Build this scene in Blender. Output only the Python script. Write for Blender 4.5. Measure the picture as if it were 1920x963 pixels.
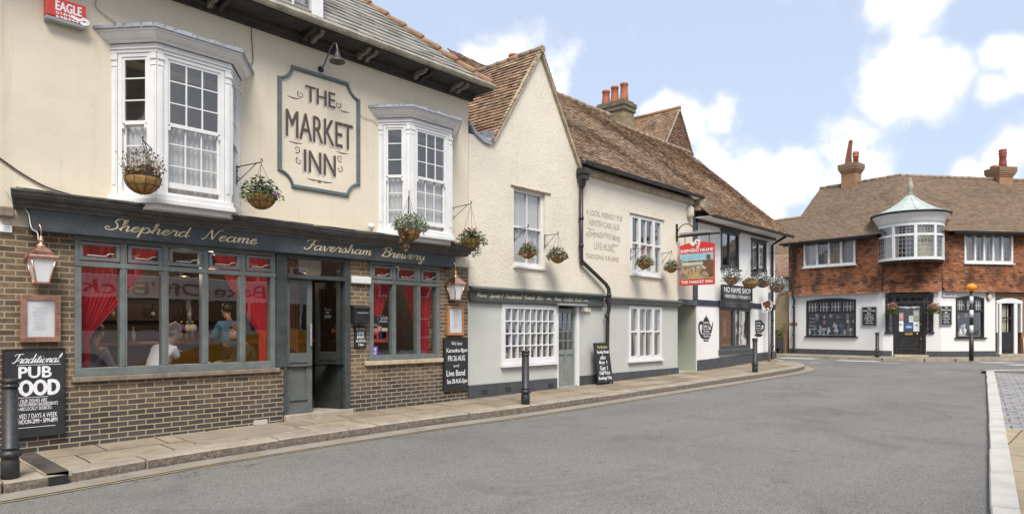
import bpy, bmesh, math, random
from mathutils import Vector, Matrix, noise
R = math.radians
sc = bpy.context.scene
for o in list(bpy.data.objects):
    bpy.data.objects.remove(o)
COL = sc.collection
random.seed(7)

# ------------------------------------------------------------------ camera
F, CX, HY, CAMZ = 1280.0, 960.0, 614.5, 1.60
TH = math.atan(1170.0 / F)
CT, ST = math.cos(TH), math.sin(TH)
cd = bpy.data.cameras.new("camera")
cam = bpy.data.objects.new("camera", cd)
COL.objects.link(cam)
cam.location = (0, 0, CAMZ)
cam.rotation_euler = (R(90), 0, TH - R(90))
cd.sensor_width = 36.0
cd.lens = 36.0 * F / 1920.0
cd.shift_y = (HY - 481.5) / 1920.0
cd.clip_end = 1000
cd.clip_start = 0.05
sc.camera = cam

# ------------------------------------------------------------------ light
SUN_EL, SUN_AZ = R(52), R(232)          # azimuth measured from +X, direction towards the sun
EXPOSURE = 0.95
sd = bpy.data.lights.new("sun", 'SUN')
sd.energy = 2.2
sd.angle = R(26)
sd.color = (1.0, 0.95, 0.88)
sun = bpy.data.objects.new("sun", sd)
COL.objects.link(sun)
sv = Vector((math.cos(SUN_EL) * math.cos(SUN_AZ), math.cos(SUN_EL) * math.sin(SUN_AZ), math.sin(SUN_EL)))
sun.rotation_euler = sv.to_track_quat('Z', 'Y').to_euler()
sun.location = sv * 60

W = bpy.data.worlds.new("World")
sc.world = W
W.use_nodes = True
wn, wl = W.node_tree.nodes, W.node_tree.links
wn.clear()


def wnode(t, **k):
    n = wn.new(t)
    for a, b in k.items():
        setattr(n, a, b)
    return n


def wmath(op, a, b=None, clamp=False):
    n = wnode('ShaderNodeMath', operation=op, use_clamp=clamp)
    for i, v in enumerate((a, b)):
        if v is None:
            continue
        if isinstance(v, (int, float)):
            n.inputs[i].default_value = v
        else:
            wl.new(v, n.inputs[i])
    return n.outputs[0]


def pixdir(px, py):
    u, v = (px - CX) / F, -(py - HY) / F
    d = Vector((CT + ST * u, ST - CT * u, v))
    return d.normalized()


sky = wnode('ShaderNodeTexSky', sky_type='NISHITA', sun_disc=False)
sky.sun_elevation = SUN_EL
sky.sun_rotation = R(90) - SUN_AZ
sky.air_density, sky.dust_density, sky.ozone_density = 1.0, 2.0, 1.2
tc = wnode('ShaderNodeTexCoord')
nz = wnode('ShaderNodeTexNoise')
nz.inputs['Scale'].default_value = 10.0
nz.inputs['Detail'].default_value = 8
nz.inputs['Roughness'].default_value = 0.58
wl.new(tc.outputs['Generated'], nz.inputs['Vector'])
nzb = wnode('ShaderNodeTexNoise')
nzb.inputs['Scale'].default_value = 2.6
nzb.inputs['Detail'].default_value = 9
nzb.inputs['Roughness'].default_value = 0.55
wl.new(tc.outputs['Generated'], nzb.inputs['Vector'])
# cumulus banks: (pixel x, pixel y, radius) gives each bank its compass direction and height in the sky
banks = [(950, 110, .085), (1010, 150, .07), (890, 120, .05), (1290, 235, .075), (1240, 215, .055), (1350, 225, .06), (1340, 300, .09),
         (1420, 330, .075), (1500, 320, .08), (1580, 270, .075), (1600, 330, .09), (1700, 150, .085), (1770, 160, .075), (1660, 185, .06),
         (1860, 170, .05), (1880, 100, .05), (1720, 0, .07), (1660, 4, .05), (1880, 300, .06), (1920, 280, .08), (1810, 330, .05),
         (1640, 400, .1), (1400, 400, .08), (1920, 130, .05)]
acc = None
for px, py, r in banks:
    d = pixdir(px, py)
    vm = wnode('ShaderNodeVectorMath', operation='DISTANCE')
    wl.new(tc.outputs['Generated'], vm.inputs[0])
    vm.inputs[1].default_value = d
    mr = wnode('ShaderNodeMapRange', interpolation_type='SMOOTHSTEP')
    mr.inputs['From Min'].default_value = 0.0
    mr.inputs['From Max'].default_value = r
    mr.inputs['To Min'].default_value = 1.0
    mr.inputs['To Max'].default_value = 0.0
    wl.new(vm.outputs['Value'], mr.inputs['Value'])
    acc = mr.outputs[0] if acc is None else wmath('MAXIMUM', acc, mr.outputs[0])
lump = wmath('ADD', wmath('MULTIPLY', acc, 1.05), wmath('MULTIPLY', wmath('SUBTRACT', nz.outputs[0], 0.5), 2.6))
near = wnode('ShaderNodeMapRange', interpolation_type='SMOOTHSTEP')
near.inputs['From Min'].default_value = 0.18
near.inputs['From Max'].default_value = .92
wl.new(lump, near.inputs['Value'])
rest = wnode('ShaderNodeMapRange', interpolation_type='SMOOTHSTEP')   # broken cloud over the rest of the sky, behind the viewer
rest.inputs['From Min'].default_value = 0.42
rest.inputs['From Max'].default_value = 0.62
wl.new(nzb.outputs[0], rest.inputs['Value'])
back = wnode('ShaderNodeVectorMath', operation='DOT_PRODUCT')
wl.new(tc.outputs['Generated'], back.inputs[0])
back.inputs[1].default_value = pixdir(1300, 250)
bm_ = wnode('ShaderNodeMapRange')
bm_.inputs['From Min'].default_value = 0.72
bm_.inputs['From Max'].default_value = 0.35
wl.new(back.outputs['Value'], bm_.inputs['Value'])
cm = wmath('MAXIMUM', near.outputs[0], wmath('MULTIPLY', rest.outputs[0], bm_.outputs[0]))
skyb = wnode('ShaderNodeMixRGB', blend_type='MIX')           # thin high haze whitens the blue
skyb.inputs[0].default_value = 0.72
wl.new(sky.outputs[0], skyb.inputs[1])
skyb.inputs[2].default_value = (3.75, 4.3, 5.35, 1)
mixc = wnode('ShaderNodeMixRGB', blend_type='MIX')
wl.new(wmath('MULTIPLY', cm, 0.96), mixc.inputs[0])
wl.new(skyb.outputs[0], mixc.inputs[1])
shade = wnode('ShaderNodeMixRGB', blend_type='MIX')
wl.new(near.outputs[0], shade.inputs[0])
shade.inputs[1].default_value = (4.9, 5.15, 5.7, 1)
shade.inputs[2].default_value = (6.7, 6.7, 6.8, 1)
wl.new(shade.outputs[0], mixc.inputs[2])
bg = wnode('ShaderNodeBackground')
bg.inputs['Strength'].default_value = 0.10
wo = wnode('ShaderNodeOutputWorld')
wl.new(mixc.outputs[0], bg.inputs['Color'])
wl.new(bg.outputs[0], wo.inputs['Surface'])

sc.view_settings.view_transform = 'Standard'
sc.view_settings.look = 'None'
sc.view_settings.exposure = EXPOSURE
sc.view_settings.gamma = 1.0
sc.view_settings.use_curve_mapping = False
sc.render.engine = 'CYCLES'
sc.cycles.use_denoising = True
sc.cycles.max_bounces = 7
sc.cycles.transparent_max_bounces = 12
sc.cycles.caustics_reflective = False
sc.cycles.caustics_refractive = False


# ------------------------------------------------------------------ materials
def lin(r, g, b):
    f = lambda c: (c / 255 / 12.92) if c / 255 < .04045 else ((c / 255 + .055) / 1.055) ** 2.4
    return (f(r), f(g), f(b))


class NT:
    def __init__(s, name):
        s.m = bpy.data.materials.new(name)
        s.m.use_nodes = True
        s.n, s.l = s.m.node_tree.nodes, s.m.node_tree.links
        s.n.clear()
        s.out = s.n.new('ShaderNodeOutputMaterial')
        s.tc = s.n.new('ShaderNodeTexCoord')

    def node(s, t, ins=None, **k):
        n = s.n.new(t)
        for a, b in k.items():
            setattr(n, a, b)
        for a, b in (ins or {}).items():
            s.put(n.inputs[a], b)
        return n

    def put(s, sock, v):
        if hasattr(v, 'is_linked') or hasattr(v, 'links'):
            s.l.new(v, sock)
        else:
            if isinstance(v, tuple) and len(v) == 3 and sock.type == 'RGBA':
                v = (*v, 1)
            sock.default_value = v

    def obj(s, sx=1, sy=1, sz=1):
        mp = s.node('ShaderNodeMapping', {'Vector': s.tc.outputs['Object']})
        mp.inputs['Scale'].default_value = (sx, sy, sz)
        return mp.outputs[0]

    def noise(s, scale, detail=4, rough=.55, vec=None, dist=0):
        return s.node('ShaderNodeTexNoise', {'Vector': vec if vec is not None else s.tc.outputs['Object'], 'Scale': scale, 'Detail': detail, 'Roughness': rough, 'Distortion': dist}).outputs[0]

    def mix(s, f, a, b, blend='MIX'):
        n = s.node('ShaderNodeMixRGB', blend_type=blend)
        s.put(n.inputs[0], f); s.put(n.inputs[1], a); s.put(n.inputs[2], b)
        return n.outputs[0]

    def math(s, op, a, b=0.0, clamp=False):
        n = s.node('ShaderNodeMath', operation=op, use_clamp=clamp)
        s.put(n.inputs[0], a); s.put(n.inputs[1], b)
        return n.outputs[0]

    def rng(s, v, a, b, c=0.0, d=1.0, smooth=True):
        n = s.node('ShaderNodeMapRange', {'Value': v, 'From Min': a, 'From Max': b, 'To Min': c, 'To Max': d})
        if smooth:
            n.interpolation_type = 'SMOOTHSTEP'
        return n.outputs[0]

    def bump(s, h, strength=.3, dist=.01, nrm=None):
        n = s.node('ShaderNodeBump', {'Height': h, 'Strength': strength, 'Distance': dist})
        if nrm is not None:
            s.l.new(nrm, n.inputs['Normal'])
        return n.outputs[0]

    def bsdf(s, col, rough=.6, nrm=None, metal=0.0, spec=.5, alpha=None, sheen=0, emit=None, es=0):
        p = s.node('ShaderNodeBsdfPrincipled')
        s.put(p.inputs['Base Color'], col)
        s.put(p.inputs['Roughness'], rough)
        p.inputs['Metallic'].default_value = metal
        p.inputs['Specular IOR Level'].default_value = spec
        if nrm is not None:
            s.l.new(nrm, p.inputs['Normal'])
        if emit:
            p.inputs['Emission Color'].default_value = (*emit, 1)
            p.inputs['Emission Strength'].default_value = es
        s.l.new(p.outputs[0], s.out.inputs['Surface'])
        return p


def sc3(c, k):
    return tuple(min(1.0, x * k) for x in c)


def M(name, col, rough=.6, var=.12, scale=6, bump=.0, bscale=80, bdist=.004, metal=0.0, spec=.5, wear=None, wearamt=.5, stretch=(1, 1, 1)):
    t = NT(name)
    v = t.obj(*stretch)
    a = t.noise(scale, 5, .6, v)
    c = t.mix(t.rng(a, .3, .7), sc3(col, 1 - var), sc3(col, 1 + var))
    b = t.noise(scale * 9, 3, .6, v)
    c = t.mix(t.rng(b, .35, .75, 0, var * 1.2), c, sc3(col, .55))
    if wear:
        w = t.noise(scale * 4, 6, .7)
        c = t.mix(t.rng(w, wearamt, wearamt + .08), c, wear)
    nrm = None
    if bump:
        nrm = t.bump(t.noise(bscale, 4, .6), bump, bdist)
    rr = t.rng(a, .2, .8, max(.02, rough - .08), min(1, rough + .08))
    t.bsdf(c, rr, nrm, metal, spec)
    return t.m


def render_mat(name, col, stain=.12, bump=.25, bscale=25, coarse=0.0, crack=0.0):
    t = NT(name)
    big = t.noise(.7, 5, .6)
    c = t.mix(t.rng(big, .3, .7), sc3(col, .94), sc3(col, 1.04))
    streak = t.noise(1.0, 6, .65, t.obj(5, 5, .35))
    c = t.mix(t.rng(streak, .52, .78, 0, stain), c, sc3((col[0] * .86, col[1] * .8, col[2] * .7), .72))
    fine = t.noise(14, 5, .65)
    c = t.mix(t.rng(fine, .55, .75, 0, stain * .8), c, sc3(col, .72))
    h = t.noise(bscale, 6, .6)
    if coarse:
        patch = t.rng(t.noise(.9, 4, .6), .38, .62, .35, 1.0)
        vo = t.node('ShaderNodeTexVoronoi', {'Vector': t.tc.outputs['Object'], 'Scale': 26.0, 'Randomness': 1.0})
        h2 = t.noise(17, 5, .65, None, .6)
        hh = t.math('ADD', t.math('MULTIPLY', vo.outputs['Distance'], .7), t.math('MULTIPLY', h2, 1.3))
        c = t.mix(t.math('MULTIPLY', t.rng(hh, .95, .6, 0, .30), patch), c, sc3(col, .62))
        n1 = t.bump(t.math('MULTIPLY', hh, patch), coarse, .03)
        nrm = t.bump(h, bump, .006, n1)
    else:
        n1 = t.bump(t.noise(1.6, 3, .5), .35, .05)
        nrm = t.bump(h, bump, .006, n1)
    t.bsdf(c, .85, nrm, spec=.25)
    return t.m


def brick_mat(name, c1, c2, mortar, bw=.2216, bh=.0705, msize=.011, dark=None, dz=None, painted=None, off=.5, freq=2, mode='xz', bumpd=.012, squash=1.0):
    t = NT(name)
    sp = t.node('ShaderNodeSeparateXYZ', {'Vector': t.tc.outputs['Object']})
    x = sp.outputs[0] if mode == 'xz' else t.math('ADD', sp.outputs[0], sp.outputs[1])
    wob = t.noise(5, 3, .5)
    x2 = t.math('ADD', x, t.math('MULTIPLY', t.math('SUBTRACT', wob, .5), .012))
    wob2 = t.noise(3.3, 3, .5)
    z2 = t.math('ADD', sp.outputs[2], t.math('MULTIPLY', t.math('SUBTRACT', wob2, .5), .016))
    cv = t.node('ShaderNodeCombineXYZ', {'X': x2, 'Y': z2})
    bt = t.node('ShaderNodeTexBrick', {'Vector': cv.outputs[0], 'Color1': (1, 1, 1, 1), 'Color2': (0, 0, 0, 1), 'Mortar': (.5, .5, .5, 1), 'Scale': 1.0, 'Mortar Size': msize, 'Mortar Smooth': .25, 'Bias': 0.0, 'Brick Width': bw, 'Row Height': bh}, offset=off, offset_frequency=freq, squash=squash, squash_frequency=2)
    rnd = bt.outputs['Color']
    if painted:
        c = t.mix(t.noise(1.1, 4), sc3(painted, .93), painted)
        c = t.mix(t.rng(t.noise(6, 5, .7), .6, .8, 0, .25), c, sc3(painted, .7))
        c = t.mix(t.math('MULTIPLY', bt.outputs['Fac'], .18), c, sc3(painted, .6))
    else:
        n = t.noise(14, 4, .6)
        c = t.mix(rnd, c1, c2)
        c = t.mix(t.rng(n, .35, .75, 0, .55), c, sc3(c1, .5))
        c = t.mix(t.rng(t.noise(2.2, 3), .45, .7, 0, .5), c, c2)
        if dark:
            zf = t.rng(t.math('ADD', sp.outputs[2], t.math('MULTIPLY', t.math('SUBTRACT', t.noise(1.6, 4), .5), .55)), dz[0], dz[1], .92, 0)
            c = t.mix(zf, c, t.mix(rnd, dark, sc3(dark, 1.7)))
        mo = t.mix(t.noise(11, 4), mortar, sc3(mortar, .72))
        c = t.mix(bt.outputs['Fac'], c, mo)
    h = t.math('SUBTRACT', 1.0, bt.outputs['Fac'])
    n1 = t.bump(h, .55 if not painted else .35, bumpd)
    nrm = t.bump(t.noise(55, 5, .65), .35, .006, n1)
    t.bsdf(c, .88, nrm, spec=.2)
    return t.m


def tile_mat(name, cols, moss=(.25, .22, .12), mossamt=.25, dark=(.06, .04, .035), darkamt=.3, dthr=.5):
    t = NT(name)
    at = t.node('ShaderNodeAttribute', attribute_name='var')
    ramp = t.node('ShaderNodeValToRGB', {'Fac': at.outputs['Fac']})
    el = ramp.color_ramp.elements
    while len(el) > 1:
        el.remove(el[-1])
    el[0].position = 0
    el[0].color = (*cols[0], 1)
    for i, c in enumerate(cols[1:]):
        e = el.new((i + 1) / (len(cols) - 1))
        e.color = (*c, 1)
    c = ramp.outputs[0]
    c = t.mix(t.rng(t.noise(1.0, 5, .65), dthr, dthr + .16, 0, darkamt), c, dark)
    c = t.mix(t.rng(t.noise(3.5, 6, .7), .5, .75, 0, mossamt), c, moss)
    c = t.mix(t.rng(t.noise(35, 3, .6), .5, .8, 0, .5), c, sc3(cols[0], .6))
    c = t.mix(t.rng(t.noise(22, 5, .7), .66, .74, 0, .45), c, (.42, .38, .28))
    t.bsdf(c, .9, t.bump(t.noise(60, 4), .4, .006), spec=.2)
    return t.m


def glass_mat(name, ior=1.6, k=1.3, tint=(.93, .96, .95), wob=.0):
    t = NT(name)
    geo = t.node('ShaderNodeNewGeometry')
    fr = t.node('ShaderNodeFresnel', {'IOR': t.rng(geo.outputs['Backfacing'], 0, 1, ior, 1 / ior, False)})
    tr = t.node('ShaderNodeBsdfTransparent', {'Color': tint})
    gl = t.node('ShaderNodeBsdfGlossy', {'Roughness': .0, 'Color': (1, 1, 1)})
    if wob:
        b = t.bump(t.noise(2.2, 2, .5), wob, .02)
        t.l.new(b, gl.inputs['Normal'])
    mx = t.node('ShaderNodeMixShader', {0: t.math('MULTIPLY', fr.outputs[0], k, True)})
    t.l.new(tr.outputs[0], mx.inputs[1]); t.l.new(gl.outputs[0], mx.inputs[2])
    t.l.new(mx.outputs[0], t.out.inputs['Surface'])
    return t.m


def cloth_mat(name, col, trans=0.0, var=.15):
    t = NT(name)
    c = t.mix(t.noise(9, 4), sc3(col, 1 - var), sc3(col, 1 + var))
    p = t.bsdf(c, .85, t.bump(t.noise(160, 2), .15, .002), spec=.2)
    if trans:
        tl = t.node('ShaderNodeBsdfTranslucent', {'Color': c})
        mx = t.node('ShaderNodeMixShader', {0: trans})
        t.l.new(p.outputs[0], mx.inputs[1]); t.l.new(tl.outputs[0], mx.inputs[2])
        t.l.new(mx.outputs[0], t.out.inputs['Surface'])
    return t.m


MT = {}
MT['cream'] = render_mat('cream smooth render', (.685, .612, .485), .42, .22, 30)
MT['rough'] = render_mat('cream roughcast', (.72, .658, .54), .2, .3, 40, coarse=.34)
MT['sage'] = render_mat('sage painted render', (.495, .505, .468), .16, .15, 30)
MT['sagedark'] = render_mat('green grey painted render', (.40, .42, .345), .12, .15, 30)
MT['white'] = render_mat('white painted render', (.80, .79, .76), .18, .25, 30)
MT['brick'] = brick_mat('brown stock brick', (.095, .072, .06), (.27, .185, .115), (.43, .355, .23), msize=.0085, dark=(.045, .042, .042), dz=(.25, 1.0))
MT['whitebrick'] = brick_mat('white painted brick', 0, 0, 0, bw=.22, bh=.073, msize=.009, painted=(.79, .78, .76))
MT['redbrick'] = brick_mat('red brown brick', (.23, .10, .055), (.30, .15, .08), (.35, .28, .2), bw=.22, bh=.073)
MT['chimneybrick'] = brick_mat('yellow stock chimney brick', (.42, .30, .16), (.14, .115, .08), (.36, .30, .20), mode='xy', dark=None)
MT['orangebrick'] = brick_mat('orange chimney brick', (.44, .19, .09), (.26, .16, .09), (.34, .28, .2), mode='xy')
MT['gardenbrick'] = brick_mat('yellow garden wall brick', (.42, .30, .16), (.32, .235, .13), (.42, .35, .22))
MT['tiles'] = tile_mat('old clay roof tiles', [(.17, .125, .088), (.28, .195, .135), (.38, .26, .175), (.23, .165, .118), (.45, .34, .235), (.32, .205, .14)])
MT['tilesorange'] = tile_mat('warm clay roof tiles', [(.14, .10, .07), (.24, .15, .098), (.35, .21, .12), (.23, .165, .115), (.43, .32, .21)], darkamt=.5)
MT['tilesfar'] = tile_mat('brown clay tiles', [(.165, .118, .085), (.205, .145, .10), (.25, .175, .12), (.19, .138, .10)], darkamt=.2, mossamt=.28)
MT['tilehung'] = tile_mat('orange hung tiles', [(.17, .075, .042), (.29, .115, .058), (.37, .145, .068), (.24, .10, .055), (.36, .18, .105), (.12, .06, .038)], moss=(.10, .065, .045), mossamt=.3, dthr=.44, darkamt=.75, dark=(.06, .035, .025))
MT['slate'] = tile_mat('weathered slates', [(.19, .18, .16), (.25, .235, .21), (.30, .28, .245), (.22, .21, .19)], moss=(.33, .32, .23), mossamt=.3, darkamt=.2)
MT['hip'] = M('orange hip tiles', (.30, .17, .095), .85, .25, 6, .3, 50)
MT['ridge'] = M('mortared ridge tiles', (.30, .22, .15), .9, .3, 5, .4, 40)
MT['verge'] = M('lime mortar verge', (.42, .35, .24), .9, .25, 6, .4, 40)
MT['terracotta'] = M('terracotta pot', (.42, .135, .065), .8, .2, 6, .2, 60)
MT['lead'] = M('lead sheet', (.33, .35, .38), .5, .2, 8, .2, 30, metal=.0)
MT['oldwood'] = M('black weathered eaves timber', (.035, .028, .026), .7, .5, 5, .4, 40, wear=(.30, .27, .23), wearamt=.64)
MT['stonegutter'] = M('lichened gutter', (.37, .34, .27), .9, .3, 5, .5, 30, wear=(.08, .07, .05), wearamt=.58)
MT['slatepaint'] = M('dark slate grey gloss paint', (.055, .062, .062), .42, .18, 5, .08, 40, wear=(.11, .115, .11), wearamt=.62)
MT['fascia'] = M('blue grey fascia paint', (.062, .072, .078), .5, .2, 4, .1, 40, wear=(.10, .115, .12), wearamt=.6)
MT['cornice'] = M('weathered dark cornice', (.085, .083, .08), .55, .3, 6, .2, 40, wear=(.20, .185, .16), wearamt=.60)
MT['framegrey'] = M('grey green window paint', (.155, .175, .168), .4, .15, 7, .1, 60, wear=(.33, .34, .32), wearamt=.66)
MT['doorgrey'] = M('grey door paint', (.115, .125, .118), .4, .12, 5, .08, 50)
MT['doorshade'] = M('door paint darkened for shade', (.030, .034, .032), .4, .12, 5, .08, 50)  # door grey darkened: shade on the open leaf put into its colour
MT['doorsage'] = M('sage grey door paint', (.205, .225, .205), .45, .12, 5, .08, 50)
MT['whitepaint'] = M('white gloss paint', (.71, .71, .70), .35, .05, 5, .06, 60, wear=(.55, .53, .48), wearamt=.72)
MT['black'] = M('black paint', (.022, .021, .021), .38, .25, 8, .08, 60, wear=(.07, .065, .06), wearamt=.64)
MT['iron'] = M('black wrought iron', (.018, .018, .02), .45, .2, 20, .1, 80)
MT['bollard'] = M('chipped black cast iron', (.026, .026, .027), .48, .3, 9, .35, 45, wear=(.12, .105, .09), wearamt=.60)
MT['plinth'] = M('charcoal plinth paint', (.066, .068, .075), .55, .18, 4, .15, 30, wear=(.20, .21, .23), wearamt=.68)
MT['navy'] = M('navy timber band', (.035, .038, .062), .5, .25, 6, .1, 50, wear=(.14, .14, .18), wearamt=.62)
MT['pipe'] = M('black iron downpipe', (.03, .026, .027), .4, .2, 7, .1, 60, wear=(.09, .075, .07), wearamt=.64)
MT['gold'] = M('cream gold sign paint', (.84, .71, .45), .5, .08, 20)
MT['signbrown'] = M('brown sign paint', (.09, .062, .052), .6, .1, 12)
MT['signshade'] = M('stone grey drop shade paint', (.50, .46, .39), .7, .08, 12)
MT['signborder'] = M('slate blue sign border', (.115, .145, .15), .45, .15, 6, .1, 40)
MT['fadedink'] = M('faded grey wall paint', (.33, .29, .25), .85, .35, 30, wear=(.80, .73, .60), wearamt=.50)
MT['chalkboard'] = M('black chalkboard', (.025, .025, .028), .6, .3, 4, .05, 50)
MT['chalk'] = M('white chalk', (.78, .78, .78), .85, .15, 30)
MT['chalkyellow'] = M('yellow chalk', (.72, .70, .18), .85, .1, 30)
MT['copper'] = M('polished copper', (.88, .50, .36), .30, .06, 9, .05, 40, metal=1.0)
MT['opal'] = M('frosted lantern glass', (.80, .80, .79), .25, .05, 4)
MT['paper'] = M('white paper', (.82, .82, .84), .7, .04, 8)
MT['printgrey'] = M('grey print', (.42, .42, .46), .8, .05, 8)
MT['mountgrey'] = M('pale grey mount', (.55, .56, .57), .7, .05, 8)
MT['wood'] = M('orange stained wood', (.42, .185, .075), .4, .25, 6, .08, 60, stretch=(1, 1, 8))
MT['redplastic'] = M('red alarm plastic', (.62, .055, .04), .35, .08, 5)
MT['greyplastic'] = M('grey plastic', (.30, .30, .30), .4, .1, 5)
MT['whiteplastic'] = M('white plastic', (.75, .75, .72), .4, .06, 5)
MT['sill'] = M('worn stone sill', (.22, .175, .13), .8, .25, 8, .3, 40)
MT['palesill'] = M('sand painted sill', (.50, .40, .27), .7, .15, 8, .2, 40)
MT['step'] = M('worn stone step', (.36, .31, .24), .85, .2, 5, .3, 30)
MT['liner'] = M('coir basket liner', (.36, .205, .065), .95, .3, 14, .6, 60)
MT['wire'] = M('dark basket wire', (.04, .038, .032), .5, .2, 20)
MT['redcloth'] = cloth_mat('crimson curtain', (.66, .05, .07), .4)
MT['netcloth'] = cloth_mat('white net curtain', (.80, .79, .77), .4, .06)
MT['creamcloth'] = cloth_mat('cream curtain', (.66, .62, .48), .2, .08)
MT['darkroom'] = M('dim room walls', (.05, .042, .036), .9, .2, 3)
MT['greyroom'] = M('pale room walls', (.24, .235, .23), .9, .1, 3)
MT['paleroom'] = M('white room walls', (.6, .58, .55), .9, .05, 3)
MT['barwood'] = M('dark bar wood', (.085, .032, .014), .35, .3, 4, stretch=(1, 1, 6))
MT['redwood'] = M('varnished red wood', (.20, .052, .016), .3, .35, 4, stretch=(4, 4, .6))
MT['redpaint'] = M('red sign paint', (.60, .045, .03), .4, .06, 6)
MT['verdigris'] = M('verdigris copper', (.43, .485, .435), .7, .16, 4, .15, 30, wear=(.42, .54, .46), wearamt=.6)
MT['signroad'] = M('brown road sign', (.15, .055, .02), .4, .06, 6)
MT['galv'] = M('galvanised steel', (.32, .33, .33), .45, .15, 8, .05, 40)
MT['brass'] = M('brass', (.70, .47, .16), .3, .1, 8, metal=1.0)
MT['bluepaint'] = M('blue sticker', (.03, .12, .36), .5, .05, 8)
MT['purple'] = M('purple print', (.17, .07, .48), .5, .1, 8)
MT['orangeglobe'] = M('amber globe plastic', (.85, .27, .012), .3, .06, 5)
MT['glass'] = glass_mat('window glass', 1.55, 3.3, (.97, .98, .97), wob=.06)
MT['glassup'] = glass_mat('old upstairs glass', 1.55, 2.6, (.97, .97, .97), wob=.12)
MT['skin'] = M('skin', (.52, .29, .20), .55, .1, 10)
MT['whiteshirt'] = cloth_mat('white t-shirt', (.88, .89, .93), 0, .04)
MT['darkjacket'] = cloth_mat('dark olive jacket', (.06, .062, .048), 0, .25)
MT['bluecloth'] = cloth_mat('blue shirt', (.10, .24, .42), 0, .1)
MT['greycloth'] = cloth_mat('grey top', (.28, .28, .28), 0, .1)
MT['jeans'] = cloth_mat('dark trousers', (.03, .035, .05), 0, .2)
MT['greyhair'] = M('grey hair', (.50, .45, .38), .7, .25, 30, .4, 120)
MT['gingerhair'] = M('ginger hair', (.23, .10, .035), .6, .25, 30, .4, 120)
MT['darkhair'] = M('dark hair', (.03, .022, .018), .5, .25, 30, .4, 120)
MT['leaf'] = M('green leaves', (.085, .14, .035), .6, .4, 9)
MT['paleleaf'] = M('grey green leaves', (.27, .31, .22), .7, .3, 9)
MT['dryleaf'] = M('dry brown stems', (.26, .16, .085), .85, .4, 9)
MT['seedhead'] = M('dark seed heads', (.055, .025, .025), .8, .3, 9)
MT['fpurple'] = M('purple petals', (.20, .04, .24), .6, .3, 20)
MT['fred'] = M('red petals', (.50, .03, .04), .6, .3, 20)
MT['fwhite'] = M('white petals', (.78, .77, .76), .6, .1, 20)
MT['fpink'] = M('pink petals', (.60, .27, .26), .6, .2, 20)
MT['flilac'] = M('lilac petals', (.42, .30, .55), .6, .2, 20)
MT['hedge'] = M('hedge leaves', (.07, .13, .03), .6, .4, 6)


# ------------------------------------------------------------------ faces, meshes, things
class Face:
    """A vertical wall plane: x runs to the viewer's right along it, y goes into the wall, z up."""
    def __init__(s, p0, p1):
        s.p0 = Vector((p0[0], p0[1]))
        d = Vector((p1[0] - p0[0], p1[1] - p0[1]))
        s.len = d.length
        s.d = d.normalized()
        s.n = Vector((-s.d.y, s.d.x))
        s.ang = math.atan2(s.d.y, s.d.x)

    def hit(s, px, off=0.0):
        u = (px - CX) / F
        r = Vector((CT + ST * u, ST - CT * u))
        return r, (off + s.n.dot(s.p0)) / s.n.dot(r)

    def x(s, px, off=0.0):
        r, t = s.hit(px, off)
        return s.d.dot(r * t - s.p0)

    def z(s, px, py, off=0.0):
        return CAMZ - (py - HY) / F * s.hit(px, off)[1]

    def w(s, x, y, z):
        p = s.p0 + s.d * x + s.n * y
        return Vector((p.x, p.y, z))


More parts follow.
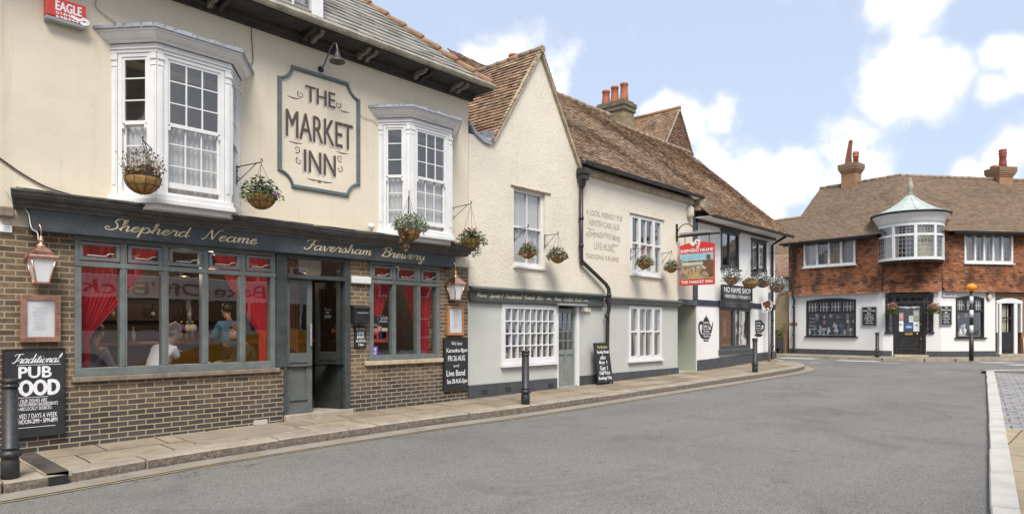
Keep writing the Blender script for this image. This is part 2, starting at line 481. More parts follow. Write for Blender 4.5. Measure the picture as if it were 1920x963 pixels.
class MB:
    def __init__(s, xf=None):
        s.v, s.f, s.mi, s.var, s.xf, s.smooth = [], [], [], [], xf, []

    def pts(s, ps):
        i = len(s.v)
        for p in ps:
            p = Vector(p)
            s.v.append(s.xf @ p if s.xf else p)
        return i

    def face(s, idx, mi=0, var=0.0, sm=False):
        s.f.append(idx); s.mi.append(mi); s.var.append(var); s.smooth.append(sm)

    def poly(s, ps, mi=0, var=0.0):
        i = s.pts(ps)
        s.face(list(range(i, i + len(ps))), mi, var)

    def box(s, x0, x1, y0, y1, z0, z1, mi=0, var=0.0):
        i = s.pts([(x0, y0, z0), (x1, y0, z0), (x1, y1, z0), (x0, y1, z0), (x0, y0, z1), (x1, y0, z1), (x1, y1, z1), (x0, y1, z1)])
        for q in ((0, 3, 2, 1), (4, 5, 6, 7), (0, 1, 5, 4), (1, 2, 6, 5), (2, 3, 7, 6), (3, 0, 4, 7)):
            s.face([i + k for k in q], mi, var)

    def hexa(s, p, mi=0, var=0.0):
        i = s.pts(p)
        for q in ((0, 3, 2, 1), (4, 5, 6, 7), (0, 1, 5, 4), (1, 2, 6, 5), (2, 3, 7, 6), (3, 0, 4, 7)):
            s.face([i + k for k in q], mi, var)

    def prism(s, poly, y0, y1, mi=0, mis=None):
        """poly of (x, z), counter-clockwise seen from the front (-y)"""
        n = len(poly)
        i = s.pts([(x, y0, z) for x, z in poly] + [(x, y1, z) for x, z in poly])
        s.face([i + k for k in range(n)], mi)
        s.face([i + n + k for k in reversed(range(n))], mi)
        for k in range(n):
            j = (k + 1) % n
            s.face([i + k, i + n + k, i + n + j, i + j], mi if mis is None else mis)

    def prismz(s, poly, z0, z1, mi=0):
        n = len(poly)
        i = s.pts([(x, y, z0) for x, y in poly] + [(x, y, z1) for x, y in poly])
        s.face([i + k for k in reversed(range(n))], mi)
        s.face([i + n + k for k in range(n)], mi)
        for k in range(n):
            j = (k + 1) % n
            s.face([i + k, i + j, i + n + j, i + n + k], mi)

    def sweepx(s, prof, x0, x1, mi=0, caps=True):
        """prof of (y, z) swept along x"""
        n = len(prof)
        i = s.pts([(x0, y, z) for y, z in prof] + [(x1, y, z) for y, z in prof])
        for k in range(n):
            j = (k + 1) % n
            s.face([i + k, i + j, i + n + j, i + n + k], mi)
        if caps:
            s.face([i + k for k in reversed(range(n))], mi)
            s.face([i + n + k for k in range(n)], mi)

    def lathe(s, prof, c=(0, 0, 0), n=16, mi=0, sm=True, a0=0.0, sq=(1, 1)):
        cx, cy, cz = c
        rings = []
        for r, z in prof:
            rings.append(s.pts([(cx + r * sq[0] * math.cos(a0 + 2 * math.pi * k / n), cy + r * sq[1] * math.sin(a0 + 2 * math.pi * k / n), cz + z) for k in range(n)]))
        for a, b in zip(rings, rings[1:]):
            for k in range(n):
                j = (k + 1) % n
                s.face([a + k, a + j, b + j, b + k], mi, 0, sm)
        s.face([rings[0] + k for k in reversed(range(n))], mi)
        s.face([rings[-1] + k for k in range(n)], mi)

    def tube(s, ps, r, n=6, mi=0, caps=True):
        ps = [Vector(p) for p in ps]
        rings = []
        for k, p in enumerate(ps):
            d = (ps[min(k + 1, len(ps) - 1)] - ps[max(k - 1, 0)])
            d = d.normalized() if d.length > 1e-9 else Vector((0, 0, 1))
            if k == 0:
                a = d.cross(Vector((0, 0, 1)))
                if a.length < .05:
                    a = d.cross(Vector((1, 0, 0)))
            else:
                a = a - d * a.dot(d)
                if a.length < .05:
                    a = d.cross(Vector((.3, .5, .8)))
            a.normalize()
            b = d.cross(a)
            rr = r[k] if isinstance(r, (list, tuple)) else r
            rings.append(s.pts([p + a * rr * math.cos(2 * math.pi * q / n) + b * rr * math.sin(2 * math.pi * q / n) for q in range(n)]))
        for a, b in zip(rings, rings[1:]):
            for k in range(n):
                j = (k + 1) % n
                s.face([a + k, b + k, b + j, a + j], mi, 0, True)
        if caps:
            s.face([rings[0] + k for k in range(n)], mi)
            s.face([rings[-1] + k for k in reversed(range(n))], mi)

    def ball(s, c, r, n=10, m=7, mi=0):
        rx, ry, rz = r if isinstance(r, tuple) else (r, r, r)
        prof = [(max(.02, math.sin(math.pi * k / m)), -math.cos(math.pi * k / m)) for k in range(m + 1)]
        rings = []
        for q, z in prof:
            rings.append(s.pts([(c[0] + rx * q * math.cos(2 * math.pi * k / n), c[1] + ry * q * math.sin(2 * math.pi * k / n), c[2] + rz * z) for k in range(n)]))
        for a, b in zip(rings, rings[1:]):
            for k in range(n):
                j = (k + 1) % n
                s.face([a + k, a + j, b + j, b + k], mi, 0, True)
        s.face([rings[0] + k for k in reversed(range(n))], mi)
        s.face([rings[-1] + k for k in range(n)], mi)

    def add(s, verts, faces, mi=0):
        i = s.pts(verts)
        for f in faces:
            s.face([i + k for k in f], mi)

    def build(s, name, mats, parent=None, bevel=0.0, label=None):
        org = ORG.get(parent.name, Vector((0, 0, 0))) if parent else Vector((0, 0, 0))
        me = bpy.data.meshes.new(name)
        me.from_pydata([tuple(v - org) for v in s.v], [], s.f)
        mats = mats if isinstance(mats, (list, tuple)) else [mats]
        for m in mats:
            me.materials.append(MT[m] if isinstance(m, str) else m)
        me.polygons.foreach_set('material_index', s.mi)
        me.polygons.foreach_set('use_smooth', s.smooth)
        if any(s.var):
            a = me.attributes.new('var', 'FLOAT', 'FACE')
            a.data.foreach_set('value', s.var)
        me.update()
        o = bpy.data.objects.new(name, me)
        COL.objects.link(o)
        if parent:
            o.parent = parent
            ORG[o.name] = org
        if bevel:
            b = o.modifiers.new('bevel', 'BEVEL')
            b.width = bevel
            b.segments = 2
            b.limit_method = 'ANGLE'
            b.angle_limit = R(40)
        if label:
            o['label'] = label
        return o


ORG = {}


def tag(o, label, cat, group=None):
    o['label'] = label
    o['category'] = cat
    if group:
        o['group'] = group
    return o


def struct(o, label=None):
    o['kind'] = 'structure'
    if label:
        o['label'] = label
    return o


def thing(name, label, cat, loc=(0, 0, 0), rot=0.0, group=None, org=None):
    """Empty at the thing's base; `org` is the authoring-frame point that sits at the Empty."""
    o = bpy.data.objects.new(name, None)
    o.empty_display_size = .2
    COL.objects.link(o)
    o.location = loc
    o.rotation_euler = (0, 0, rot)
    ORG[o.name] = Vector(org) if org else Vector((0, 0, 0))
    return tag(o, label, cat, group)


def fthing(face, name, label, cat, x, y, z, group=None):
    return thing(name, label, cat, face.w(x, y, z), face.ang, group, (x, y, z))


def dup(root, loc, rot=None, label=None, group=None):
    r = root.copy()
    COL.objects.link(r)
    r.location = loc
    if rot is not None:
        r.rotation_euler = (0, 0, rot)
    if label:
        r['label'] = label
    if group:
        r['group'] = group
    for ch in [c for c in sc.objects if c.parent == root]:
        c2 = ch.copy()
        COL.objects.link(c2)
        c2.parent = r
        for g in [c for c in sc.objects if c.parent == ch]:
            g2 = g.copy()
            COL.objects.link(g2)
            g2.parent = c2
    return r


def wallgrid(mb, x0, x1, z0, z1, holes, y0=0.0, y1=.25, mi=0, rmi=None, maxcell=None):
    xs = sorted({x0, x1, *[min(max(h[k], x0), x1) for h in holes for k in (0, 1)]})
    zs = sorted({z0, z1, *[min(max(h[k], z0), z1) for h in holes for k in (2, 3)]})
    for xa, xb in zip(xs, xs[1:]):
        for za, zb in zip(zs, zs[1:]):
            cx, cz = (xa + xb) / 2, (za + zb) / 2
            if any(h[0] < cx < h[1] and h[2] < cz < h[3] for h in holes):
                continue
            mb.poly([(xa, y0, za), (xb, y0, za), (xb, y0, zb), (xa, y0, zb)], mi)
            mb.poly([(xb, y1, za), (xa, y1, za), (xa, y1, zb), (xb, y1, zb)], mi)
    rm = mi if rmi is None else rmi
    for a, b, c, d in holes:
        a, b, c, d = max(a, x0), min(b, x1), max(c, z0), min(d, z1)
        mb.poly([(a, y0, c), (a, y1, c), (b, y1, c), (b, y0, c)], rm)
        mb.poly([(a, y0, d), (b, y0, d), (b, y1, d), (a, y1, d)], rm)
        mb.poly([(a, y0, c), (a, y0, d), (a, y1, d), (a, y1, c)], rm)
        mb.poly([(b, y0, c), (b, y1, c), (b, y1, d), (b, y0, d)], rm)
    mb.poly([(x0, y0, z0), (x0, y0, z1), (x0, y1, z1), (x0, y1, z0)], mi)
    mb.poly([(x1, y0, z0), (x1, y1, z0), (x1, y1, z1), (x1, y0, z1)], mi)
    mb.poly([(x0, y0, z1), (x1, y0, z1), (x1, y1, z1), (x0, y1, z1)], mi)


def room(mb, x0, x1, y0, y1, z0, z1, mi=0):
    """five inner faces of a room open to the street side"""
    mb.poly([(x0, y1, z0), (x1, y1, z0), (x1, y1, z1), (x0, y1, z1)], mi)
    mb.poly([(x0, y0, z0), (x0, y1, z0), (x0, y1, z1), (x0, y0, z1)], mi)
    mb.poly([(x1, y1, z0), (x1, y0, z0), (x1, y0, z1), (x1, y1, z1)], mi)
    mb.poly([(x0, y0, z0), (x1, y0, z0), (x1, y1, z0), (x0, y1, z0)], mi)
    mb.poly([(x0, y1, z1), (x1, y1, z1), (x1, y0, z1), (x0, y0, z1)], mi)


def tiles(mb, o, e, up, xa, xb, L, g=.1, tw=.165, lift=.02, hole=None, wave=.03, seed=1, jit=.006, run=None):
    """courses of separate tiles: o eave origin, e unit along the eave, up unit up the slope, xa(v)..xb(v) the span of each course"""
    rnd = random.Random(seed)
    o, e, up = Vector(o), Vector(e).normalized(), Vector(up).normalized()
    n = e.cross(up).normalized()
    rows = int(L / g) + 1
    for i in range(rows):
        v0 = i * g
        v1 = min(v0 + g * 1.15, L)
        if v0 >= L - .01:
            break
        a, b = xa(v0), xb(v0)
        if b - a < .02:
            continue
        x = a - (tw * .5 if i % 2 else 0) - tw * rnd.random() * .2
        while x < b:
            wd = tw * rnd.uniform(.92, 1.06)
            s0, s1 = max(x, a), min(x + wd - .004, b)
            x += wd
            if s1 - s0 < .01 or (hole and hole((s0 + s1) / 2, (v0 + v1) / 2)):
                continue
            def P(s, v, h):
                q = o + e * s + up * v
                d = wave * noise.noise(Vector((s * .45 + seed * 7.1, v * .55, seed)))
                return q + n * (h + d)
            l0 = lift + rnd.uniform(-jit, jit)
            l1 = lift + rnd.uniform(-jit, jit)
            dv = rnd.uniform(-.006, .006)
            p = [P(s0, v0 + dv, l0), P(s1, v0 + dv, l1), P(s1, v1, .002), P(s0, v1, .002), P(s0, v0 + dv, l0 - lift), P(s1, v0 + dv, l1 - lift)]
            k = mb.pts(p)
            var = min(.999, max(.001, rnd.gauss(.5, .27)))
            mb.face([k, k + 1, k + 2, k + 3], 0, var)
            mb.face([k + 4, k + 5, k + 1, k], 0, var * .6)
            mb.face([k + 4, k, k + 3], 0, var)
            mb.face([k + 5, k + 2, k + 1], 0, var)


# ------------------------------------------------------------------ writing
_TXT = {}


def font_mesh(txt, bold=0.0):
    key = (txt, bold)
    if key not in _TXT:
        cu = bpy.data.curves.new('t', 'FONT')
        cu.body = txt
        cu.size = 1
        cu.offset = bold
        cu.resolution_u = 3
        ob = bpy.data.objects.new('t', cu)
        COL.objects.link(ob)
        dg = bpy.context.evaluated_depsgraph_get()
        me = bpy.data.meshes.new_from_object(ob.evaluated_get(dg))
        vs = [tuple(v.co) for v in me.vertices]
        fs = [list(p.vertices) for p in me.polygons]
        bpy.data.objects.remove(ob)
        bpy.data.curves.remove(cu)
        bpy.data.meshes.remove(me)
        x0, x1 = min(v[0] for v in vs), max(v[0] for v in vs)
        y0, y1 = min(v[1] for v in vs), max(v[1] for v in vs)
        _TXT[key] = ([((v[0] - x0) / (x1 - x0), (v[1] - y0) / (y1 - y0)) for v in vs], fs)
    return _TXT[key]


def put_text(mb, txt, x0, x1, z0, z1, y, bold=0.0, mi=0, slope=0.0, shear=0.0):
    vs, fs = font_mesh(txt, 0)
    w, h = x1 - x0, z1 - z0
    sh = min(bold * h * 1.3, .012)
    for k, (dx, dz) in enumerate(((0, 0), (sh, 0), (-sh, 0), (0, sh * .8), (0, -sh * .8)) if bold > .005 else ((0, 0),)):
        mb.add([(x0 + dx + a * w + b * h * shear, y - .0002 * k, z0 + dz + b * h + slope * (a * w)) for a, b in vs], fs, mi)


GL = {
 'a': (1.15, [[(.85, .8), (.5, 1), (.12, .6), (.15, .1), (.45, 0), (.8, .5), (.9, 1)], [(.9, 1), (.82, .15), (.95, 0), (1.2, .3)]]),
 'c': (.9, [[(.8, .8), (.5, 1), (.12, .55), (.2, .05), (.5, 0), (.9, .35)]]),
 'd': (1.15, [[(.85, .8), (.5, 1), (.12, .6), (.15, .1), (.45, 0), (.8, .5), (.9, 1)], [(.98, 2.1), (.82, .15), (.95, 0), (1.2, .3)]]),
 'e': (.85, [[(0, .3), (.5, .55), (.7, .85), (.45, 1), (.15, .6), (.2, .1), (.5, 0), (.9, .35)]]),
 'f': (.75, [[(0, .1), (.4, 1), (.75, 2), (.55, 2.1), (.35, 1.2), (.2, -.8), (.4, -.6), (.55, 0), (.9, .3)]]),
 'h': (1.1, [[(0, .2), (.45, 1.5), (.5, 2.1), (.3, 1.9), (.2, 0)], [(.2, .3), (.55, 1), (.8, .85), (.75, .15), (.9, 0), (1.15, .3)]]),
 'i': (.55, [[(0, .3), (.3, 1)], [(.3, 1), (.22, .15), (.35, 0), (.6, .3)], [(.4, 1.35), (.43, 1.5)]]),
 'k': (.95, [[(0, .2), (.45, 1.5), (.5, 2.1), (.3, 1.9), (.2, 0)], [(.2, .4), (.7, 1), (.75, .7), (.35, .5), (.7, 0), (1, .3)]]),
 'l': (.6, [[(0, .2), (.5, 1.4), (.5, 2.1), (.3, 1.8), (.2, .2), (.35, 0), (.65, .3)]]),
 'm': (1.45, [[(0, .6), (.2, 1), (.2, 0)], [(.2, .4), (.55, 1), (.7, .8), (.65, 0)], [(.65, .4), (1, 1), (1.2, .8), (1.12, .15), (1.25, 0), (1.5, .3)]]),
 'n': (1.05, [[(0, .6), (.2, 1), (.2, 0)], [(.2, .4), (.6, 1), (.8, .8), (.72, .15), (.85, 0), (1.1, .3)]]),
 'o': (.95, [[(.5, 1), (.12, .6), (.2, .05), (.55, 0), (.85, .5), (.6, 1), (.5, .95), (.8, .8), (1.05, .9)]]),
 'p': (1.1, [[(0, .4), (.25, 1.1), (.1, -1)], [(.2, .3), (.6, 1), (.95, .6), (.8, .05), (.5, 0), (.25, .2)], [(.8, .05), (1.15, .3)]]),
 'r': (.9, [[(0, .3), (.25, 1.1), (.35, .9), (.7, .95), (.6, .2), (.75, 0), (1, .3)]]),
 's': (.8, [[(0, .2), (.4, 1.1), (.6, .6), (.55, .1), (.25, 0), (.1, .2)], [(.5, .05), (.9, .3)]]),
 't': (.6, [[(0, .3), (.4, 1.6)], [(.4, 1.6), (.25, .15), (.4, 0), (.7, .3)], [(.1, 1.1), (.65, 1.15)]]),
 'u': (1.1, [[(0, .5), (.2, 1), (.15, .2), (.4, 0), (.75, .6), (.85, 1)], [(.85, 1), (.78, .15), (.9, 0), (1.15, .3)]]),
 'v': (.95, [[(0, .6), (.2, 1), (.3, .1), (.5, .05), (.85, 1), (1.1, .9)]]),
 'w': (1.3, [[(0, .6), (.2, 1), (.2, .1), (.45, .05), (.65, .9)], [(.65, .9), (.65, .1), (.9, .05), (1.2, 1), (1.4, .9)]]),
 'y': (1.05, [[(0, .6), (.2, 1), (.2, .2), (.45, .1), (.8, .9)], [(.85, 1), (.6, -.8), (.3, -1), (.25, -.7), (1.1, .3)]]),
 'S': (1.35, [[(1.5, 1.6), (1.45, 2.1), (1, 2.1), (.75, 1.6), (1.05, 1.1), (1.1, .4), (.6, 0), (.1, .2), (.15, .6), (.45, .5)]]),
 'N': (1.75, [[(0, .1), (.25, .1), (.5, 1), (.7, 2)], [(.7, 2), (1.1, .1)], [(1.1, .1), (1.4, 1.5), (1.7, 2.1), (1.95, 2)]]),
 'F': (1.4, [[(.3, 1.5), (.2, 1.8), (.6, 2.1), (1.2, 1.95), (1.9, 2.1)], [(1.15, 2), (.9, .6), (.5, 0), (.1, .15), (.2, .45)], [(.7, 1.1), (1.4, 1.1)]]),
 'B': (1.4, [[(.6, 2), (.45, .8), (.2, 0)], [(.1, 1.6), (.5, 2.1), (1.2, 2.1), (1.35, 1.6), (.7, 1.15)], [(.7, 1.15), (1.3, 1), (1.25, .2), (.7, 0), (.25, .2)]]),
 'T': (1.2, [[(.1, 1.6), (.2, 2), (.8, 2.05), (1.7, 2.1)], [(.95, 2.05), (.8, .6), (.45, 0), (.1, .2)]]),
 'W': (1.6, [[(.1, 1.9), (.35, 2.1), (.35, .1)], [(.35, .1), (.9, 2)], [(.9, 2), (.95, .1)], [(.95, .1), (1.6, 2.1), (1.8, 2)]]),
 'K': (1.35, [[(.5, 2.1), (.2, 0)], [(1.4, 2.1), (.4, 1)], [(.4, 1), (.8, .9), (1.1, .05), (1.4, .2)]]),
 'A': (1.3, [[(0, .1), (.3, .05), (1, 2.1)], [(1, 2.1), (1.05, .1), (1.3, .2)], [(.45, .8), (1.1, .8)]]),
 'H': (1.4, [[(.3, 1.9), (.5, 2.1), (.25, 0)], [(1.3, 2.1), (1.05, .1), (1.3, .2)], [(.3, 1.05), (1.2, 1.1)]]),
 'C': (1.2, [[(1.3, 1.7), (1.2, 2.1), (.7, 2), (.3, 1.2), (.3, .3), (.8, 0), (1.3, .4)]]),
 '&': (1.2, [[(1, .3), (.4, 1.4), (.6, 1.9), (.8, 1.5), (.2, .6), (.4, 0), (1, .7)]]),
 ',': (.4, [[(.2, .05), (.05, -.35)]]),
 ' ': (.8, []),
}


def smooth_line(ps, k=5):
    ps = [Vector((p[0], p[1])) for p in ps]
    if len(ps) < 3:
        return ps
    out = []
    for i in range(len(ps) - 1):
        p0, p1, p2, p3 = ps[max(i - 1, 0)], ps[i], ps[i + 1], ps[min(i + 2, len(ps) - 1)]
        for j in range(k):
            t = j / k
            out.append(.5 * ((2 * p1) + (p2 - p0) * t + (2 * p0 - 5 * p1 + 4 * p2 - p3) * t * t + (3 * p1 - p0 - 3 * p2 + p3) * t ** 3))
    out.append(ps[-1])
    return out


def ribbon(mb, ps, wfun, y, mi=0):
    n = len(ps)
    idx = []
    for k, p in enumerate(ps):
        d = ps[min(k + 1, n - 1)] - ps[max(k - 1, 0)]
        d = d.normalized() if d.length > 1e-9 else Vector((1, 0))
        w = wfun(d, k / max(1, n - 1)) / 2
        nn = Vector((-d.y, d.x)) * w
        i = mb.pts([(p.x + nn.x, y, p.y + nn.y), (p.x - nn.x, y, p.y - nn.y)])
        idx.append(i)
    for a, b in zip(idx, idx[1:]):
        mb.face([a, a + 1, b + 1, b], mi)


def put_script(mb, txt, x0, x1, zb, xh, y, mi=0, shear=.42, thick=.30, thin=.13, slope=0.0):
    """hand lettered script: baseline zb, x-height xh, spread over x0..x1"""
    tot = sum(GL[c][0] for c in txt)
    kx = (x1 - x0 - shear * xh) / tot
    x, q = 0.0, 0
    for c in txt:
        adv, strokes = GL[c]
        for st in strokes:
            ps = [Vector((x0 + (x + p.x) * kx + p.y * xh * shear, zb + p.y * xh + slope * (x + p.x) * kx)) for p in smooth_line(st)]
            ribbon(mb, ps, lambda d, t: xh * (thin + (thick - thin) * max(0, -d.y) ** 1.2), y - .0002 * (q % 7), mi)
            q += 1
        x += adv


def curl(mb, cx, cz, r, turns, a0, w, y, mi=0, sx=1, tail=None):
    ps = []
    N = int(18 * turns)
    for k in range(N + 1):
        t = k / N
        a = a0 + t * turns * 2 * math.pi
        rr = r * (1 - .85 * t)
        ps.append(Vector((cx + sx * rr * math.cos(a), cz + rr * math.sin(a))))
    if tail:
        ps = [Vector(tail)] + ps
    ribbon(mb, ps, lambda d, t: w * (1.1 - .7 * t), y, mi)


# ------------------------------------------------------------------ shared builders
def window(th, x0, x1, z0, z1, y=0.0, fr=.05, cols=(), rows=(), bar=.022, mat='whitepaint', gmat='glass', depth=.06, sash=None, name='window', xf=None, bevel=.004, extra=None, midcols=None, label=None):
    """joinery in one mesh with its pane as a sub-part; cols/rows are fractions, sash = fraction of the meeting rail"""
    mb = MB(xf)
    mb.box(x0, x0 + fr, y, y + depth, z0, z1)
    mb.box(x1 - fr, x1, y, y + depth, z0, z1)
    mb.box(x0 + fr, x1 - fr, y + .001, y + depth, z0, z0 + fr * 1.25)
    mb.box(x0 + fr, x1 - fr, y + .001, y + depth, z1 - fr, z1)
    a, b, c, d = x0 + fr, x1 - fr, z0 + fr * 1.25, z1 - fr
    for k in cols:
        xx = a + (b - a) * k
        mb.box(xx - bar / 2, xx + bar / 2, y + .012, y + depth - .008, c, d)
    for k in rows:
        zz = c + (d - c) * k
        mb.box(a, b, y + .014, y + depth - .010, zz - bar / 2, zz + bar / 2)
    if sash is not None:
        zz = c + (d - c) * sash
        mb.box(a, b, y + .004, y + depth - .004, zz - .024, zz + .024)
    if extra:
        extra(mb, a, b, c, d)
    o = mb.build(name, mat, th, bevel, label)
    g = MB(xf)
    yy = y + depth * .55
    g.poly([(a, yy, c), (b, yy, c), (b, yy, d), (a, yy, d)])
    g.build('pane', gmat, o)
    return o


def curtain(face, x0, x1, z0, z1, y, mat, label, name='curtain', folds=9, amp=.025, gather=None, cat='curtain', group=None, seed=1):
    """hanging cloth: gather(t) gives the two edges at height fraction t (1 = top)"""
    t = fthing(face, name, label, cat, (x0 + x1) / 2, y, z0, group)
    rnd = random.Random(seed)
    ph = [rnd.uniform(0, 6) for _ in range(4)]
    mb = MB()
    nx, nzz = 44, 16
    for j in range(nzz + 1):
        tt = j / nzz
        a, b = gather(tt) if gather else (x0, x1)
        z = z0 + (z1 - z0) * tt
        for i in range(nx + 1):
            s = i / nx
            d = amp * (math.sin(s * folds * 2 * math.pi + ph[0] + .6 * math.sin(tt * 2 + ph[2])) + .5 * math.sin(s * folds * 3.3 * math.pi + ph[1]))
            mb.v.append(Vector((a + (b - a) * s, y + d * (1.0 + .0 * tt), z)))
    for j in range(nzz):
        for i in range(nx):
            k = j * (nx + 1) + i
            mb.face([k, k + 1, k + nx + 2, k + nx + 1], 0, 0, True)
    mb.build('cloth', mat, t)
    return t


def leafblob(mb, c, r, n, size, mi, rnd, droop=0.0, flat=.4):
    for _ in range(n):
        d = Vector((rnd.gauss(0, 1), rnd.gauss(0, 1), rnd.gauss(0, 1)))
        d = d.normalized() * rnd.random() ** .45
        p = Vector((c[0] + d.x * r[0], c[1] + d.y * r[1], c[2] + d.z * r[2] - droop * (d.x ** 2 + d.y ** 2)))
        a = Vector((rnd.gauss(0, 1), rnd.gauss(0, 1), rnd.gauss(0, flat))).normalized()
        b = a.cross(Vector((rnd.gauss(0, .5), rnd.gauss(0, .5), 1)))
        if b.length < .1:
            continue
        b = b.normalized()
        s = size * rnd.uniform(.6, 1.35)
        mb.poly([p - a * s, p - b * s * .45, p + a * s, p + b * s * .45], mi)


def bracket(tip, root, name='basket_bracket', label='', z0=None, drop=.2, group='basket brackets'):
    """scrolled iron arm from the wall point root to the hook point tip"""
    root, tip = Vector(root), Vector(tip)
    t = thing(name, label, 'bracket', root, 0, group)
    d = (tip - root)
    d.z = 0
    L = d.length
    e = d.normalized()
    m = MB()
    m.tube([Vector((0, 0, .03)), Vector((0, 0, -drop - .05))], .008, 6)
    m.build('back_bar', 'iron', t)
    m = MB()
    m.tube([e * 0, e * L, e * (L + .025) + Vector((0, 0, .02)), e * (L + .012) + Vector((0, 0, .045)), e * (L - .012) + Vector((0, 0, .04))], .0075, 6)
    m.build('arm', 'iron', t)
    m = MB()
    cyc = lambda c, r, a0, a1: [c + e * (r * math.cos(a0 + (a1 - a0) * k / 10)) + Vector((0, 0, r * math.sin(a0 + (a1 - a0) * k / 10))) for k in range(11)]
    m.tube([Vector((0, 0, -drop)) + e * .02] + [e * (.05 + (L * .82 - .05) * k / 6) + Vector((0, 0, -drop * (1 - k / 6))) for k in range(7)], .006, 5)
    m.tube(cyc(e * .04 + Vector((0, 0, -drop + .015)), .03, 0, 5), .005, 5)
    m.tube(cyc(e * .04 + Vector((0, 0, -.035)), .03, 0, 5), .005, 5)
    m.build('scroll', 'iron', t)
    return t


def basket(pos, hook_z, r=.2, kind='dry', label='', seed=1, group='hanging baskets'):
    """wire and coir bowl on chains; pos = centre of the rim"""
    rnd = random.Random(seed)
    x, y, z = pos
    t = thing('hanging_basket', label, 'hanging basket', (x, y, z - r * 1.02), rnd.uniform(0, 1), group, (0, 0, -r * 1.02))
    m = MB()
    prof = [(.02 * r, -r * .98)] + [(r * math.sin(a), -r * .98 * math.cos(a)) for a in [R(15), R(32), R(50), R(68), R(82), R(90)]] + [(r * .93, .0), (r * .85, -.05)]
    m.lathe(prof, n=20)
    m.build('bowl', 'liner', t)
    m = MB()
    for k in range(10):
        a = 2 * math.pi * k / 10
        m.tube([Vector((1.015 * r * math.sin(b) * math.cos(a), 1.015 * r * math.sin(b) * math.sin(a), -1.0 * r * math.cos(b))) for b in [R(5), R(25), R(45), R(65), R(80), R(91)]], .0038, 4)
    for zz, rr in ((0.003, 1.02), (-.5 * r, .885)):
        m.tube([Vector((rr * r * math.cos(2 * math.pi * k / 20), rr * r * math.sin(2 * math.pi * k / 20), zz)) for k in range(21)], .0045, 4)
    m.build('wire_frame', 'wire', t)
    m = MB()
    H = hook_z - z
    for k in range(3):
        a = 2 * math.pi * k / 3 + .4
        m.tube([Vector((r * math.cos(a), r * math.sin(a), 0)), Vector((0, 0, H - .03))], .0032, 4)
    m.tube([Vector((0, 0, H - .03)), Vector((0, 0, H + .015))], .004, 4)
    m.build('chain', 'wire', t)
    g, f = MB(), MB()
    if kind == 'dry':
        for _ in range(120):
            a, q = rnd.uniform(0, 6.3), rnd.uniform(0, r * .85)
            b = Vector((math.cos(a) * q, math.sin(a) * q, -.02))
            tp = b + Vector((math.cos(a) * rnd.uniform(.02, .14), math.sin(a) * rnd.uniform(.02, .14), rnd.uniform(.08, .34)))
            g.tube([b, (b + tp) / 2 + Vector((0, 0, .02)), tp], .0022, 3)
            if rnd.random() < .6:
                f.ball(tp, rnd.uniform(.008, .013), 5, 4)
        leafblob(g, (0, 0, .05), (r * 1.08, r * 1.08, .10), 420, .026, 0, rnd, 0, .9)
        leafblob(g, (0, 0, .15), (r * 1.25, r * 1.25, .22), 330, .020, 1, rnd, 0, .9)
        gm, fm = ['dryleaf', 'paleleaf'], ['seedhead']
    elif kind == 'purple':
        leafblob(g, (-.02, 0, .10), (r * 1.6, r * 1.5, .19), 700, .030, 0, rnd, .13)
        leafblob(g, (0, 0, .08), (r * 1.45, r * 1.45, .16), 200, .025, 1, rnd, .13)
        leafblob(f, (0, 0, .12), (r * 1.45, r * 1.45, .15), 50, .032, 0, rnd, .12)
        gm, fm = ['leaf', 'paleleaf'], ['fpurple']
    elif kind == 'silver':
        leafblob(g, (.05, 0, .12), (r * 1.95, r * 1.6, .17), 1000, .032, 0, rnd, .07, 1.0)
        leafblob(g, (-.9 * r, -.2 * r, -.12), (r * .5, r * .5, .28), 320, .024, 1, rnd, .1)
        leafblob(g, (0, 0, .03), (r, r, .06), 150, .022, 2, rnd, .1)
        leafblob(f, (-.5 * r, 0, .1), (r * .6, r * .6, .06), 16, .02, 0, rnd, .08)
        gm, fm = ['paleleaf', 'dryleaf', 'leaf'], ['fred']
    elif kind == 'red':
        leafblob(g, (.03, 0, .08), (r * 1.75, r * 1.6, .16), 800, .030, 0, rnd, .13)
        leafblob(g, (r * 1.0, 0, -.10), (r * .5, r * .5, .22), 260, .025, 1, rnd, .1)
        leafblob(f, (0, 0, .18), (r * .9, r * .9, .06), 44, .032, 0, rnd, .06)
        leafblob(f, (.02, 0, .10), (r * 1.45, r * 1.45, .10), 40, .028, 1, rnd, .12)
        gm, fm = ['leaf', 'paleleaf'], ['fred', 'fpurple']
    elif kind == 'straw':
        leafblob(g, (-.03, 0, .05), (r * 1.4, r * 1.4, .11), 420, .034, 0, rnd, .12, 1.0)
        leafblob(g, (-.03, 0, .08), (r * 1.4, r * 1.4, .12), 420, .034, 1, rnd, .12, 1.0)
        leafblob(f, (0, 0, .06), (r * 1.0, r * 1.0, .06), 40, .02, 0, rnd, .05)
        gm, fm = ['dryleaf', 'paleleaf'], ['leaf']
    elif kind == 'white':
        leafblob(g, (0, 0, .08), (r * 1.65, r * 1.6, .17), 620, .032, 0, rnd, .12)
        leafblob(f, (0, 0, .15), (r * 1.6, r * 1.6, .18), 330, .036, 0, rnd, .12)
        leafblob(f, (-.3 * r, 0, .0), (r * 1.5, r * 1.5, .18), 150, .034, 1, rnd, .12)
        gm, fm = ['leaf'], ['fwhite', 'flilac']
    elif kind == 'green':
        leafblob(g, (0, 0, .05), (r * 1.1, r * 1.1, .09), 420, .03, 0, rnd, .1)
        leafblob(f, (0, 0, .1), (r * .9, r * .9, .06), 60, .022, 0, rnd, .1)
        gm, fm = ['leaf'], ['paleleaf']
    else:
        leafblob(g, (0, 0, -.02), (r * 1.35, r * 1.35, .2), 600, .04, 0, rnd, .25)
        leafblob(f, (0, 0, .12), (r * 1.2, r * 1.2, .1), 150, .04, 0, rnd, .1)
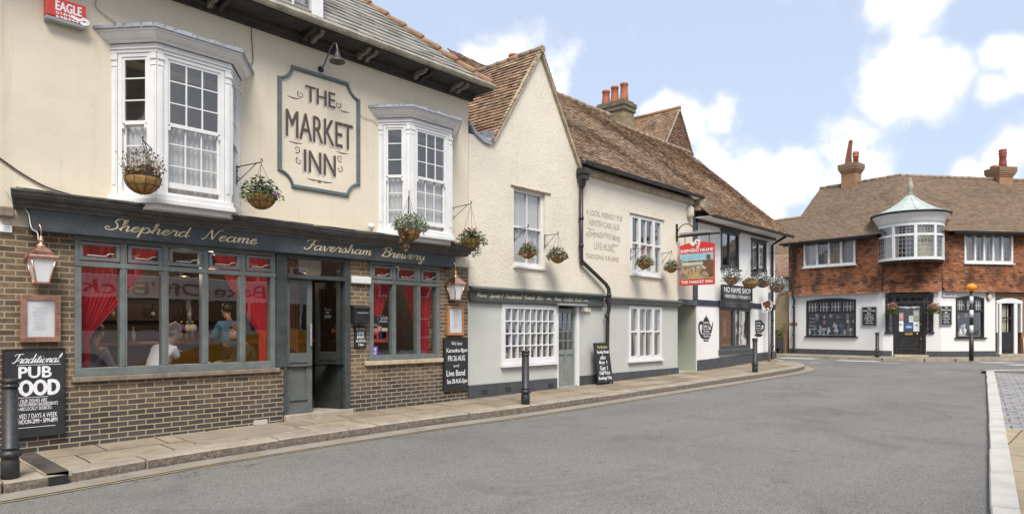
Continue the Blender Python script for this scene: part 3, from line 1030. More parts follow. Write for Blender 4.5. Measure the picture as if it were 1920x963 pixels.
        gm, fm = ['leaf'], ['fpink']
    g.build('foliage', gm, t)
    f.build('blooms' if kind != 'dry' else 'seed_heads', fm, t)
    return t


def ZR(x):
    return -.075 + .0115 * x


def ZW(x):
    return ZR(x) + .16 + .0032 * max(0, x - 18.5) ** 2 * (1 if x < 25 else 0) + (.135 if x >= 25 else 0)


F0 = Face((0, 9.8), (1, 9.8))


# ================================================================== SETTING
def slab_mat(name, cols, grout, bw, bh, msize=.012, off=.37, rot=0.0, rough=.85, bumpd=.01, noisy=.5):
    t = NT(name)
    mp = t.node('ShaderNodeMapping', {'Vector': t.tc.outputs['Object']})
    mp.inputs['Rotation'].default_value = (0, 0, rot)
    wob = t.node('ShaderNodeTexNoise', {'Vector': t.tc.outputs['Object'], 'Scale': 2.5, 'Detail': 3.0})
    v = t.node('ShaderNodeVectorMath', {0: mp.outputs[0]}, operation='ADD')
    w2 = t.node('ShaderNodeVectorMath', {0: wob.outputs['Color'], 1: (.04 * min(1, bw), .04 * min(1, bw), 0)}, operation='MULTIPLY')
    t.l.new(w2.outputs[0], v.inputs[1])
    bt = t.node('ShaderNodeTexBrick', {'Vector': v.outputs[0], 'Color1': (0, 0, 0, 1), 'Color2': (1, 1, 1, 1), 'Mortar': (.5, .5, .5, 1), 'Scale': 1.0, 'Mortar Size': msize, 'Mortar Smooth': .4, 'Bias': 0.0, 'Brick Width': bw, 'Row Height': bh}, offset=off, offset_frequency=2, squash=.75, squash_frequency=3)
    ramp = t.node('ShaderNodeValToRGB', {'Fac': bt.outputs['Color']})
    el = ramp.color_ramp.elements
    el[0].color = (*cols[0], 1)
    el[1].color = (*cols[-1], 1)
    for i, c in enumerate(cols[1:-1]):
        e = el.new((i + 1) / (len(cols) - 1))
        e.color = (*c, 1)
    c = ramp.outputs[0]
    c = t.mix(t.rng(t.noise(1.7, 6, .7), .42, .72, 0, noisy), c, sc3(cols[0], .58))
    c = t.mix(t.rng(t.noise(24, 4, .7), .5, .8, 0, .45), c, sc3(cols[0], .55))
    c = t.mix(t.rng(t.noise(46, 3, .6), .68, .74, 0, .6), c, (.10, .09, .08))
    c = t.mix(bt.outputs['Fac'], c, t.mix(t.noise(4, 3), grout, sc3(grout, .45)))
    n1 = t.bump(t.math('SUBTRACT', 1.0, bt.outputs['Fac']), .5, bumpd)
    nrm = t.bump(t.noise(30, 6, .7), .4, .008, n1)
    t.bsdf(c, rough, nrm, spec=.3)
    return t.m


def asphalt():
    t = NT('worn asphalt')
    big = t.noise(.35, 5, .6)
    lanes = t.noise(.8, 4, .6, t.obj(.25, 1.2, 1))
    c = t.mix(t.rng(big, .3, .7), (.162, .154, .142), (.202, .192, .177))
    c = t.mix(t.rng(lanes, .4, .7, 0, .35), c, (.215, .208, .196))
    c = t.mix(t.rng(t.noise(2.3, 6, .72), .55, .7, 0, .55), c, (.115, .111, .106))
    c = t.mix(t.rng(t.noise(.22, 3, .5, None, 1.5), .56, .60, 0, .22), c, (.10, .098, .095))
    c = t.mix(t.rng(t.noise(7, 5, .75), .66, .72, 0, .5), c, (.075, .072, .068))
    vo = t.node('ShaderNodeTexVoronoi', {'Vector': t.tc.outputs['Object'], 'Scale': 95.0})
    sp = t.node('ShaderNodeSeparateColor', {0: vo.outputs['Color']})
    c = t.mix(t.rng(sp.outputs[0], .55, 1.0, 0, .55), c, (.33, .315, .295))
    c = t.mix(t.rng(sp.outputs[1], .72, 1.0, 0, .65), c, (.045, .043, .042))
    c = t.mix(t.rng(t.noise(60, 3, .7), .55, .75, 0, .4), c, (.06, .058, .055))
    c = t.mix(t.rng(t.noise(.55, 6, .7, None, .8), .50, .66, 0, .38), c, (.10, .097, .092))
    c = t.mix(t.rng(t.noise(.9, 5, .65, t.obj(.18, 1.6, 1)), .55, .75, 0, .35), c, (.24, .232, .22))
    ed = t.node('ShaderNodeTexVoronoi', {'Vector': t.node('ShaderNodeVectorMath', {0: t.tc.outputs['Object'], 1: t.node('ShaderNodeTexNoise', {'Vector': t.tc.outputs['Object'], 'Scale': 1.5, 'Detail': 5.0}).outputs['Color']}, operation='ADD').outputs[0], 'Scale': .33}, feature='DISTANCE_TO_EDGE')
    ck = t.math('MULTIPLY', t.rng(ed.outputs['Distance'], .0, .0045, 1, 0), t.rng(t.noise(.4, 3), .48, .6))
    c = t.mix(t.math('MULTIPLY', ck, .7), c, (.05, .048, .045))
    h = t.math('ADD', vo.outputs['Distance'], t.noise(120, 3))
    t.bsdf(c, .92, t.bump(h, .55, .008, t.bump(t.noise(1.2, 3), .2, .03)), spec=.3)
    return t.m


MT['asphalt'] = asphalt()
MT['bracketpaint'] = M('peeling bracket paint', (.24, .21, .17), .85, .35, 8, .4, 40, wear=(.05, .045, .04), wearamt=.5)
MT['flags'] = slab_mat('york stone flags', [(.27, .215, .15), (.33, .27, .195), (.36, .30, .22), (.24, .18, .125), (.31, .27, .21)], (.105, .085, .06), .95, .62, .014, noisy=.75)
MT['flagsright'] = slab_mat('sandstone flags', [(.37, .29, .185), (.43, .345, .23), (.34, .275, .19)], (.22, .17, .11), 1.0, .62, .014)
MT['setts'] = slab_mat('grey granite setts', [(.22, .225, .235), (.33, .335, .34), (.42, .40, .36), (.27, .265, .26), (.36, .36, .37)], (.20, .165, .125), .26, .135, .016, .5, R(82), .6, .03, .35)
MT['kerbstone'] = M('granite kerb', (.33, .285, .225), .85, .2, 3, .5, 35, wear=(.16, .13, .10), wearamt=.6)
MT['palekerb'] = M('pale concrete kerb', (.50, .475, .43), .85, .1, 3, .35, 40, wear=(.30, .27, .23), wearamt=.66)
MT['gutterstone'] = M('pale gutter channel', (.27, .24, .205), .9, .15, 2, .3, 40, wear=(.14, .13, .12), wearamt=.6)
MT['yellowline'] = M('faded yellow line', (.33, .27, .13), .85, .2, 6, .2, 60, wear=(.20, .185, .155), wearamt=.49)
MT['whiteline'] = M('worn white road paint', (.55, .55, .53), .85, .15, 6, .2, 60, wear=(.18, .17, .16), wearamt=.56)


def zc(x):
    return ZR(min(max(x, -10), 42))


mb = MB()
gx = [-300, -60, -10] + [-10 + 2 * k for k in range(1, 27)] + [80, 400]
gy = [-400, -60, -20, -8, 0, 4, 8, 12, 20, 40, 100, 500]
for i, x in enumerate(gx):
    for y in gy:
        mb.v.append(Vector((x, y, zc(x))))
n = len(gy)
for i in range(len(gx) - 1):
    for j in range(n - 1):
        mb.face([i * n + j, (i + 1) * n + j, (i + 1) * n + j + 1, i * n + j + 1])
struct(mb.build('road', 'asphalt'))

# kerb line in front of the inn, turning into the side street
KB = [(-8, 8.4), (-2, 8.3), (1.6, 8.34), (3.7, 8.52), (6.8, 8.5), (9.6, 8.3), (14, 8.2), (19.4, 8.08), (22, 8.1), (23.6, 8.28), (24.6, 8.62), (25.4, 9.2), (25.9, 10.0), (26.1, 11.5), (26.2, 16), (26.3, 40)]


def resample(pl, step):
    out = [Vector(pl[0])]
    for a, b in zip(pl, pl[1:]):
        a, b = Vector(a), Vector(b)
        k = max(1, int((b - a).length / step))
        out += [a.lerp(b, (i + 1) / k) for i in range(k)]
    return out


def smooth_pl(pl, step=.5):
    ps = smooth_line(pl, 6)
    return resample(ps, step)


kl = smooth_pl(KB, .4)


def normals(pl):
    out = []
    for k in range(len(pl)):
        d = (pl[min(k + 1, len(pl) - 1)] - pl[max(k - 1, 0)]).normalized()
        out.append(Vector((-d.y, d.x)))
    return out


kn = normals(kl)
KW = .27
mb = MB()
prev = None
for p, nn in zip(kl, kn):
    a = p + nn * (KW - .02)
    zk = zc(p.x) + .125
    if p.x < 25.0 and p.y < 9.3:
        b, zb = Vector((a.x, 9.85)), ZW(p.x)
    else:
        b, zb = Vector((25.0, max(a.y, 9.85))), ZW(25.0)
    row = []
    for q in range(5):
        t = q / 4
        c = a.lerp(b, t)
        row.append(Vector((c.x, c.y, zk + (zb - zk) * t)))
    i = mb.pts(row)
    if prev is not None:
        for q in range(4):
            mb.face([prev + q, i + q, i + q + 1, prev + q + 1])
    prev = i
struct(mb.build('pavement', 'flags'))

# kerb stones, each a worn block
mb = MB()
acc_l, start, rnd = 0.0, 0, random.Random(3)
target = 1.1
for k in range(1, len(kl)):
    acc_l += (kl[k] - kl[k - 1]).length
    if acc_l >= target or k == len(kl) - 1:
        jz, jy = rnd.uniform(-.012, .012), rnd.uniform(-.012, .012)
        for q in range(start, k):
            e0 = .012 if q == start else 0
            e1 = .012 if q == k - 1 else 0
            A, B = kl[q], kl[q + 1]
            d = (B - A).normalized()
            A2, B2 = A + d * e0, B - d * e1
            na, nb = kn[q], kn[q + 1]
            r = []
            for P_, N_ in ((A2, na), (B2, nb)):
                zz = zc(P_.x)
                prof = [(jy + .006, -.12), (jy - .004, .04), (jy + .002, .108 + jz), (jy + .018, .128 + jz), (KW, .135 + jz * .5), (KW, -.12)]
                r.append([Vector((P_.x + N_.x * o_, P_.y + N_.y * o_, zz + h_)) for o_, h_ in prof])
            i0 = mb.pts(r[0]); i1 = mb.pts(r[1])
            for w in range(6):
                u = (w + 1) % 6
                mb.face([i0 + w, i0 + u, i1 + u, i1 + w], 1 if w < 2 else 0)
            if q == start:
                mb.face([i0 + w for w in reversed(range(6))])
            if q == k - 1:
                mb.face([i1 + w for w in range(6)])
        acc_l, start = 0.0, k
        target = rnd.uniform(.85, 1.5)
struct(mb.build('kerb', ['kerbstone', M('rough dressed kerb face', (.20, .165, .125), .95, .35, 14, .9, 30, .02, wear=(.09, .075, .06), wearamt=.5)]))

# gutter channel and double yellow lines
def strip(pl, nn, o0, o1, h, name, mat, rag=0.0, rg=random.Random(5), i0=0, i1=None):
    m = MB()
    pr = None
    for p, n_ in list(zip(pl, nn))[i0:i1]:
        a, b = p + n_ * (o0 + rg.uniform(-rag, rag)), p + n_ * (o1 + rg.uniform(-rag, rag))
        i = m.pts([(a.x, a.y, zc(a.x) + h), (b.x, b.y, zc(b.x) + h)])
        if pr is not None:
            m.face([pr, pr + 1, i + 1, i])
        pr = i
    return struct(m.build(name, mat))


strip(kl, kn, .02, -.30, .004, 'gutter', 'gutterstone', .004)
strip(kl, kn, -.315, -.355, .008, 'yellow_line', 'yellowline', .004)
strip(kl, kn, -.40, -.44, .008, 'yellow_line', 'yellowline', .004)

# right hand kerb, flags, setts
RK = [(-6, -.87), (7.1, .92), (16, 2.12), (25.1, 3.37)]
rl = resample([Vector(p) for p in RK], .5)
rn = normals(rl)
mb = MB()
rnd = random.Random(8)
k = 0
while k < len(rl) - 1:
    m_ = min(len(rl) - 1, k + rnd.choice([2, 2, 3, 3]))
    A, B = rl[k], rl[m_]
    n_ = rn[k]
    d = (B - A).normalized()
    j = rnd.uniform(-.008, .008)
    A, B = A + d * .006, B - d * .006
    pr = [(j, -.1), (j, .055), (j - .012, .07), (-.2, .072 + j * .4), (-.2, -.1)]
    i0 = mb.pts([(A.x + n_.x * o_, A.y + n_.y * o_, zc(A.x) + h_) for o_, h_ in pr])
    i1 = mb.pts([(B.x + n_.x * o_, B.y + n_.y * o_, zc(B.x) + h_) for o_, h_ in pr])
    for w in range(5):
        u = (w + 1) % 5
        mb.face([i0 + w, i1 + w, i1 + u, i0 + u])
    mb.face([i0 + w for w in range(5)])
    mb.face([i1 + w for w in reversed(range(5))])
    k = m_
struct(mb.build('kerb', 'palekerb'))
mb, m2 = MB(), MB()
for q in range(len(rl) - 1):
    A, B = rl[q] - rn[q] * .19, rl[q + 1] - rn[q + 1] * .19
    tgt = mb if (A.x + B.x) / 2 < 12.6 else m2
    for y0_, y1_ in ((None, -4), (-4, -12), (-12, -30)):
        ya = A.y if y0_ is None else y0_
        yb = B.y if y0_ is None else y0_
        tgt.poly([(A.x, y1_, zc(A.x) + .055), (B.x, y1_, zc(B.x) + .055), (B.x, yb, zc(B.x) + .055), (A.x, ya, zc(A.x) + .055)])
struct(mb.build('pavement', 'flagsright'))
struct(m2.build('cobbles', 'setts'))
# rounded end of the square: kerb nosing and yellow line
mb = MB()
ps = [(25.1, 3.5), (25.9, 3.05), (26.6, 2.2), (27.0, 1.0), (27.1, -12)]
pl = smooth_pl(ps, .4)
nn = normals(pl)
prev = None
for p, n_ in zip(pl, nn):
    i = mb.pts([(p.x + n_.x * o_, p.y + n_.y * o_, zc(p.x) + h_) for o_, h_ in ((0.0, -.1), (0.0, .09), (-.16, .095), (-.16, -.1))])
    if prev is not None:
        for w in range(3):
            mb.face([prev + w, i + w, i + w + 1, prev + w + 1])
    prev = i
struct(mb.build('kerb', 'palekerb'))
strip(pl, nn, .10, .17, .008, 'yellow_line', 'yellowline', .005)
mb = MB()
for a, b in zip(pl, pl[1:]):
    mb.poly([(25.0, a.y, zc(25) + .07), (a.x - .1, a.y, zc(a.x) + .075), (b.x - .1, b.y, zc(b.x) + .075), (25.0, b.y, zc(25) + .07)])
struct(mb.build('pavement', 'asphalt'))
for q, (x, y, w_, l_, a) in enumerate([(30.4, 10.9, .9, 1.6, 1.45), (29.75, 8.3, .7, 1.5, 1.5), (31.5, 3.9, .55, 1.4, -.7), (30.7, 2.7, .55, 2.2, -.7), (29.0, 7.0, .25, .8, 1.5), (27.6, 9.2, .2, .5, 1.2)]):
    mb = MB(Matrix.Translation((x, y, 0)) @ Matrix.Rotation(a, 4, 'Z'))
    mb.poly([(-l_ / 2, -w_ / 2, zc(x) + .006), (l_ / 2, -w_ / 2, zc(x) + .006), (l_ / 2, w_ / 2, zc(x) + .006), (-l_ / 2, w_ / 2, zc(x) + .006)])
    struct(mb.build('road_marking', 'whiteline'))


# ================================================================== THE INN
X, Z = F0.x, F0.z
pub = thing('inn', 'cream rendered inn with dark brick front, canted bay windows and grey slate roof', 'building', (3.0, 9.8, .1), 0, None, (3.0, 0, .1))
XL, XR = -4.0, 9.42
WX0, WX1, WZ0, WZ1 = X(139), X(515), 1.02, 2.75
DX0, DX1 = X(531), X(655)
RX0, RX1 = X(692), X(823)
TRZ = 2.41
mb = MB()
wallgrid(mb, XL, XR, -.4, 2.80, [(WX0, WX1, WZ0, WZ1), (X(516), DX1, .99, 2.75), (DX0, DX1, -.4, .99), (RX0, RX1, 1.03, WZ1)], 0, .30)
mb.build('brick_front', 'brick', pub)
B1 = (3.03, 4.74, 3.40, 4.37, .50)
B2_ = (7.25, 8.92, 7.60, 8.56, .46)
mb = MB()
wallgrid(mb, XL, XR, 2.80, 6.17, [(B1[0] + .12, B1[1] - .12, 3.36, 5.12), (B2_[0] + .12, B2_[1] - .12, 3.36, 5.12)], -.012, .25)
mb.box(XL, XR, .25, 6.0, 6.05, 6.1)
mb.poly([(XR, -.012, 2.8), (XR, 8, 2.8), (XR, 8, 6.17), (XR, -.012, 6.17)])
mb.build('rendered_wall', 'cream', pub)
# dim rooms behind the upstairs windows
for b in (B1, B2_):
    mb = MB()
    room(mb, b[0] - .3, b[1] + .3, .26, 1.1, 3.0, 5.4)
    mb.build('room', 'paleroom', pub)

# shopfront fascia and cornice
FX0, FX1 = 2.11, 8.95
mb = MB()
mb.prism([(FX0 + .03, 2.755), (FX1, 2.76), (FX1, 3.02), (FX0, 3.02)], -.15, .02)
fas = mb.build('fascia_board', 'fascia', pub, .006)
mb = MB()
prof = [(.0, 3.0), (-.17, 3.0), (-.19, 3.03), (-.235, 3.05), (-.245, 3.085), (-.30, 3.10), (-.335, 3.135), (-.345, 3.17), (-.36, 3.175), (-.36, 3.195), (-.05, 3.235), (.0, 3.235)]
NX = 40
px0, px1 = 2.0, 9.2
rings = []
for k in range(NX + 1):
    xx = px0 + (px1 - px0) * k / NX
    sag = .012 * math.sin(k * .45) + .008 * noise.noise(Vector((k * .6, 0, 0)))
    rings.append(mb.pts([(xx + (0.12 if k == NX else (-.12 if k == 0 else 0)) * (-y / .36), y, z + sag) for y, z in prof]))
for a, b in zip(rings, rings[1:]):
    for w in range(len(prof)):
        u = (w + 1) % len(prof)
        mb.face([a + w, a + u, b + u, b + w])
mb.face([rings[0] + w for w in reversed(range(len(prof)))])
mb.face([rings[-1] + w for w in range(len(prof))])
mb.build('cornice', 'cornice', pub)
mb = MB()
rg = random.Random(4)
x = 2.0
while x < 9.2:
    w_ = rg.uniform(.25, .6)
    mb.hexa([(x, -.34, 3.196), (min(x + w_, 9.25), -.34, 3.196), (min(x + w_, 9.25), .0, 3.238), (x, .0, 3.238),
             (x, -.35 + rg.uniform(-.02, .02), 3.206 + rg.uniform(0, .012)), (min(x + w_, 9.25), -.35 + rg.uniform(-.02, .02), 3.206 + rg.uniform(0, .012)), (min(x + w_, 9.25), .0, 3.262 + rg.uniform(0, .02)), (x, .0, 3.262 + rg.uniform(0, .02))])
    x += w_
mb.build('cornice_flashing', 'stonegutter', pub)
mb = MB()
FY = -.15
zf = lambda px, py: F0.z(px, py, FY)
xf_ = lambda px: F0.x(px, FY)
put_script(mb, 'Shepherd', xf_(194), xf_(357), 2.852, .068, FY - .003, thick=.32, thin=.14)
put_script(mb, 'Neame', xf_(377), xf_(484), 2.842, .074, FY - .003, thick=.32, thin=.14)
put_script(mb, 'Faversham', xf_(568), xf_(698), 2.842, .074, FY - .003, thick=.32, thin=.14)
put_script(mb, 'Brewery', xf_(713), xf_(798), 2.842, .074, FY - .003, thick=.32, thin=.14)
mb.build('lettering', 'gold', fas)

# grey joinery of the front
def light_bar(m, a, b, z):
    m.tube([(a + .03, -.0, z), (b - .14, -.0, z - .004), (b - .10, -.004, z + .03), (b - .04, -.0, z + .035)], .005, 5)


PXM = [139, 231, 309, 384, 454, 515]
cols = [X(p) for p in PXM]
mb = MB()
fw = .085
mb.box(WX0, WX1, -.03, .10, WZ0 - .03, WZ0 + .075)
mb.box(WX0, WX1, -.02, .10, WZ1 - .05, WZ1 + .03)
mb.box(WX0, WX1, -.035, .10, TRZ - .035, TRZ + .03)
for k, xx in enumerate(cols):
    w0 = 0 if k == 0 else fw / 2
    w1 = 0 if k == 5 else fw / 2
    w0, w1 = (0, fw * .9) if k == 0 else ((fw * .9, 0) if k == 5 else (w0, w1))
    mb.box(xx - w0, xx + w1, -.025, .095, WZ0 + .075, TRZ - .035)
    mb.box(xx - w0, xx + w1, -.025, .095, TRZ + .03, WZ1 - .05)
    if 0 < k < 5:
        mb.box(xx - .012, xx + .012, -.037, -.02, WZ0 + .08, WZ1 - .055)
bigwin = mb.build('window', 'framegrey', pub, .006)
mb = MB()
mb.box(WX0 - .03, WX1 + .06, -.06, .12, WZ0 - .10, WZ0 - .03)
mb.build('sill', 'sill', bigwin, .012)
for a, b in zip(cols, cols[1:]):
    g = MB()
    g.poly([(a, .04, WZ0), (b, .04, WZ0), (b, .04, TRZ), (a, .04, TRZ)])
    g.build('pane', 'glass', bigwin)
    a2, b2 = a + fw * .6, b - fw * .6
    m = MB()
    z0_, z1_ = TRZ + .045, WZ1 - .065
    m.box(a2, b2, -.038, .03, z0_, z0_ + .045); m.box(a2, b2, -.038, .03, z1_ - .035, z1_)
    m.box(a2, a2 + .04, -.038, .03, z0_ + .045, z1_ - .035); m.box(b2 - .04, b2, -.038, .03, z0_ + .045, z1_ - .035)
    tl = m.build('top_light', 'framegrey', bigwin, .004)
    g = MB()
    g.poly([(a2 + .04, .01, z0_ + .045), (b2 - .04, .01, z0_ + .045), (b2 - .04, .01, z1_ - .035), (a2 + .04, .01, z1_ - .035)])
    g.build('top_pane', 'glass', bigwin)
    m = MB()
    m.xf = Matrix.Translation((0, -.045, 0))
    light_bar(m, a2 + .05, b2 - .03, z0_ + .065)
    m.build('stay', 'whitepaint', bigwin)

cols2 = [X(p) for p in (692, 738, 784, 823)]
mb = MB()
Z0r = 1.05
mb.box(RX0, RX1, -.03, .10, Z0r - .02, Z0r + .07)
mb.box(RX0, RX1, -.02, .10, WZ1 - .05, WZ1 + .03)
mb.box(RX0, RX1, -.035, .10, TRZ - .035, TRZ + .03)
for k, xx in enumerate(cols2):
    w0, w1 = (0, .08) if k == 0 else ((.08, 0) if k == 3 else (.04, .04))
    mb.box(xx - w0, xx + w1, -.025, .095, Z0r + .07, TRZ - .035)
    mb.box(xx - w0, xx + w1, -.025, .095, TRZ + .03, WZ1 - .05)
win2 = mb.build('window', 'framegrey', pub, .006)
mb = MB()
mb.box(RX0 - .1, RX1 + .06, -.07, .12, Z0r - .095, Z0r - .02)
mb.build('sill', 'palesill', win2, .008)
for a, b in zip(cols2, cols2[1:]):
    g = MB()
    g.poly([(a, .04, Z0r), (b, .04, Z0r), (b, .04, TRZ), (a, .04, TRZ)])
    g.build('pane', 'glass', win2)
    a2, b2 = a + .055, b - .055
    m = MB()
    z0_, z1_ = TRZ + .045, WZ1 - .065
    m.box(a2, b2, -.038, .03, z0_, z0_ + .045); m.box(a2, b2, -.038, .03, z1_ - .035, z1_)
    m.box(a2, a2 + .04, -.038, .03, z0_ + .045, z1_ - .035); m.box(b2 - .04, b2, -.038, .03, z0_ + .045, z1_ - .035)
    m.build('top_light', 'framegrey', win2, .004)
    g = MB()
    g.poly([(a2 + .04, .01, z0_ + .045), (b2 - .04, .01, z0_ + .045), (b2 - .04, .01, z1_ - .035), (a2 + .04, .01, z1_ - .035)])
    g.build('top_pane', 'glass', win2)
    m = MB()
    m.xf = Matrix.Translation((0, -.045, 0))
    light_bar(m, a2 + .05, b2 - .03, z0_ + .065)
    m.build('stay', 'whitepaint', win2)

# doorway: posts, transom light, step and two leaves
mb = MB()
mb.box(X(516), DX0 + .05, -.035, .14, .99, 2.76)
mb.box(DX0, DX0 + .05, -.03, .14, .12, .985)
mb.box(X(645), DX1, -.035, .14, .10, 2.76)
mb.box(DX0 + .05, X(645), -.05, .13, TRZ - .03, TRZ + .035)
mb.box(DX0 + .05, X(645), -.03, .12, 2.70, 2.76)
df = mb.build('door_frame', 'slatepaint', pub, .006)
g = MB()
g.poly([(DX0 + .05, .05, TRZ), (X(645), .05, TRZ), (X(645), .05, 2.71), (DX0 + .05, .05, 2.71)])
g.build('transom_pane', 'glass', df)
mb = MB()
mb.box(DX0, DX1 + .02, -.10, .5, -.1, .245)
mb.build('door_step', 'step', pub, .012)


def leaf(xf, w, h, mat, name, label=None):
    m = MB(xf)
    st, zl = .085, .80
    m.box(0, st, 0, .045, 0, h); m.box(w - st, w, 0, .045, 0, h)
    m.box(st, w - st, .001, .045, 0, .16); m.box(st, w - st, .001, .045, zl, zl + .15); m.box(st, w - st, .001, .045, h - .11, h)
    m.box(st, w - st, .018, .035, .16, zl)
    for a, b, c, d in ((st, w - st, .20, .225), (st, w - st, zl - .065, zl - .04), (st, st + .025, .225, zl - .065), (w - st - .025, w - st, .225, zl - .065)):
        m.box(a, b, -.008, .02, c, d)
    m.box(-.0, w, -.03, .0, .0, .045)
    o = m.build(name, mat, pub, .004, label)
    g = MB(xf)
    g.poly([(st, .022, zl + .15), (w - st, .022, zl + .15), (w - st, .022, h - .11), (st, .022, h - .11)])
    g.build('pane', 'glass', o)
    m = MB(xf)
    m.box(w - st + .03, w - st + .06, -.035, -.022, 1.06, 1.42)
    m.box(w - st + .035, w - st + .055, -.024, 0, 1.08, 1.10); m.box(w - st + .035, w - st + .055, -.024, 0, 1.38, 1.40)
    m.build('handle', 'galv', o)
    return o


lw = X(588) - DX0 - .05
leaf(Matrix.Translation((DX0 + .05, .04, .25)), lw, 2.12, 'doorgrey', 'door', 'closed left door leaf in lighter grey')
leaf(Matrix.Translation((X(645), .06, .25)) @ Matrix.Rotation(R(180 - 70), 4, 'Z') @ Matrix.Scale(1, 4), .52, 2.12, 'doorshade', 'door', 'right door leaf standing open inwards, its colour darkened for shade')

# canted bays
def bay(b, name, label):
    x0, x1, xa, xb, p = b
    ztop, zbot = 5.15, 3.33
    pl = [(x0, 0), (xa, -p), (xb, -p), (x1, 0)]
    def off(d, pts=pl):
        """outline pushed out by d"""
        q = []
        segs = list(zip(pts, pts[1:]))
        ln = []
        for (ax, ay), (bx, by) in segs:
            dx, dy = bx - ax, by - ay
            L = math.hypot(dx, dy)
            nx, ny = dy / L, -dx / L
            ln.append(((ax + nx * d, ay + ny * d), (dx / L, dy / L)))
        def isect(l1, l2):
            (p1, d1), (p2, d2) = l1, l2
            den = d1[0] * d2[1] - d1[1] * d2[0]
            t = ((p2[0] - p1[0]) * d2[1] - (p2[1] - p1[1]) * d2[0]) / den
            return (p1[0] + d1[0] * t, p1[1] + d1[1] * t)
        wall = ((0, 0), (1, 0))
        q.append(isect(wall, ln[0])); q.append(isect(ln[0], ln[1])); q.append(isect(ln[1], ln[2])); q.append(isect(ln[2], wall))
        return q
    m = MB()
    m.prismz(off(.075), zbot - .13, zbot - .07); m.prismz(off(.045), zbot - .07, zbot - .003)
    m.prismz(off(-.01), zbot - .20, zbot - .131)
    root = m.build('bay_window', 'whitepaint', pub, .006, label)
    m = MB()
    m.prismz(off(.012), ztop + .002, ztop + .115); m.prismz(off(.03), ztop + .045, ztop + .06)
    prof = [(.03, ztop + .116), (.055, ztop + .12), (.06, ztop + .145), (.10, ztop + .16), (.135, ztop + .195), (.145, ztop + .225), (.165, ztop + .226), (.165, ztop + .245)]
    rings = [m.pts([(q[0], q[1], z) for q in off(d)]) for d, z in prof]
    for a, c in zip(rings, rings[1:]):
        for k in range(3):
            m.face([a + k, a + k + 1, c + k + 1, c + k])
    m.build('cornice', 'whitepaint', root)
    m = MB()
    o0, o1 = off(.18), off(.03)
    rg = random.Random(int(x0 * 10))
    i0 = m.pts([(q[0], q[1], ztop + .246) for q in o0]); i1 = m.pts([(q[0], q[1], ztop + .275) for q in o0]); i2 = m.pts([(q[0], min(q[1] + .3, -.012), ztop + .36) for q in o1])
    for k in range(3):
        m.face([i0 + k, i0 + k + 1, i1 + k + 1, i1 + k]); m.face([i1 + k, i1 + k + 1, i2 + k + 1, i2 + k])
    m.face([i0 + k for k in (3, 2, 1, 0)])
    for k in range(3):
        A, B = Vector(o0[k]), Vector(o0[k + 1])
        L = (B - A).length
        s = 0
        while s < L:
            l_ = min(rg.uniform(.05, .14), L - s + .01)
            a_, b_ = A.lerp(B, s / L), A.lerp(B, min(1, (s + l_) / L))
            h = rg.uniform(.012, .035)
            nx, ny = (B - A).y / L, -(B - A).x / L
            m.hexa([(a_.x + nx * .008, a_.y + ny * .008, ztop + .25), (b_.x + nx * .008, b_.y + ny * .008, ztop + .25), (b_.x - nx * .1, b_.y - ny * .1, ztop + .255), (a_.x - nx * .1, a_.y - ny * .1, ztop + .255),
                    (a_.x + nx * .008, a_.y + ny * .008, ztop + .27 + h), (b_.x + nx * .008, b_.y + ny * .008, ztop + .27 + h), (b_.x - nx * .1, b_.y - ny * .1, ztop + .29 + h), (a_.x - nx * .1, a_.y - ny * .1, ztop + .29 + h)])
            s += l_ + rg.uniform(0, .03)
    m.build('lead_cover', 'lead', root)
    # three faces: corner pilasters and sash windows
    pm = MB()
    for k, (A, B) in enumerate(zip(pl, pl[1:])):
        A, B = Vector(A), Vector(B)
        L = (B - A).length
        xf = Matrix.Translation((A.x, A.y, 0)) @ Matrix.Rotation(math.atan2((B - A).y, (B - A).x), 4, 'Z')
        pw = .085
        pm.xf = xf
        for s0 in (0.0, L - pw):
            pm.box(s0 + .004, s0 + pw - .004, -.012, .09, zbot, ztop)
            pm.box(s0 + .02, s0 + pw - .02, -.022, -.010, zbot + .12, ztop - .20)
            pm.box(s0, s0 + pw, -.026, -.011, ztop - .09, ztop - .05); pm.box(s0 + .004, s0 + pw - .004, -.02, -.011, ztop - .17, ztop - .155)
        a, c = pw, L - pw
        mid = k == 1
        cc = (1 / 3, 2 / 3) if mid else ()
        m = MB(xf)
        f = .055
        m.box(a, a + f, 0, .09, zbot, ztop); m.box(c - f, c, 0, .09, zbot, ztop)
        m.box(a + f, c - f, .001, .09, zbot, zbot + .03); m.box(a + f, c - f, .001, .09, ztop - .05, ztop)
        zm = zbot + (ztop - zbot) * .505
        # top sash in front, bottom sash behind it (the middle one stands a little open)
        lift = .075 if mid else 0.0
        for (za, zb, yo, rails) in ((zm, ztop - .05, .012, (1 / 3, 2 / 3)), (zbot + .03 + lift, zm + lift * .5, .045, (1 / 3, 2 / 3))):
            rw = .03
            m.box(a + f, a + f + rw, yo, yo + .03, za, zb); m.box(c - f - rw, c - f, yo, yo + .03, za, zb)
            m.box(a + f + rw, c - f - rw, yo + .001, yo + .03, za - (.02 if yo < .03 else 0), za + (.03 if yo < .03 else .075)); m.box(a + f + rw, c - f - rw, yo + .001, yo + .03, zb - .035, zb)
            A2, C2 = a + f + rw, c - f - rw
            for q in cc:
                xx = A2 + (C2 - A2) * q
                m.box(xx - .010, xx + .010, yo + .004, yo + .026, za, zb)
            for q in rails:
                zz = za + (zb - za) * q + .01
                m.box(A2, C2, yo + .005, yo + .025, zz - .009, zz + .009)
        for xx in (a + f, c - f - .03):
            m.box(xx, xx + .03, -.004, .014, zm - .075, zm - .02)
        w = m.build('sash_window', 'whitepaint', root, .003)
        g = MB(xf)
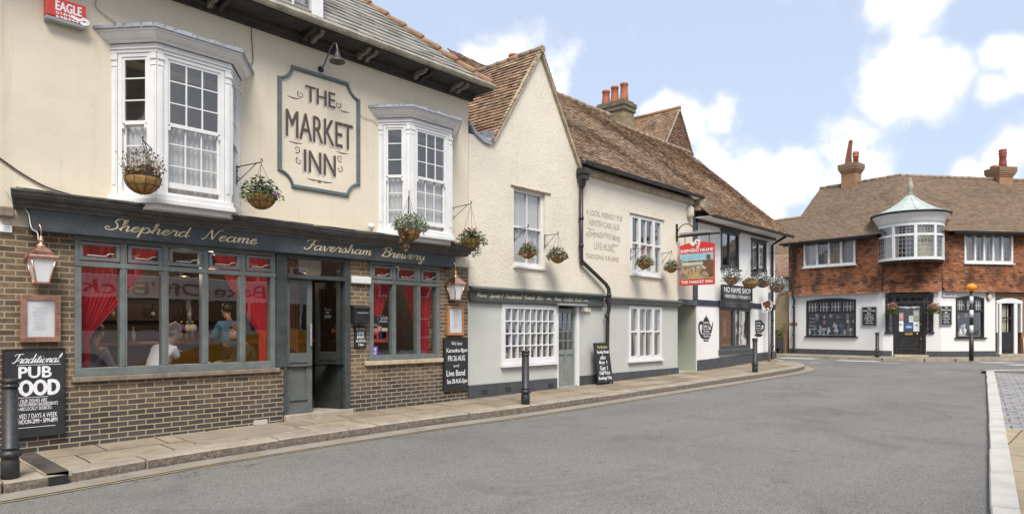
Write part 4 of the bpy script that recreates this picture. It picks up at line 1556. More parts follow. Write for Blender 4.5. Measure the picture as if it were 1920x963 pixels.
        g.poly([(a + f, .028, zm), (c - f, .028, zm), (c - f, .028, ztop - .05), (a + f, .028, ztop - .05)])
        g.poly([(a + f, .060, zbot + .03 + lift), (c - f, .060, zbot + .03 + lift), (c - f, .060, zm), (a + f, .060, zm)])
        g.build('pane', 'glassup', w)
    pm.xf = None
    pm.build('pilaster', 'whitepaint', root, .003)
    m = MB()
    m.prismz(off(-.09), zbot - .002, zbot + .02); m.prismz(off(-.09), ztop - .02, ztop - .001)
    m.build('inner_board', 'greyroom', root)
    return root


bay(B1, 'bay_window', 'larger looking left bay window above the painted brewery name')
bay(B2_, 'bay_window', 'right bay window beside the inn corner')
gx_ = lambda a, b: (lambda t: (a, b))
for b, nm in ((B1, 'left bay'), (B2_, 'right bay')):
    p = b[4]
    curtain(F0, b[2] + .11, b[3] - .11, 3.36, 4.30, -p + .125, 'netcloth', f'white net half curtain in the front sash of the {nm} window', 'net_curtain', 11, .018, None, 'curtain', 'net curtains upstairs in the inn', int(b[0] * 7))
    A, B = Vector((b[0], 0)), Vector((b[2], -p))
    f2 = Face(F0.w(A.x, A.y, 0)[:2], F0.w(B.x, B.y, 0)[:2])
    L = f2.len
    curtain(f2, .10, L - .09, 3.36, 4.28, .115, 'netcloth', f'narrow white net curtain in the left side sash of the {nm} window', 'net_curtain', 5, .015, None, 'curtain', 'net curtains upstairs in the inn', int(b[0] * 5))

# painted name panel with its notched frame
SX0, SX1 = X(519), X(674)
SZ1, SZ0 = 5.73, 3.79
r = .235


def notched(d):
    x0, x1, z0, z1 = SX0 + d, SX1 - d, SZ0 + d, SZ1 - d
    out = []
    rr = r + d * .6
    for cx, cz, a0 in ((SX0, SZ0, 90), (SX1, SZ0, 180), (SX1, SZ1, 270), (SX0, SZ1, 0)):
        arc = []
        for k in range(9):
            a = R(a0 - k * 90 / 8)
            arc.append((cx + rr * math.cos(a), cz + rr * math.sin(a)))
        arc = [(min(max(q[0], x0), x1), min(max(q[1], z0), z1)) for q in arc]
        out += arc
    return out


po, pi = notched(0), notched(.075)
mb = MB()
n = len(po)
i0 = mb.pts([(x, -.012, z) for x, z in po]); i1 = mb.pts([(x, -.050, z) for x, z in notched(.018)]); i2 = mb.pts([(x, -.050, z) for x, z in notched(.057)]); i3 = mb.pts([(x, -.012, z) for x, z in pi])
for k in range(n):
    j = (k + 1) % n
    for a, b in ((i0, i1), (i1, i2), (i2, i3)):
        mb.face([a + k, a + j, b + j, b + k])
sign = mb.build('painted_sign', 'signborder', pub)
SY = -.012
words = [('THE', 572, 627, 157, 190, .25, 5.475), ('MARKET', 534, 659, 197, 246, .42, 4.925), ('INN', 569, 627, 275, 312, .34, 4.20)]
sh, tx = MB(), MB()
tx_specs = [('THE', X(572), X(627), 5.225, 5.475, .02), ('MARKET', X(535), X(660), 4.60, 5.02, .012), ('INN', X(569), X(628), 4.10, 4.445, .02)]
for t_, a, b, c, d, bo in tx_specs:
    for k in range(5):
        o_ = .0065 * (k + 1)
        put_text(sh, t_, a - o_, b - o_, c - o_, d - o_, SY - .0036 - .0003 * (6 - k), 0)
    for k in (-1, 0, 1):
        put_text(tx, t_, a + .006 * k, b + .006 * k, c, d, SY - .008 - .0004 * (k + 1), 0)
sh.build('lettering_shade', 'signshade', sign)
tx.build('lettering', 'signbrown', sign)
mb = MB()
ww = .016
yy = SY - .0018
for cx, cz, sx, a0, tail, rr in ((X(563), 5.30, 1, 2.4, (X(538), 5.245), .075), (X(633), 5.30, -1, 2.4, (X(652), 5.245), .075),
                                (X(556), 4.42, 1, -2.0, (X(541), 4.52), .075), (X(637), 4.42, -1, -2.0, (X(652), 4.52), .075)):
    curl(mb, cx, cz, rr * .8, 1.25, a0, ww, yy, 0, sx)
for cx, cz, sx in ((X(560), 4.24, 1), (X(636), 4.24, -1)):
    curl(mb, cx, cz, .06, 1.1, 2.0, ww, yy - .0004, 0, sx)
for a, b, zz in ((X(541), X(566), 4.525), (X(630), X(652), 4.525), (X(538), X(562), 5.225), (X(635), X(655), 5.225), (X(575), X(598), 3.99), (X(598), X(622), 3.99)):
    ribbon(mb, [Vector((a, zz)), Vector(((a + b) / 2, zz - .012)), Vector((b, zz + .004))], lambda d, t: .022 * math.sin(math.pi * min(max(t, .08), .92)), yy - .0008)
for dx in (-.03, 0, .03):
    ribbon(mb, [Vector((X(598) + dx * .6, 3.99)), Vector((X(598) + dx, 3.95))], lambda d, t: .018, yy - .001)
mb.build('flourish', 'signbrown', sign)

# eaves: moulded black timber soffit, paired brackets, stone gutter
mb = MB()
mb.sweepx([(-.012, 6.10), (-.07, 6.10), (-.08, 6.15), (-.13, 6.17), (-.14, 6.22), (-.50, 6.235), (-.51, 6.30), (-.012, 6.30)], XL, 9.50)
ev = mb.build('eaves', 'oldwood', pub)
rg = random.Random(9)
bx = 9.28
for kk, px in enumerate((862, 795, 690, 588, 412, 340, 250)):
    c = F0.x(px, -.3)
    for dx in (-.075, .075):
        m = MB()
        m.prism([(0, 0), (.07, 0), (.07, .1), (0, .1)], 0, .01)
        m.v.clear(); m.f.clear(); m.mi.clear(); m.var.clear(); m.smooth.clear()
        pr = [(-.13, 6.11), (-.20, 6.125), (-.24, 6.16), (-.30, 6.15), (-.40, 6.165), (-.45, 6.19), (-.46, 6.233), (-.13, 6.233)]
        m.sweepx(pr, c + dx - .035, c + dx + .035)
        m.build('eaves_bracket', 'bracketpaint' if rg.random() < .6 else 'oldwood', ev, .006)
mb = MB()
NX = 70
prof = [(-.44, 6.302), (-.52, 6.25), (-.575, 6.262), (-.60, 6.305), (-.585, 6.34), (-.44, 6.345)]
rings = []
for k in range(NX + 1):
    xx = XL + (9.62 - XL) * k / NX
    rings.append(mb.pts([(xx, y + .008 * noise.noise(Vector((k * .7, 1, y))), z + .012 * noise.noise(Vector((k * .5, 3, 0)))) for y, z in prof]))
for a, b in zip(rings, rings[1:]):
    for w in range(len(prof)):
        u = (w + 1) % len(prof)
        mb.face([a + w, a + u, b + u, b + w])
mb.face([rings[-1] + w for w in range(len(prof))])
mb.build('gutter', 'stonegutter', pub)
mb = MB()   # returned eaves at the hipped end
mb.box(9.42, 9.62, -.52, 6, 6.235, 6.30)
mb.build('end_soffit', 'oldwood', pub)

# hipped slate roof
PIT = R(42)
up = Vector((0, math.cos(PIT), math.sin(PIT)))
EY, EZ = 9.8 - .50, 6.335
Lr = 5.4
mb = MB()
XE = 9.58
tiles(mb, (0, EY - 9.8, EZ), (1, 0, 0), up, lambda v: XL, lambda v: XE - v * math.cos(PIT), Lr, g=.20, tw=.30, lift=.02, wave=.03, seed=2, jit=.008)
rf = mb.build('roof', 'slate', pub)
mb = MB()
a, b = Vector((XE, EY - 9.8, EZ)), Vector((XE - Lr * math.cos(PIT), EY - 9.8 + Lr * math.cos(PIT), EZ + Lr * math.sin(PIT)))
c = Vector((XE, EY - 9.8 + Lr * math.cos(PIT) * 2, EZ))
mb.poly([a + Vector((0, 0, -.01)), c + Vector((0, 0, -.01)), b + Vector((0, 0, -.01))])
mb.poly([Vector((XL, EY - 9.8, EZ - .01)), a + Vector((0, 0, -.01)), b + Vector((0, 0, -.01)), Vector((XL, b.y, b.z - .01))])
mb.poly([Vector((XL, b.y, b.z - .01)), b + Vector((0, 0, -.01)), c + Vector((0, 0, -.01)), Vector((XL, c.y, c.z))])
mb.build('roof_base', 'slate', rf)
mb = MB()
d = (b - a)
Lh = d.length
k = 0
while k * .40 < Lh - .2:
    p0, p1 = a + d * (k * .40 / Lh), a + d * (min(1, (k * .40 + .43) / Lh))
    mb.tube([p0 + Vector((0, 0, .03)), p0.lerp(p1, .06) + Vector((0, 0, .045)), p1 + Vector((0, 0, .012))], [.065, .072, .055], 8)
    k += 1
mb.build('hip_tile', 'hip', rf)

# white dormer standing on the eaves
dx0, dx1 = 4.2, F0.x(605, -.36)
m = MB()
m.box(dx0, dx1, -.36, 1.2, 6.40, 8.0)
m.f = m.f[:]
dz0 = 6.30
m = MB()
m.box(dx1 - .20, dx1, -.38, -.28, dz0, 7.9); m.box(dx0, dx0 + .2, -.38, -.28, dz0, 7.9)
m.box(dx0 - .03, dx1 + .03, -.42, -.26, dz0 - .02, dz0 + .07)
m.box(dx0 + .2, dx1 - .2, -.34, -.28, dz0 + .07, dz0 + .14)
for q in (.27, .53, .78):
    xx = dx0 + .2 + (dx1 - dx0 - .4) * q
    m.box(xx - .014, xx + .014, -.335, -.29, dz0 + .14, 7.9)
m.box(dx1 - .03, dx1, -.281, 1.6, dz0 + .05, 7.9); m.box(dx0, dx0 + .03, -.281, 1.6, dz0 + .05, 7.9)
m.box(dx0 - .1, dx1 + .1, -.5, 1.8, 7.9, 8.0)
dm = m.build('dormer_window', 'whitepaint', pub, .005)
g = MB()
g.poly([(dx0 + .2, -.31, dz0 + .1), (dx1 - .2, -.31, dz0 + .1), (dx1 - .2, -.31, 7.9), (dx0 + .2, -.31, 7.9)])
g.build('pane', 'glassup', dm)
g = MB()
g.poly([(dx0 + .03, .3, dz0 + .05), (dx1 - .03, .3, dz0 + .05), (dx1 - .03, .3, 7.9), (dx0 + .03, .3, 7.9)])
g.build('back_wall', 'greyroom', dm)
curtain(F0, dx0 + .2, dx1 - .2, dz0 + .12, 7.85, -.18, cloth_mat('mauve net', (.50, .44, .46), .2, .06), 'mauve grey curtain behind the dormer panes', 'net_curtain', 14, .02)


# ================================================================== THE GABLED WING
wing = thing('gabled_wing', 'cream roughcast gabled building with sage green shopfront and brown tiled roof', 'building', (14.0, 9.8, .2), 0, None, (14.0, 0, .2))
GX0, GX1 = 9.425, 18.72
AX, AZ = X(1010), 7.72
sw = (X(940), X(1043), .83, 2.11)             # shop window
dr = (X(1043), X(1084), .12, 2.11)            # shop door with its white jamb
s1 = (X(962), X(1021), 2.93, 4.61)
s2 = (X(1181), X(1240), 3.03, 4.59)
s3 = (X(1178.5), X(1239.5), .75, 2.19)
mb = MB()
PASS = X(1270.5)
wallgrid(mb, GX0, PASS, -.3, 2.30, [(sw[0], sw[1], sw[2], sw[3]), dr, s3], 0, .3)
mb.build('shopfront_wall', 'sage', wing)
mb = MB()
wallgrid(mb, GX0, GX1, 2.30, 5.46, [s1, s2], -.02, .28)
mb.prism([(X(921), 5.46), (X(1083), 5.46), (AX, AZ)], -.02, .28)
mb.build('roughcast_wall', 'rough', wing)
mb = MB()
for a, b in ((GX0, dr[0] - .01), (dr[1] + .02, PASS)):
    mb.box(a, b, -.045, .02, -.3, .46)
mb.build('plinth', 'plinth', wing, .008)
mb = MB()
for px in (905, 950, 1030):
    xx = X(px)
    for k in range(2):
        mb.box(xx - .09, xx + .09, -.05, -.03, .27 + k * .05, .295 + k * .05)
mb.build('vent_grille', 'black', wing)
# fascia with lettering
mb = MB()
fx1 = X(1128)
mb.box(GX0, fx1, -.07, .02, 2.165, 2.335)
mb.sweepx([(-.04, 2.335), (-.13, 2.335), (-.15, 2.375), (-.17, 2.39), (-.0, 2.45)], GX0, fx1)
mb.sweepx([(-.02, 2.165), (-.10, 2.165), (-.095, 2.135), (-.06, 2.11), (-.02, 2.11)], GX0, fx1)
fb = mb.build('fascia_board', M('green grey fascia', (.075, .09, .082), .5, .2, 5, .1, 40, wear=(.17, .18, .17), wearamt=.62), wing, .004)
mb = MB()
xg = lambda px: F0.x(px, -.07)
put_script(mb, 'Wines,', xg(893), xg(914), 2.225, .042, -.073)
put_script(mb, 'Spirits', xg(917), xg(938), 2.225, .042, -.073)
put_script(mb, '&', xg(939.5), xg(943.5), 2.225, .042, -.073)
put_script(mb, 'Traditional', xg(946), xg(979), 2.225, .042, -.073)
put_script(mb, 'Kentish', xg(982), xg(1003), 2.225, .042, -.073)
put_script(mb, 'Ales', xg(1005), xg(1018), 2.225, .042, -.073)
put_script(mb, 'Home', xg(1039), xg(1053), 2.225, .042, -.073)
put_script(mb, 'Cooked', xg(1057), xg(1074), 2.225, .042, -.073)
put_script(mb, 'Food', xg(1076), xg(1090), 2.225, .042, -.073)
for a, b in ((1024, 1034), (1093, 1104)):
    ribbon(mb, [Vector((xg(a), 2.235)), Vector((xg((a + b) / 2), 2.26)), Vector((xg(b), 2.23))], lambda d, t: .02 * math.sin(math.pi * min(max(t, .1), .9)) + .004, -.073)
mb.build('lettering', 'gold', fb)
mb = MB()
mb.sweepx([(-.02, 2.21), (-.10, 2.22), (-.13, 2.30), (-.16, 2.33), (-.16, 2.36), (-.0, 2.40)], X(1134), PASS + .02)
mb.build('cornice', M('grey cornice moulding', (.12, .13, .125), .5, .2, 5, .1, 40, wear=(.24, .24, .23), wearamt=.62), wing, .004)

# joinery
def win_light(nx, ny):
    return [k / nx for k in range(1, nx)], [k / ny for k in range(1, ny)]


cx_, cy_ = win_light(8, 4)
w = window(wing, sw[0], sw[1], sw[2], sw[3], -.03, .10, cx_, cy_, .028, name='shop_window', depth=.10)
mb = MB()
mb.box(sw[0] - .03, sw[1] - .02, -.09, .05, sw[2] - .055, sw[2] - .005)
mb.build('sill', 'whitepaint', w, .006)
mb = MB()
mb.box(dr[0] + .01, dr[0] + .05, -.03, .1, .2, 2.11); mb.box(dr[1] - .11, dr[1], -.04, .1, .14, 2.11)
jamb = mb.build('door_jamb', 'whitepaint', wing, .005)
d0, d1, dz, dt = dr[0] + .05, dr[1] - .11, .26, 2.06
mb = MB()
mb.box(d0, d0 + .07, .02, .065, dz, dt); mb.box(d1 - .07, d1, .02, .065, dz, dt)
mb.box(d0 + .07, d1 - .07, .021, .065, dt - .11, dt); mb.box(d0 + .07, d1 - .07, .021, .065, dz, dz + .12); mb.box(d0 + .07, d1 - .07, .021, .065, .98, 1.09)
mb.box(d0 + .07, d1 - .07, .042, .058, dz + .12, .98)
mb.box((d0 + d1) / 2 - .04, (d0 + d1) / 2 + .04, .024, .06, dz + .12, .98)
for q in (1 / 3, 2 / 3):
    xx = d0 + .07 + (d1 - d0 - .14) * q
    mb.box(xx - .011, xx + .011, .026, .06, 1.09, dt - .11)
for q in (.25, .5, .75):
    zz = 1.09 + (dt - .11 - 1.09) * q
    mb.box(d0 + .07, d1 - .07, .028, .058, zz - .011, zz + .011)
dd = mb.build('door', 'doorsage', wing, .004)
g = MB()
g.poly([(d0 + .07, .045, 1.09), (d1 - .07, .045, 1.09), (d1 - .07, .045, dt - .11), (d0 + .07, .045, dt - .11)])
g.build('pane', 'glass', dd)
mb = MB()
mb.box(d0 - .02, d1 + .02, -.05, .09, .12, .255)
mb.build('door_step', 'galv', wing, .006)
mb = MB()
mb.box(dr[1] + .05, X(1100), -.06, .0, 1.99, 2.10); mb.box(X(1102), X(1105), -.05, 0, 1.98, 2.09)
mb.build('meter_box', M('cream box', (.55, .54, .44), .5, .05), wing, .005)
mb = MB()
mb.box(dr[0] - .1, X(1090), -.20, -.08, 2.11, 2.155)
mb.build('door_hood', 'galv', wing, .02)

w = window(wing, s1[0], s1[1], s1[2], s1[3], .05, .075, (.5,), (), .03, sash=.5, depth=.09, gmat='glassup', name='sash_window')
mb = MB()
mb.box(s1[0] - .02, s1[1] + .05, -.07, .06, s1[2] - .05, s1[2] - .002)
mb.build('sill', 'whitepaint', w, .006)
mb = MB()
mb.box(s1[0] - .10, s1[1] + .18, -.055, .0, s1[3] + .0, s1[3] + .03)
mb.build('drip_mould', 'verge', wing, .008)


def tri_extra(y):
    def f(m, a, b, c, d):
        for q in (.235, .735):
            xx = a + (b - a) * q
            m.box(xx - .05, xx + .05, y - .012, y + .08, c, d)
    return f


for s, gm in ((s2, 'glassup'), (s3, 'glass')):
    y = -.03
    w = window(wing, s[0], s[1], s[2], s[3], y, .085, (.485,), (), .028, sash=.52, depth=.10, gmat=gm, name='sash_window', extra=tri_extra(y))
    mb = MB()
    mb.box(s[0] - .04, s[1] + .05, -.085, .05, s[2] - .06, s[2] - .003)
    mb.build('sill', 'whitepaint', w, .006)
mb = MB()
mb.box(s2[0] - .06, s2[1] + .08, -.07, .0, s2[3] + .002, s2[3] + .028)
mb.build('drip_mould', 'verge', wing, .008)
# rooms
for s, m_ in ((s1, 'paleroom'), (s2, 'greyroom'), (s3, 'darkroom')):
    mb = MB()
    room(mb, s[0] - .25, s[1] + .25, .29, 2.4, s[2] - .3, s[3] + .25)
    mb.build('room', m_, wing)
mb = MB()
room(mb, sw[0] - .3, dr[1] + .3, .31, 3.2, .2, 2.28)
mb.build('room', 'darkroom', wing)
G2 = 'net curtains in the gabled building'
curtain(F0, s1[0] + .09, s1[1] - .09, 3.02, 4.55, .14, 'netcloth', 'white lace curtain filling the single sash window in the gable', 'net_curtain', 12, .02, None, 'curtain', None, 3)
curtain(F0, s2[0] + .1, s2[1] - .1, 3.12, 3.9, .10, 'netcloth', 'white half curtain in the triple sash window under the gutter', 'net_curtain', 12, .02, None, 'curtain', None, 4)
curtain(F0, s3[0] + .62, s3[1] - .42, .85, 2.1, .28, 'creamcloth', 'pale striped curtain in the middle of the ground floor triple sash', 'curtain', 7, .03, lambda t: (s3[0] + .75 - .25 * t, s3[1] - .55), 'curtain', None, 5)
curtain(F0, s3[1] - .36, s3[1] - .06, .85, 2.1, .25, 'creamcloth', 'cream curtain at the right edge of the ground floor triple sash', 'curtain', 4, .03, None, 'curtain', None, 6)
curtain(F0, sw[1] - .72, sw[1] - .42, .95, 2.05, .35, 'netcloth', 'white tied curtain inside the many paned shop window', 'curtain', 4, .03, lambda t: (sw[1] - .55 - .28 * t, sw[1] - .40 - .16 * t), 'curtain', None, 7)
curtain(F0, sw[1] - .86, sw[1] - .62, .95, 1.75, .5, 'redcloth', 'red cloth hanging behind the many paned shop window', 'curtain', 3, .03, None, 'curtain', None, 8)

# roughcast wall writing
mb = MB()
for t_, a, b, zt, zb, sl in (('A LOCAL FRIENDLY PUB', 1098, 1165, 4.47, 4.34, 0), ('KENTISH CASK ALES', 1104, 1160, 4.24, 4.10, 0), ('HOMEMADE', 1098, 1130, 3.93, 3.80, .05), ('FOOD SERVED', 1132, 1162, 3.99, 3.86, -.10), ('LIVE MUSIC', 1113, 1151, 3.70, 3.53, 0), ('TRADITIONAL PUB GAMES', 1097, 1159, 3.40, 3.29, 0)):
    put_text(mb, t_, X(a), X(b), zb, zt, -.024, 0.012, 0, sl)
for a, b, zz in ((1099, 1112, 4.02), (1146, 1160, 3.73)):
    ribbon(mb, [Vector((X(a), zz)), Vector((X((a + b) / 2), zz - .03)), Vector((X(b), zz - .02))], lambda d, t: .03 * math.sin(math.pi * min(max(t, .1), .9)), -.0243)
mb.build('wall_lettering', 'fadedink', wing)

# cross gable roof
GRZ = AZ + .04
mb = MB()
sl_l = Vector((AX - X(919), 0, GRZ - 5.44)).normalized()
LL = math.hypot(AX - X(919), GRZ - 5.44)
BK = 4.6
tiles(mb, (X(919), BK, 5.44), (0, -1, 0), sl_l, lambda v: 0.0, lambda v: BK + .11, LL, g=.105, tw=.165, lift=.028, wave=.05, seed=11, jit=.009)
sl_r = Vector((AX - X(1085), 0, GRZ - 5.40)).normalized()
LR_ = math.hypot(AX - X(1085), GRZ - 5.40)
tiles(mb, (X(1085), -.11, 5.40), (0, 1, 0), sl_r, lambda v: 0.0, lambda v: BK, LR_, g=.105, tw=.165, lift=.024, wave=.03, seed=12, jit=.009)
groof = mb.build('gable_roof', 'tilesorange', wing)
mb = MB()
mb.poly([(X(919), -.08, 5.43), (AX, -.08, GRZ - .02), (AX, BK, GRZ - .02), (X(919), BK, 5.43)])
mb.poly([(X(1085), -.08, 5.39), (X(1085), BK, 5.39), (AX, BK, GRZ - .02), (AX, -.08, GRZ - .02)])
mb.build('roof_base', 'verge', groof)
mb = MB()
k = 0
while k * .34 < BK:
    y0 = -.13 + k * .34
    mb.tube([(AX, y0, GRZ + .0), (AX, y0 + .36, GRZ + .012 * math.sin(k * 1.3))], [.085, .075], 8)
    k += 1
mb.build('ridge_tile', 'ridge', groof)
mb = MB()
for (ex, ez), sgn in (((X(918), 5.42), 1), ((X(1086), 5.36), -1)):
    N = 14
    for q in range(N):
        t0, t1 = q / N, (q + 1) / N
        p0, p1 = Vector((ex, 0, ez)).lerp(Vector((AX, 0, GRZ + .02)), t0), Vector((ex, 0, ez)).lerp(Vector((AX, 0, GRZ + .02)), t1)
        j = .01 * noise.noise(Vector((q * .9, sgn, 0)))
        d = (p1 - p0).normalized()
        nn_ = Vector((-d.z * sgn, 0, d.x * sgn))
        a0, a1 = p0 - nn_ * (.055 + j), p1 - nn_ * (.055 + j)
        b0, b1 = p0 + nn_ * .012, p1 + nn_ * .012
        mb.hexa([(a0.x, -.10, a0.z), (a1.x, -.10, a1.z), (a1.x, -.02, a1.z), (a0.x, -.02, a0.z), (b0.x, -.10, b0.z), (b1.x, -.10, b1.z), (b1.x, -.02, b1.z), (b0.x, -.02, b0.z)])
mb.build('verge', 'verge', groof)
mb = MB()
pts = [(X(878.5), 5.62), (X(881), 5.60), (X(886), 5.49), (X(895), 5.42), (X(905), 5.36), (X(915), 5.345), (X(920), 5.40), (X(921), 5.46), (X(921.5), 5.56)]
pts2 = [Vector(p) for p in smooth_line(pts, 3)]
for a, b in zip(pts2, pts2[1:]):
    mb.hexa([(a.x, -.07, a.y), (b.x, -.07, b.y), (b.x, -.02, b.y), (a.x, -.02, a.y), (a.x, -.06, a.y + .09), (b.x, -.06, b.y + .09), (b.x, .3, b.y + .16), (a.x, .3, a.y + .16)])
mb.build('lead_flashing', 'lead', wing)
mb = MB()
xr, tr = F0.hit(963, 2.8)
zt = F0.z(963, 103, 2.8)
mb.lathe([(.12, -1.0), (.12, -.06), (.145, -.05), (.145, 0), (.11, .0)], (F0.x(963, 2.8), 2.8, zt), 14)
mb.build('chimney_pot', M('buff clay pot', (.46, .22, .10), .8, .15, 6), wing)

# main roof behind the gable, running on over the shop next door
RY, RZ0, RZ1 = 3.05, 8.74, 8.42
RXa, RXb = 14.2, 24.35
eave1 = lambda: None
upm = Vector((0, 3.25, 3.10)).normalized()
Lm = math.hypot(3.27, 3.14)
mb = MB()
ey, ez = -.22, 5.49
def main_left(v):
    # valley against the cross gable: where this slope meets the gable's right slope
    z = ez + v * upm.z
    return AX + (X(1085) - AX) * max(0, (GRZ - z)) / (GRZ - 5.40)
tiles(mb, (0, ey, ez), (1, 0, 0), upm, lambda v: max(X(1085) - .0, 0) if v < .15 else min(main_left(v), 14.2) , lambda v: 18.80, Lm, g=.10, tw=.165, lift=.028, wave=.075, seed=21, jit=.009)
mroof = mb.build('main_roof', 'tiles', wing)
mb = MB()
mb.poly([(X(1085), ey, ez - .03), (18.8, ey, ez - .03), (18.8, ey + Lm * upm.y, ez + Lm * upm.z - .03), (AX + .6, ey + Lm * upm.y, ez + Lm * upm.z - .03), (AX, ey + (GRZ - ez) / upm.z * upm.y, GRZ - .05)])
mb.poly([(13.2, ey + Lm * upm.y, ez + Lm * upm.z - .03), (18.8, ey + Lm * upm.y, ez + Lm * upm.z - .03), (18.8, 6.5, 5.4), (13.2, 6.5, 5.4)])
mb.build('roof_base', 'tiles', mroof)
yr, zr_ = ey + Lm * upm.y, ez + Lm * upm.z
mb = MB()
k = 0
while 13.6 + k * .38 < 18.7:
    xx = 13.6 + k * .38
    mb.tube([(xx, yr, zr_ + .01 * math.sin(k)), (xx + .40, yr, zr_ + .008 * math.sin(k * 1.7))], [.09, .082], 8)
    k += 1
mb.build('ridge_tile', 'ridge', mroof)
# gutter with hopper and downpipe
mb = MB()
gz = ez + .02
prof = [(-.22, 0), (-.24, -.06), (-.29, -.085), (-.34, -.06), (-.355, 0), (-.335, 0), (-.325, -.05), (-.29, -.068), (-.25, -.05), (-.235, 0)]
mb.sweepx([(y, gz + z) for y, z in prof], X(1077), 18.86)
for xx in [13.2 + .92 * q for q in range(7)]:
    mb.sweepx([(y * 1.0 - .004 * (1 if y < -.28 else -1), gz + z - .004) for y, z in prof[:5]] + [(-.29, gz - .095)], xx, xx + .07)
gut = mb.build('gutter', 'pipe', wing)
mb = MB()
mb.box(X(1086), 18.7, -.10, -.02, 5.27, 5.40)
mb.build('eaves_board', 'verge', wing)
px_ = X(1083.5)
mb = MB()
mb.box(px_ - .13, px_ + .13, -.30, -.05, 5.22, 5.36); mb.box(px_ - .10, px_ + .10, -.26, -.06, 5.09, 5.22)
mb.lathe([(.05, 0), (.085, .12), (.10, .2)], (px_, -.14, 4.92), 12)
mb.build('hopper', 'pipe', gut, .01)
mb = MB()
py = -.10
xb = X(1130)
zk1, zk2 = F0.z(1083, 490), F0.z(1130, 540)
mb.tube([(px_, py, 5.0), (px_, py, zk1 + .08), (px_ + .03, py, zk1), (xb - .06, py - .04, zk2 + .09), (xb, py - .08, zk2 - .02), (xb, py - .09, zk2 - .12), (xb, py - .09, 2.05), (xb, py - .05, 1.93), (xb, py - .03, .32), (xb, py - .10, .26)], .048, 10)
for zz in (4.2, 3.55):
    mb.tube([(px_, py, zz - .04), (px_, py, zz + .04)], .06, 10)
for zz in (1.9, 1.1):
    mb.tube([(xb, py - .03, zz - .04), (xb, py - .03, zz + .04)], .06, 10)
mb.tube([(px_ + .02, py, zk1 - .02), (px_ + .07, py - .003, zk1 - .05)], .062, 10)
mb.tube([(xb, py - .09, zk2 - .22), (xb, py - .09, zk2 - .14)], .062, 10)
mb.build('downpipe', 'pipe', gut)

# passage beside the wing
mb = MB()
P1 = X(1303)
mb.box(PASS, P1 + .12, .0, .25, 2.26, 2.45)
mb.box(PASS - .02, P1 + .05, -.05, -.002, 2.28, 2.44)
mb.build('passage_lintel', M('dark grey lintel', (.10, .105, .105), .6, .25, 6, .2, 40), wing, .006)
mb = MB()
mb.poly([(PASS, .28, -.2), (PASS, .9, -.2), (PASS, .9, 2.3), (PASS, .28, 2.3)])
mb.poly([(PASS, .85, -.2), (P1 + .1, .85, -.2), (P1 + .1, .85, 2.3), (PASS, .85, 2.3)])
mb.poly([(P1 + .06, .85, -.2), (P1 + .06, .01, -.2), (P1 + .06, .01, 2.26), (P1 + .06, .85, 2.26)])
mb.poly([(P1 + .06, .01, -.2), (P1 + .13, .01, -.2), (P1 + .13, .01, 2.26), (P1 + .06, .01, 2.26)])
mb.poly([(PASS, 0, .265), (P1 + .1, 0, .30), (P1 + .1, 1.6, .32), (PASS, 1.6, .30)])
mb.build('passage', 'sagedark', wing)


# ================================================================== THE WHITE SHOP
shop = thing('white_shop', 'white rendered corner shop with charcoal trim and a steep brown tiled roof', 'building', (21.5, 9.8, .35), 0, None, (21.5, 0, .35))
NX0, NX1 = X(1303), 25.05
n1 = (X(1348), X(1407), .90, 2.27)
n2 = (X(1351), X(1384.5), 3.53, 4.73)
n3 = (X(1408), X(1436), 3.46, 4.66)
mb = MB()
wallgrid(mb, NX0 + .1, NX1, -.3, 2.44, [n1], -.004, .28)
wallgrid(mb, GX1, NX1, 2.44, 5.05, [n2, n3], -.006, .28)
mb.poly([(NX1, -.004, -.3), (NX1, 8, -.3), (NX1, 8, 5.05), (NX1, -.004, 5.05)])
mb.poly([(NX1, -.004, 5.05), (NX1, 7.0, 5.05), (NX1, 3.05, 8.35)])
mb.build('wall', 'white', shop)
mb = MB()
mb.box(X(1297.5), X(1306), -.05, .02, 2.46, 5.40)
mb.build('corner_post', 'slatepaint', shop, .006)
mb = MB()
mb.box(NX0 + .12, NX1 + .03, -.05, .02, -.3, .74)
mb.v = [Vector((v.x, v.y, (v.z if v.z < 0 else .625 + .022 * (v.x - 19)))) for v in mb.v]
mb.build('plinth', 'plinth', shop, .008)
mb = MB()
mb.box(NX0 + .0, n1[0] - .05, -.03, .02, 2.28, 2.46)
mb.build('timber_band', 'navy', shop, .004)
mb = MB()
mb.box(n1[1] + .08, NX1, -.03, .02, 2.28, 2.46)
mb.build('timber_band', 'navy', shop, .004)
mb = MB()
mb.box(X(1341), X(1345), -.036, -.028, 2.36, 2.43); mb.box(X(1332), X(1336), -.036, -.028, 2.34, 2.42)
w = window(shop, n1[0], n1[1], n1[2], n1[3], .0, .10, (.47,), (), .13, mat='slatepaint', depth=.10, name='shop_window')
mb = MB()
mb.box(n1[0] - .05, n1[1] + .12, -.10, .05, n1[2] - .14, n1[2] - .002)
mb.build('sill', 'slatepaint', w, .006)
mb = MB()
mb.box(n1[0] - .05, n1[1] + .08, -.08, .03, 2.27, 2.47)
mb.build('head_board', 'plinth', w, .006)
for s in (n2, n3):
    w = window(shop, s[0], s[1], s[2], s[3], -.03, .08, (.46,), (), .07, mat='slatepaint', depth=.09, gmat='glassup', name='casement_window')
    mb = MB()
    mb.box(s[0] - .04, s[1] + .06, -.11, .04, s[2] - .05, s[2] - .002)
    mb.box(s[0] - .05, s[1] + .06, -.08, .0, s[3] + .003, s[3] + .04)
    mb.build('sill', 'slatepaint', w, .006)
    mb = MB()
    room(mb, s[0] - .2, s[1] + .2, .29, 2.2, s[2] - .3, s[3] + .2)
    mb.build('room', 'darkroom', shop)
mb = MB()
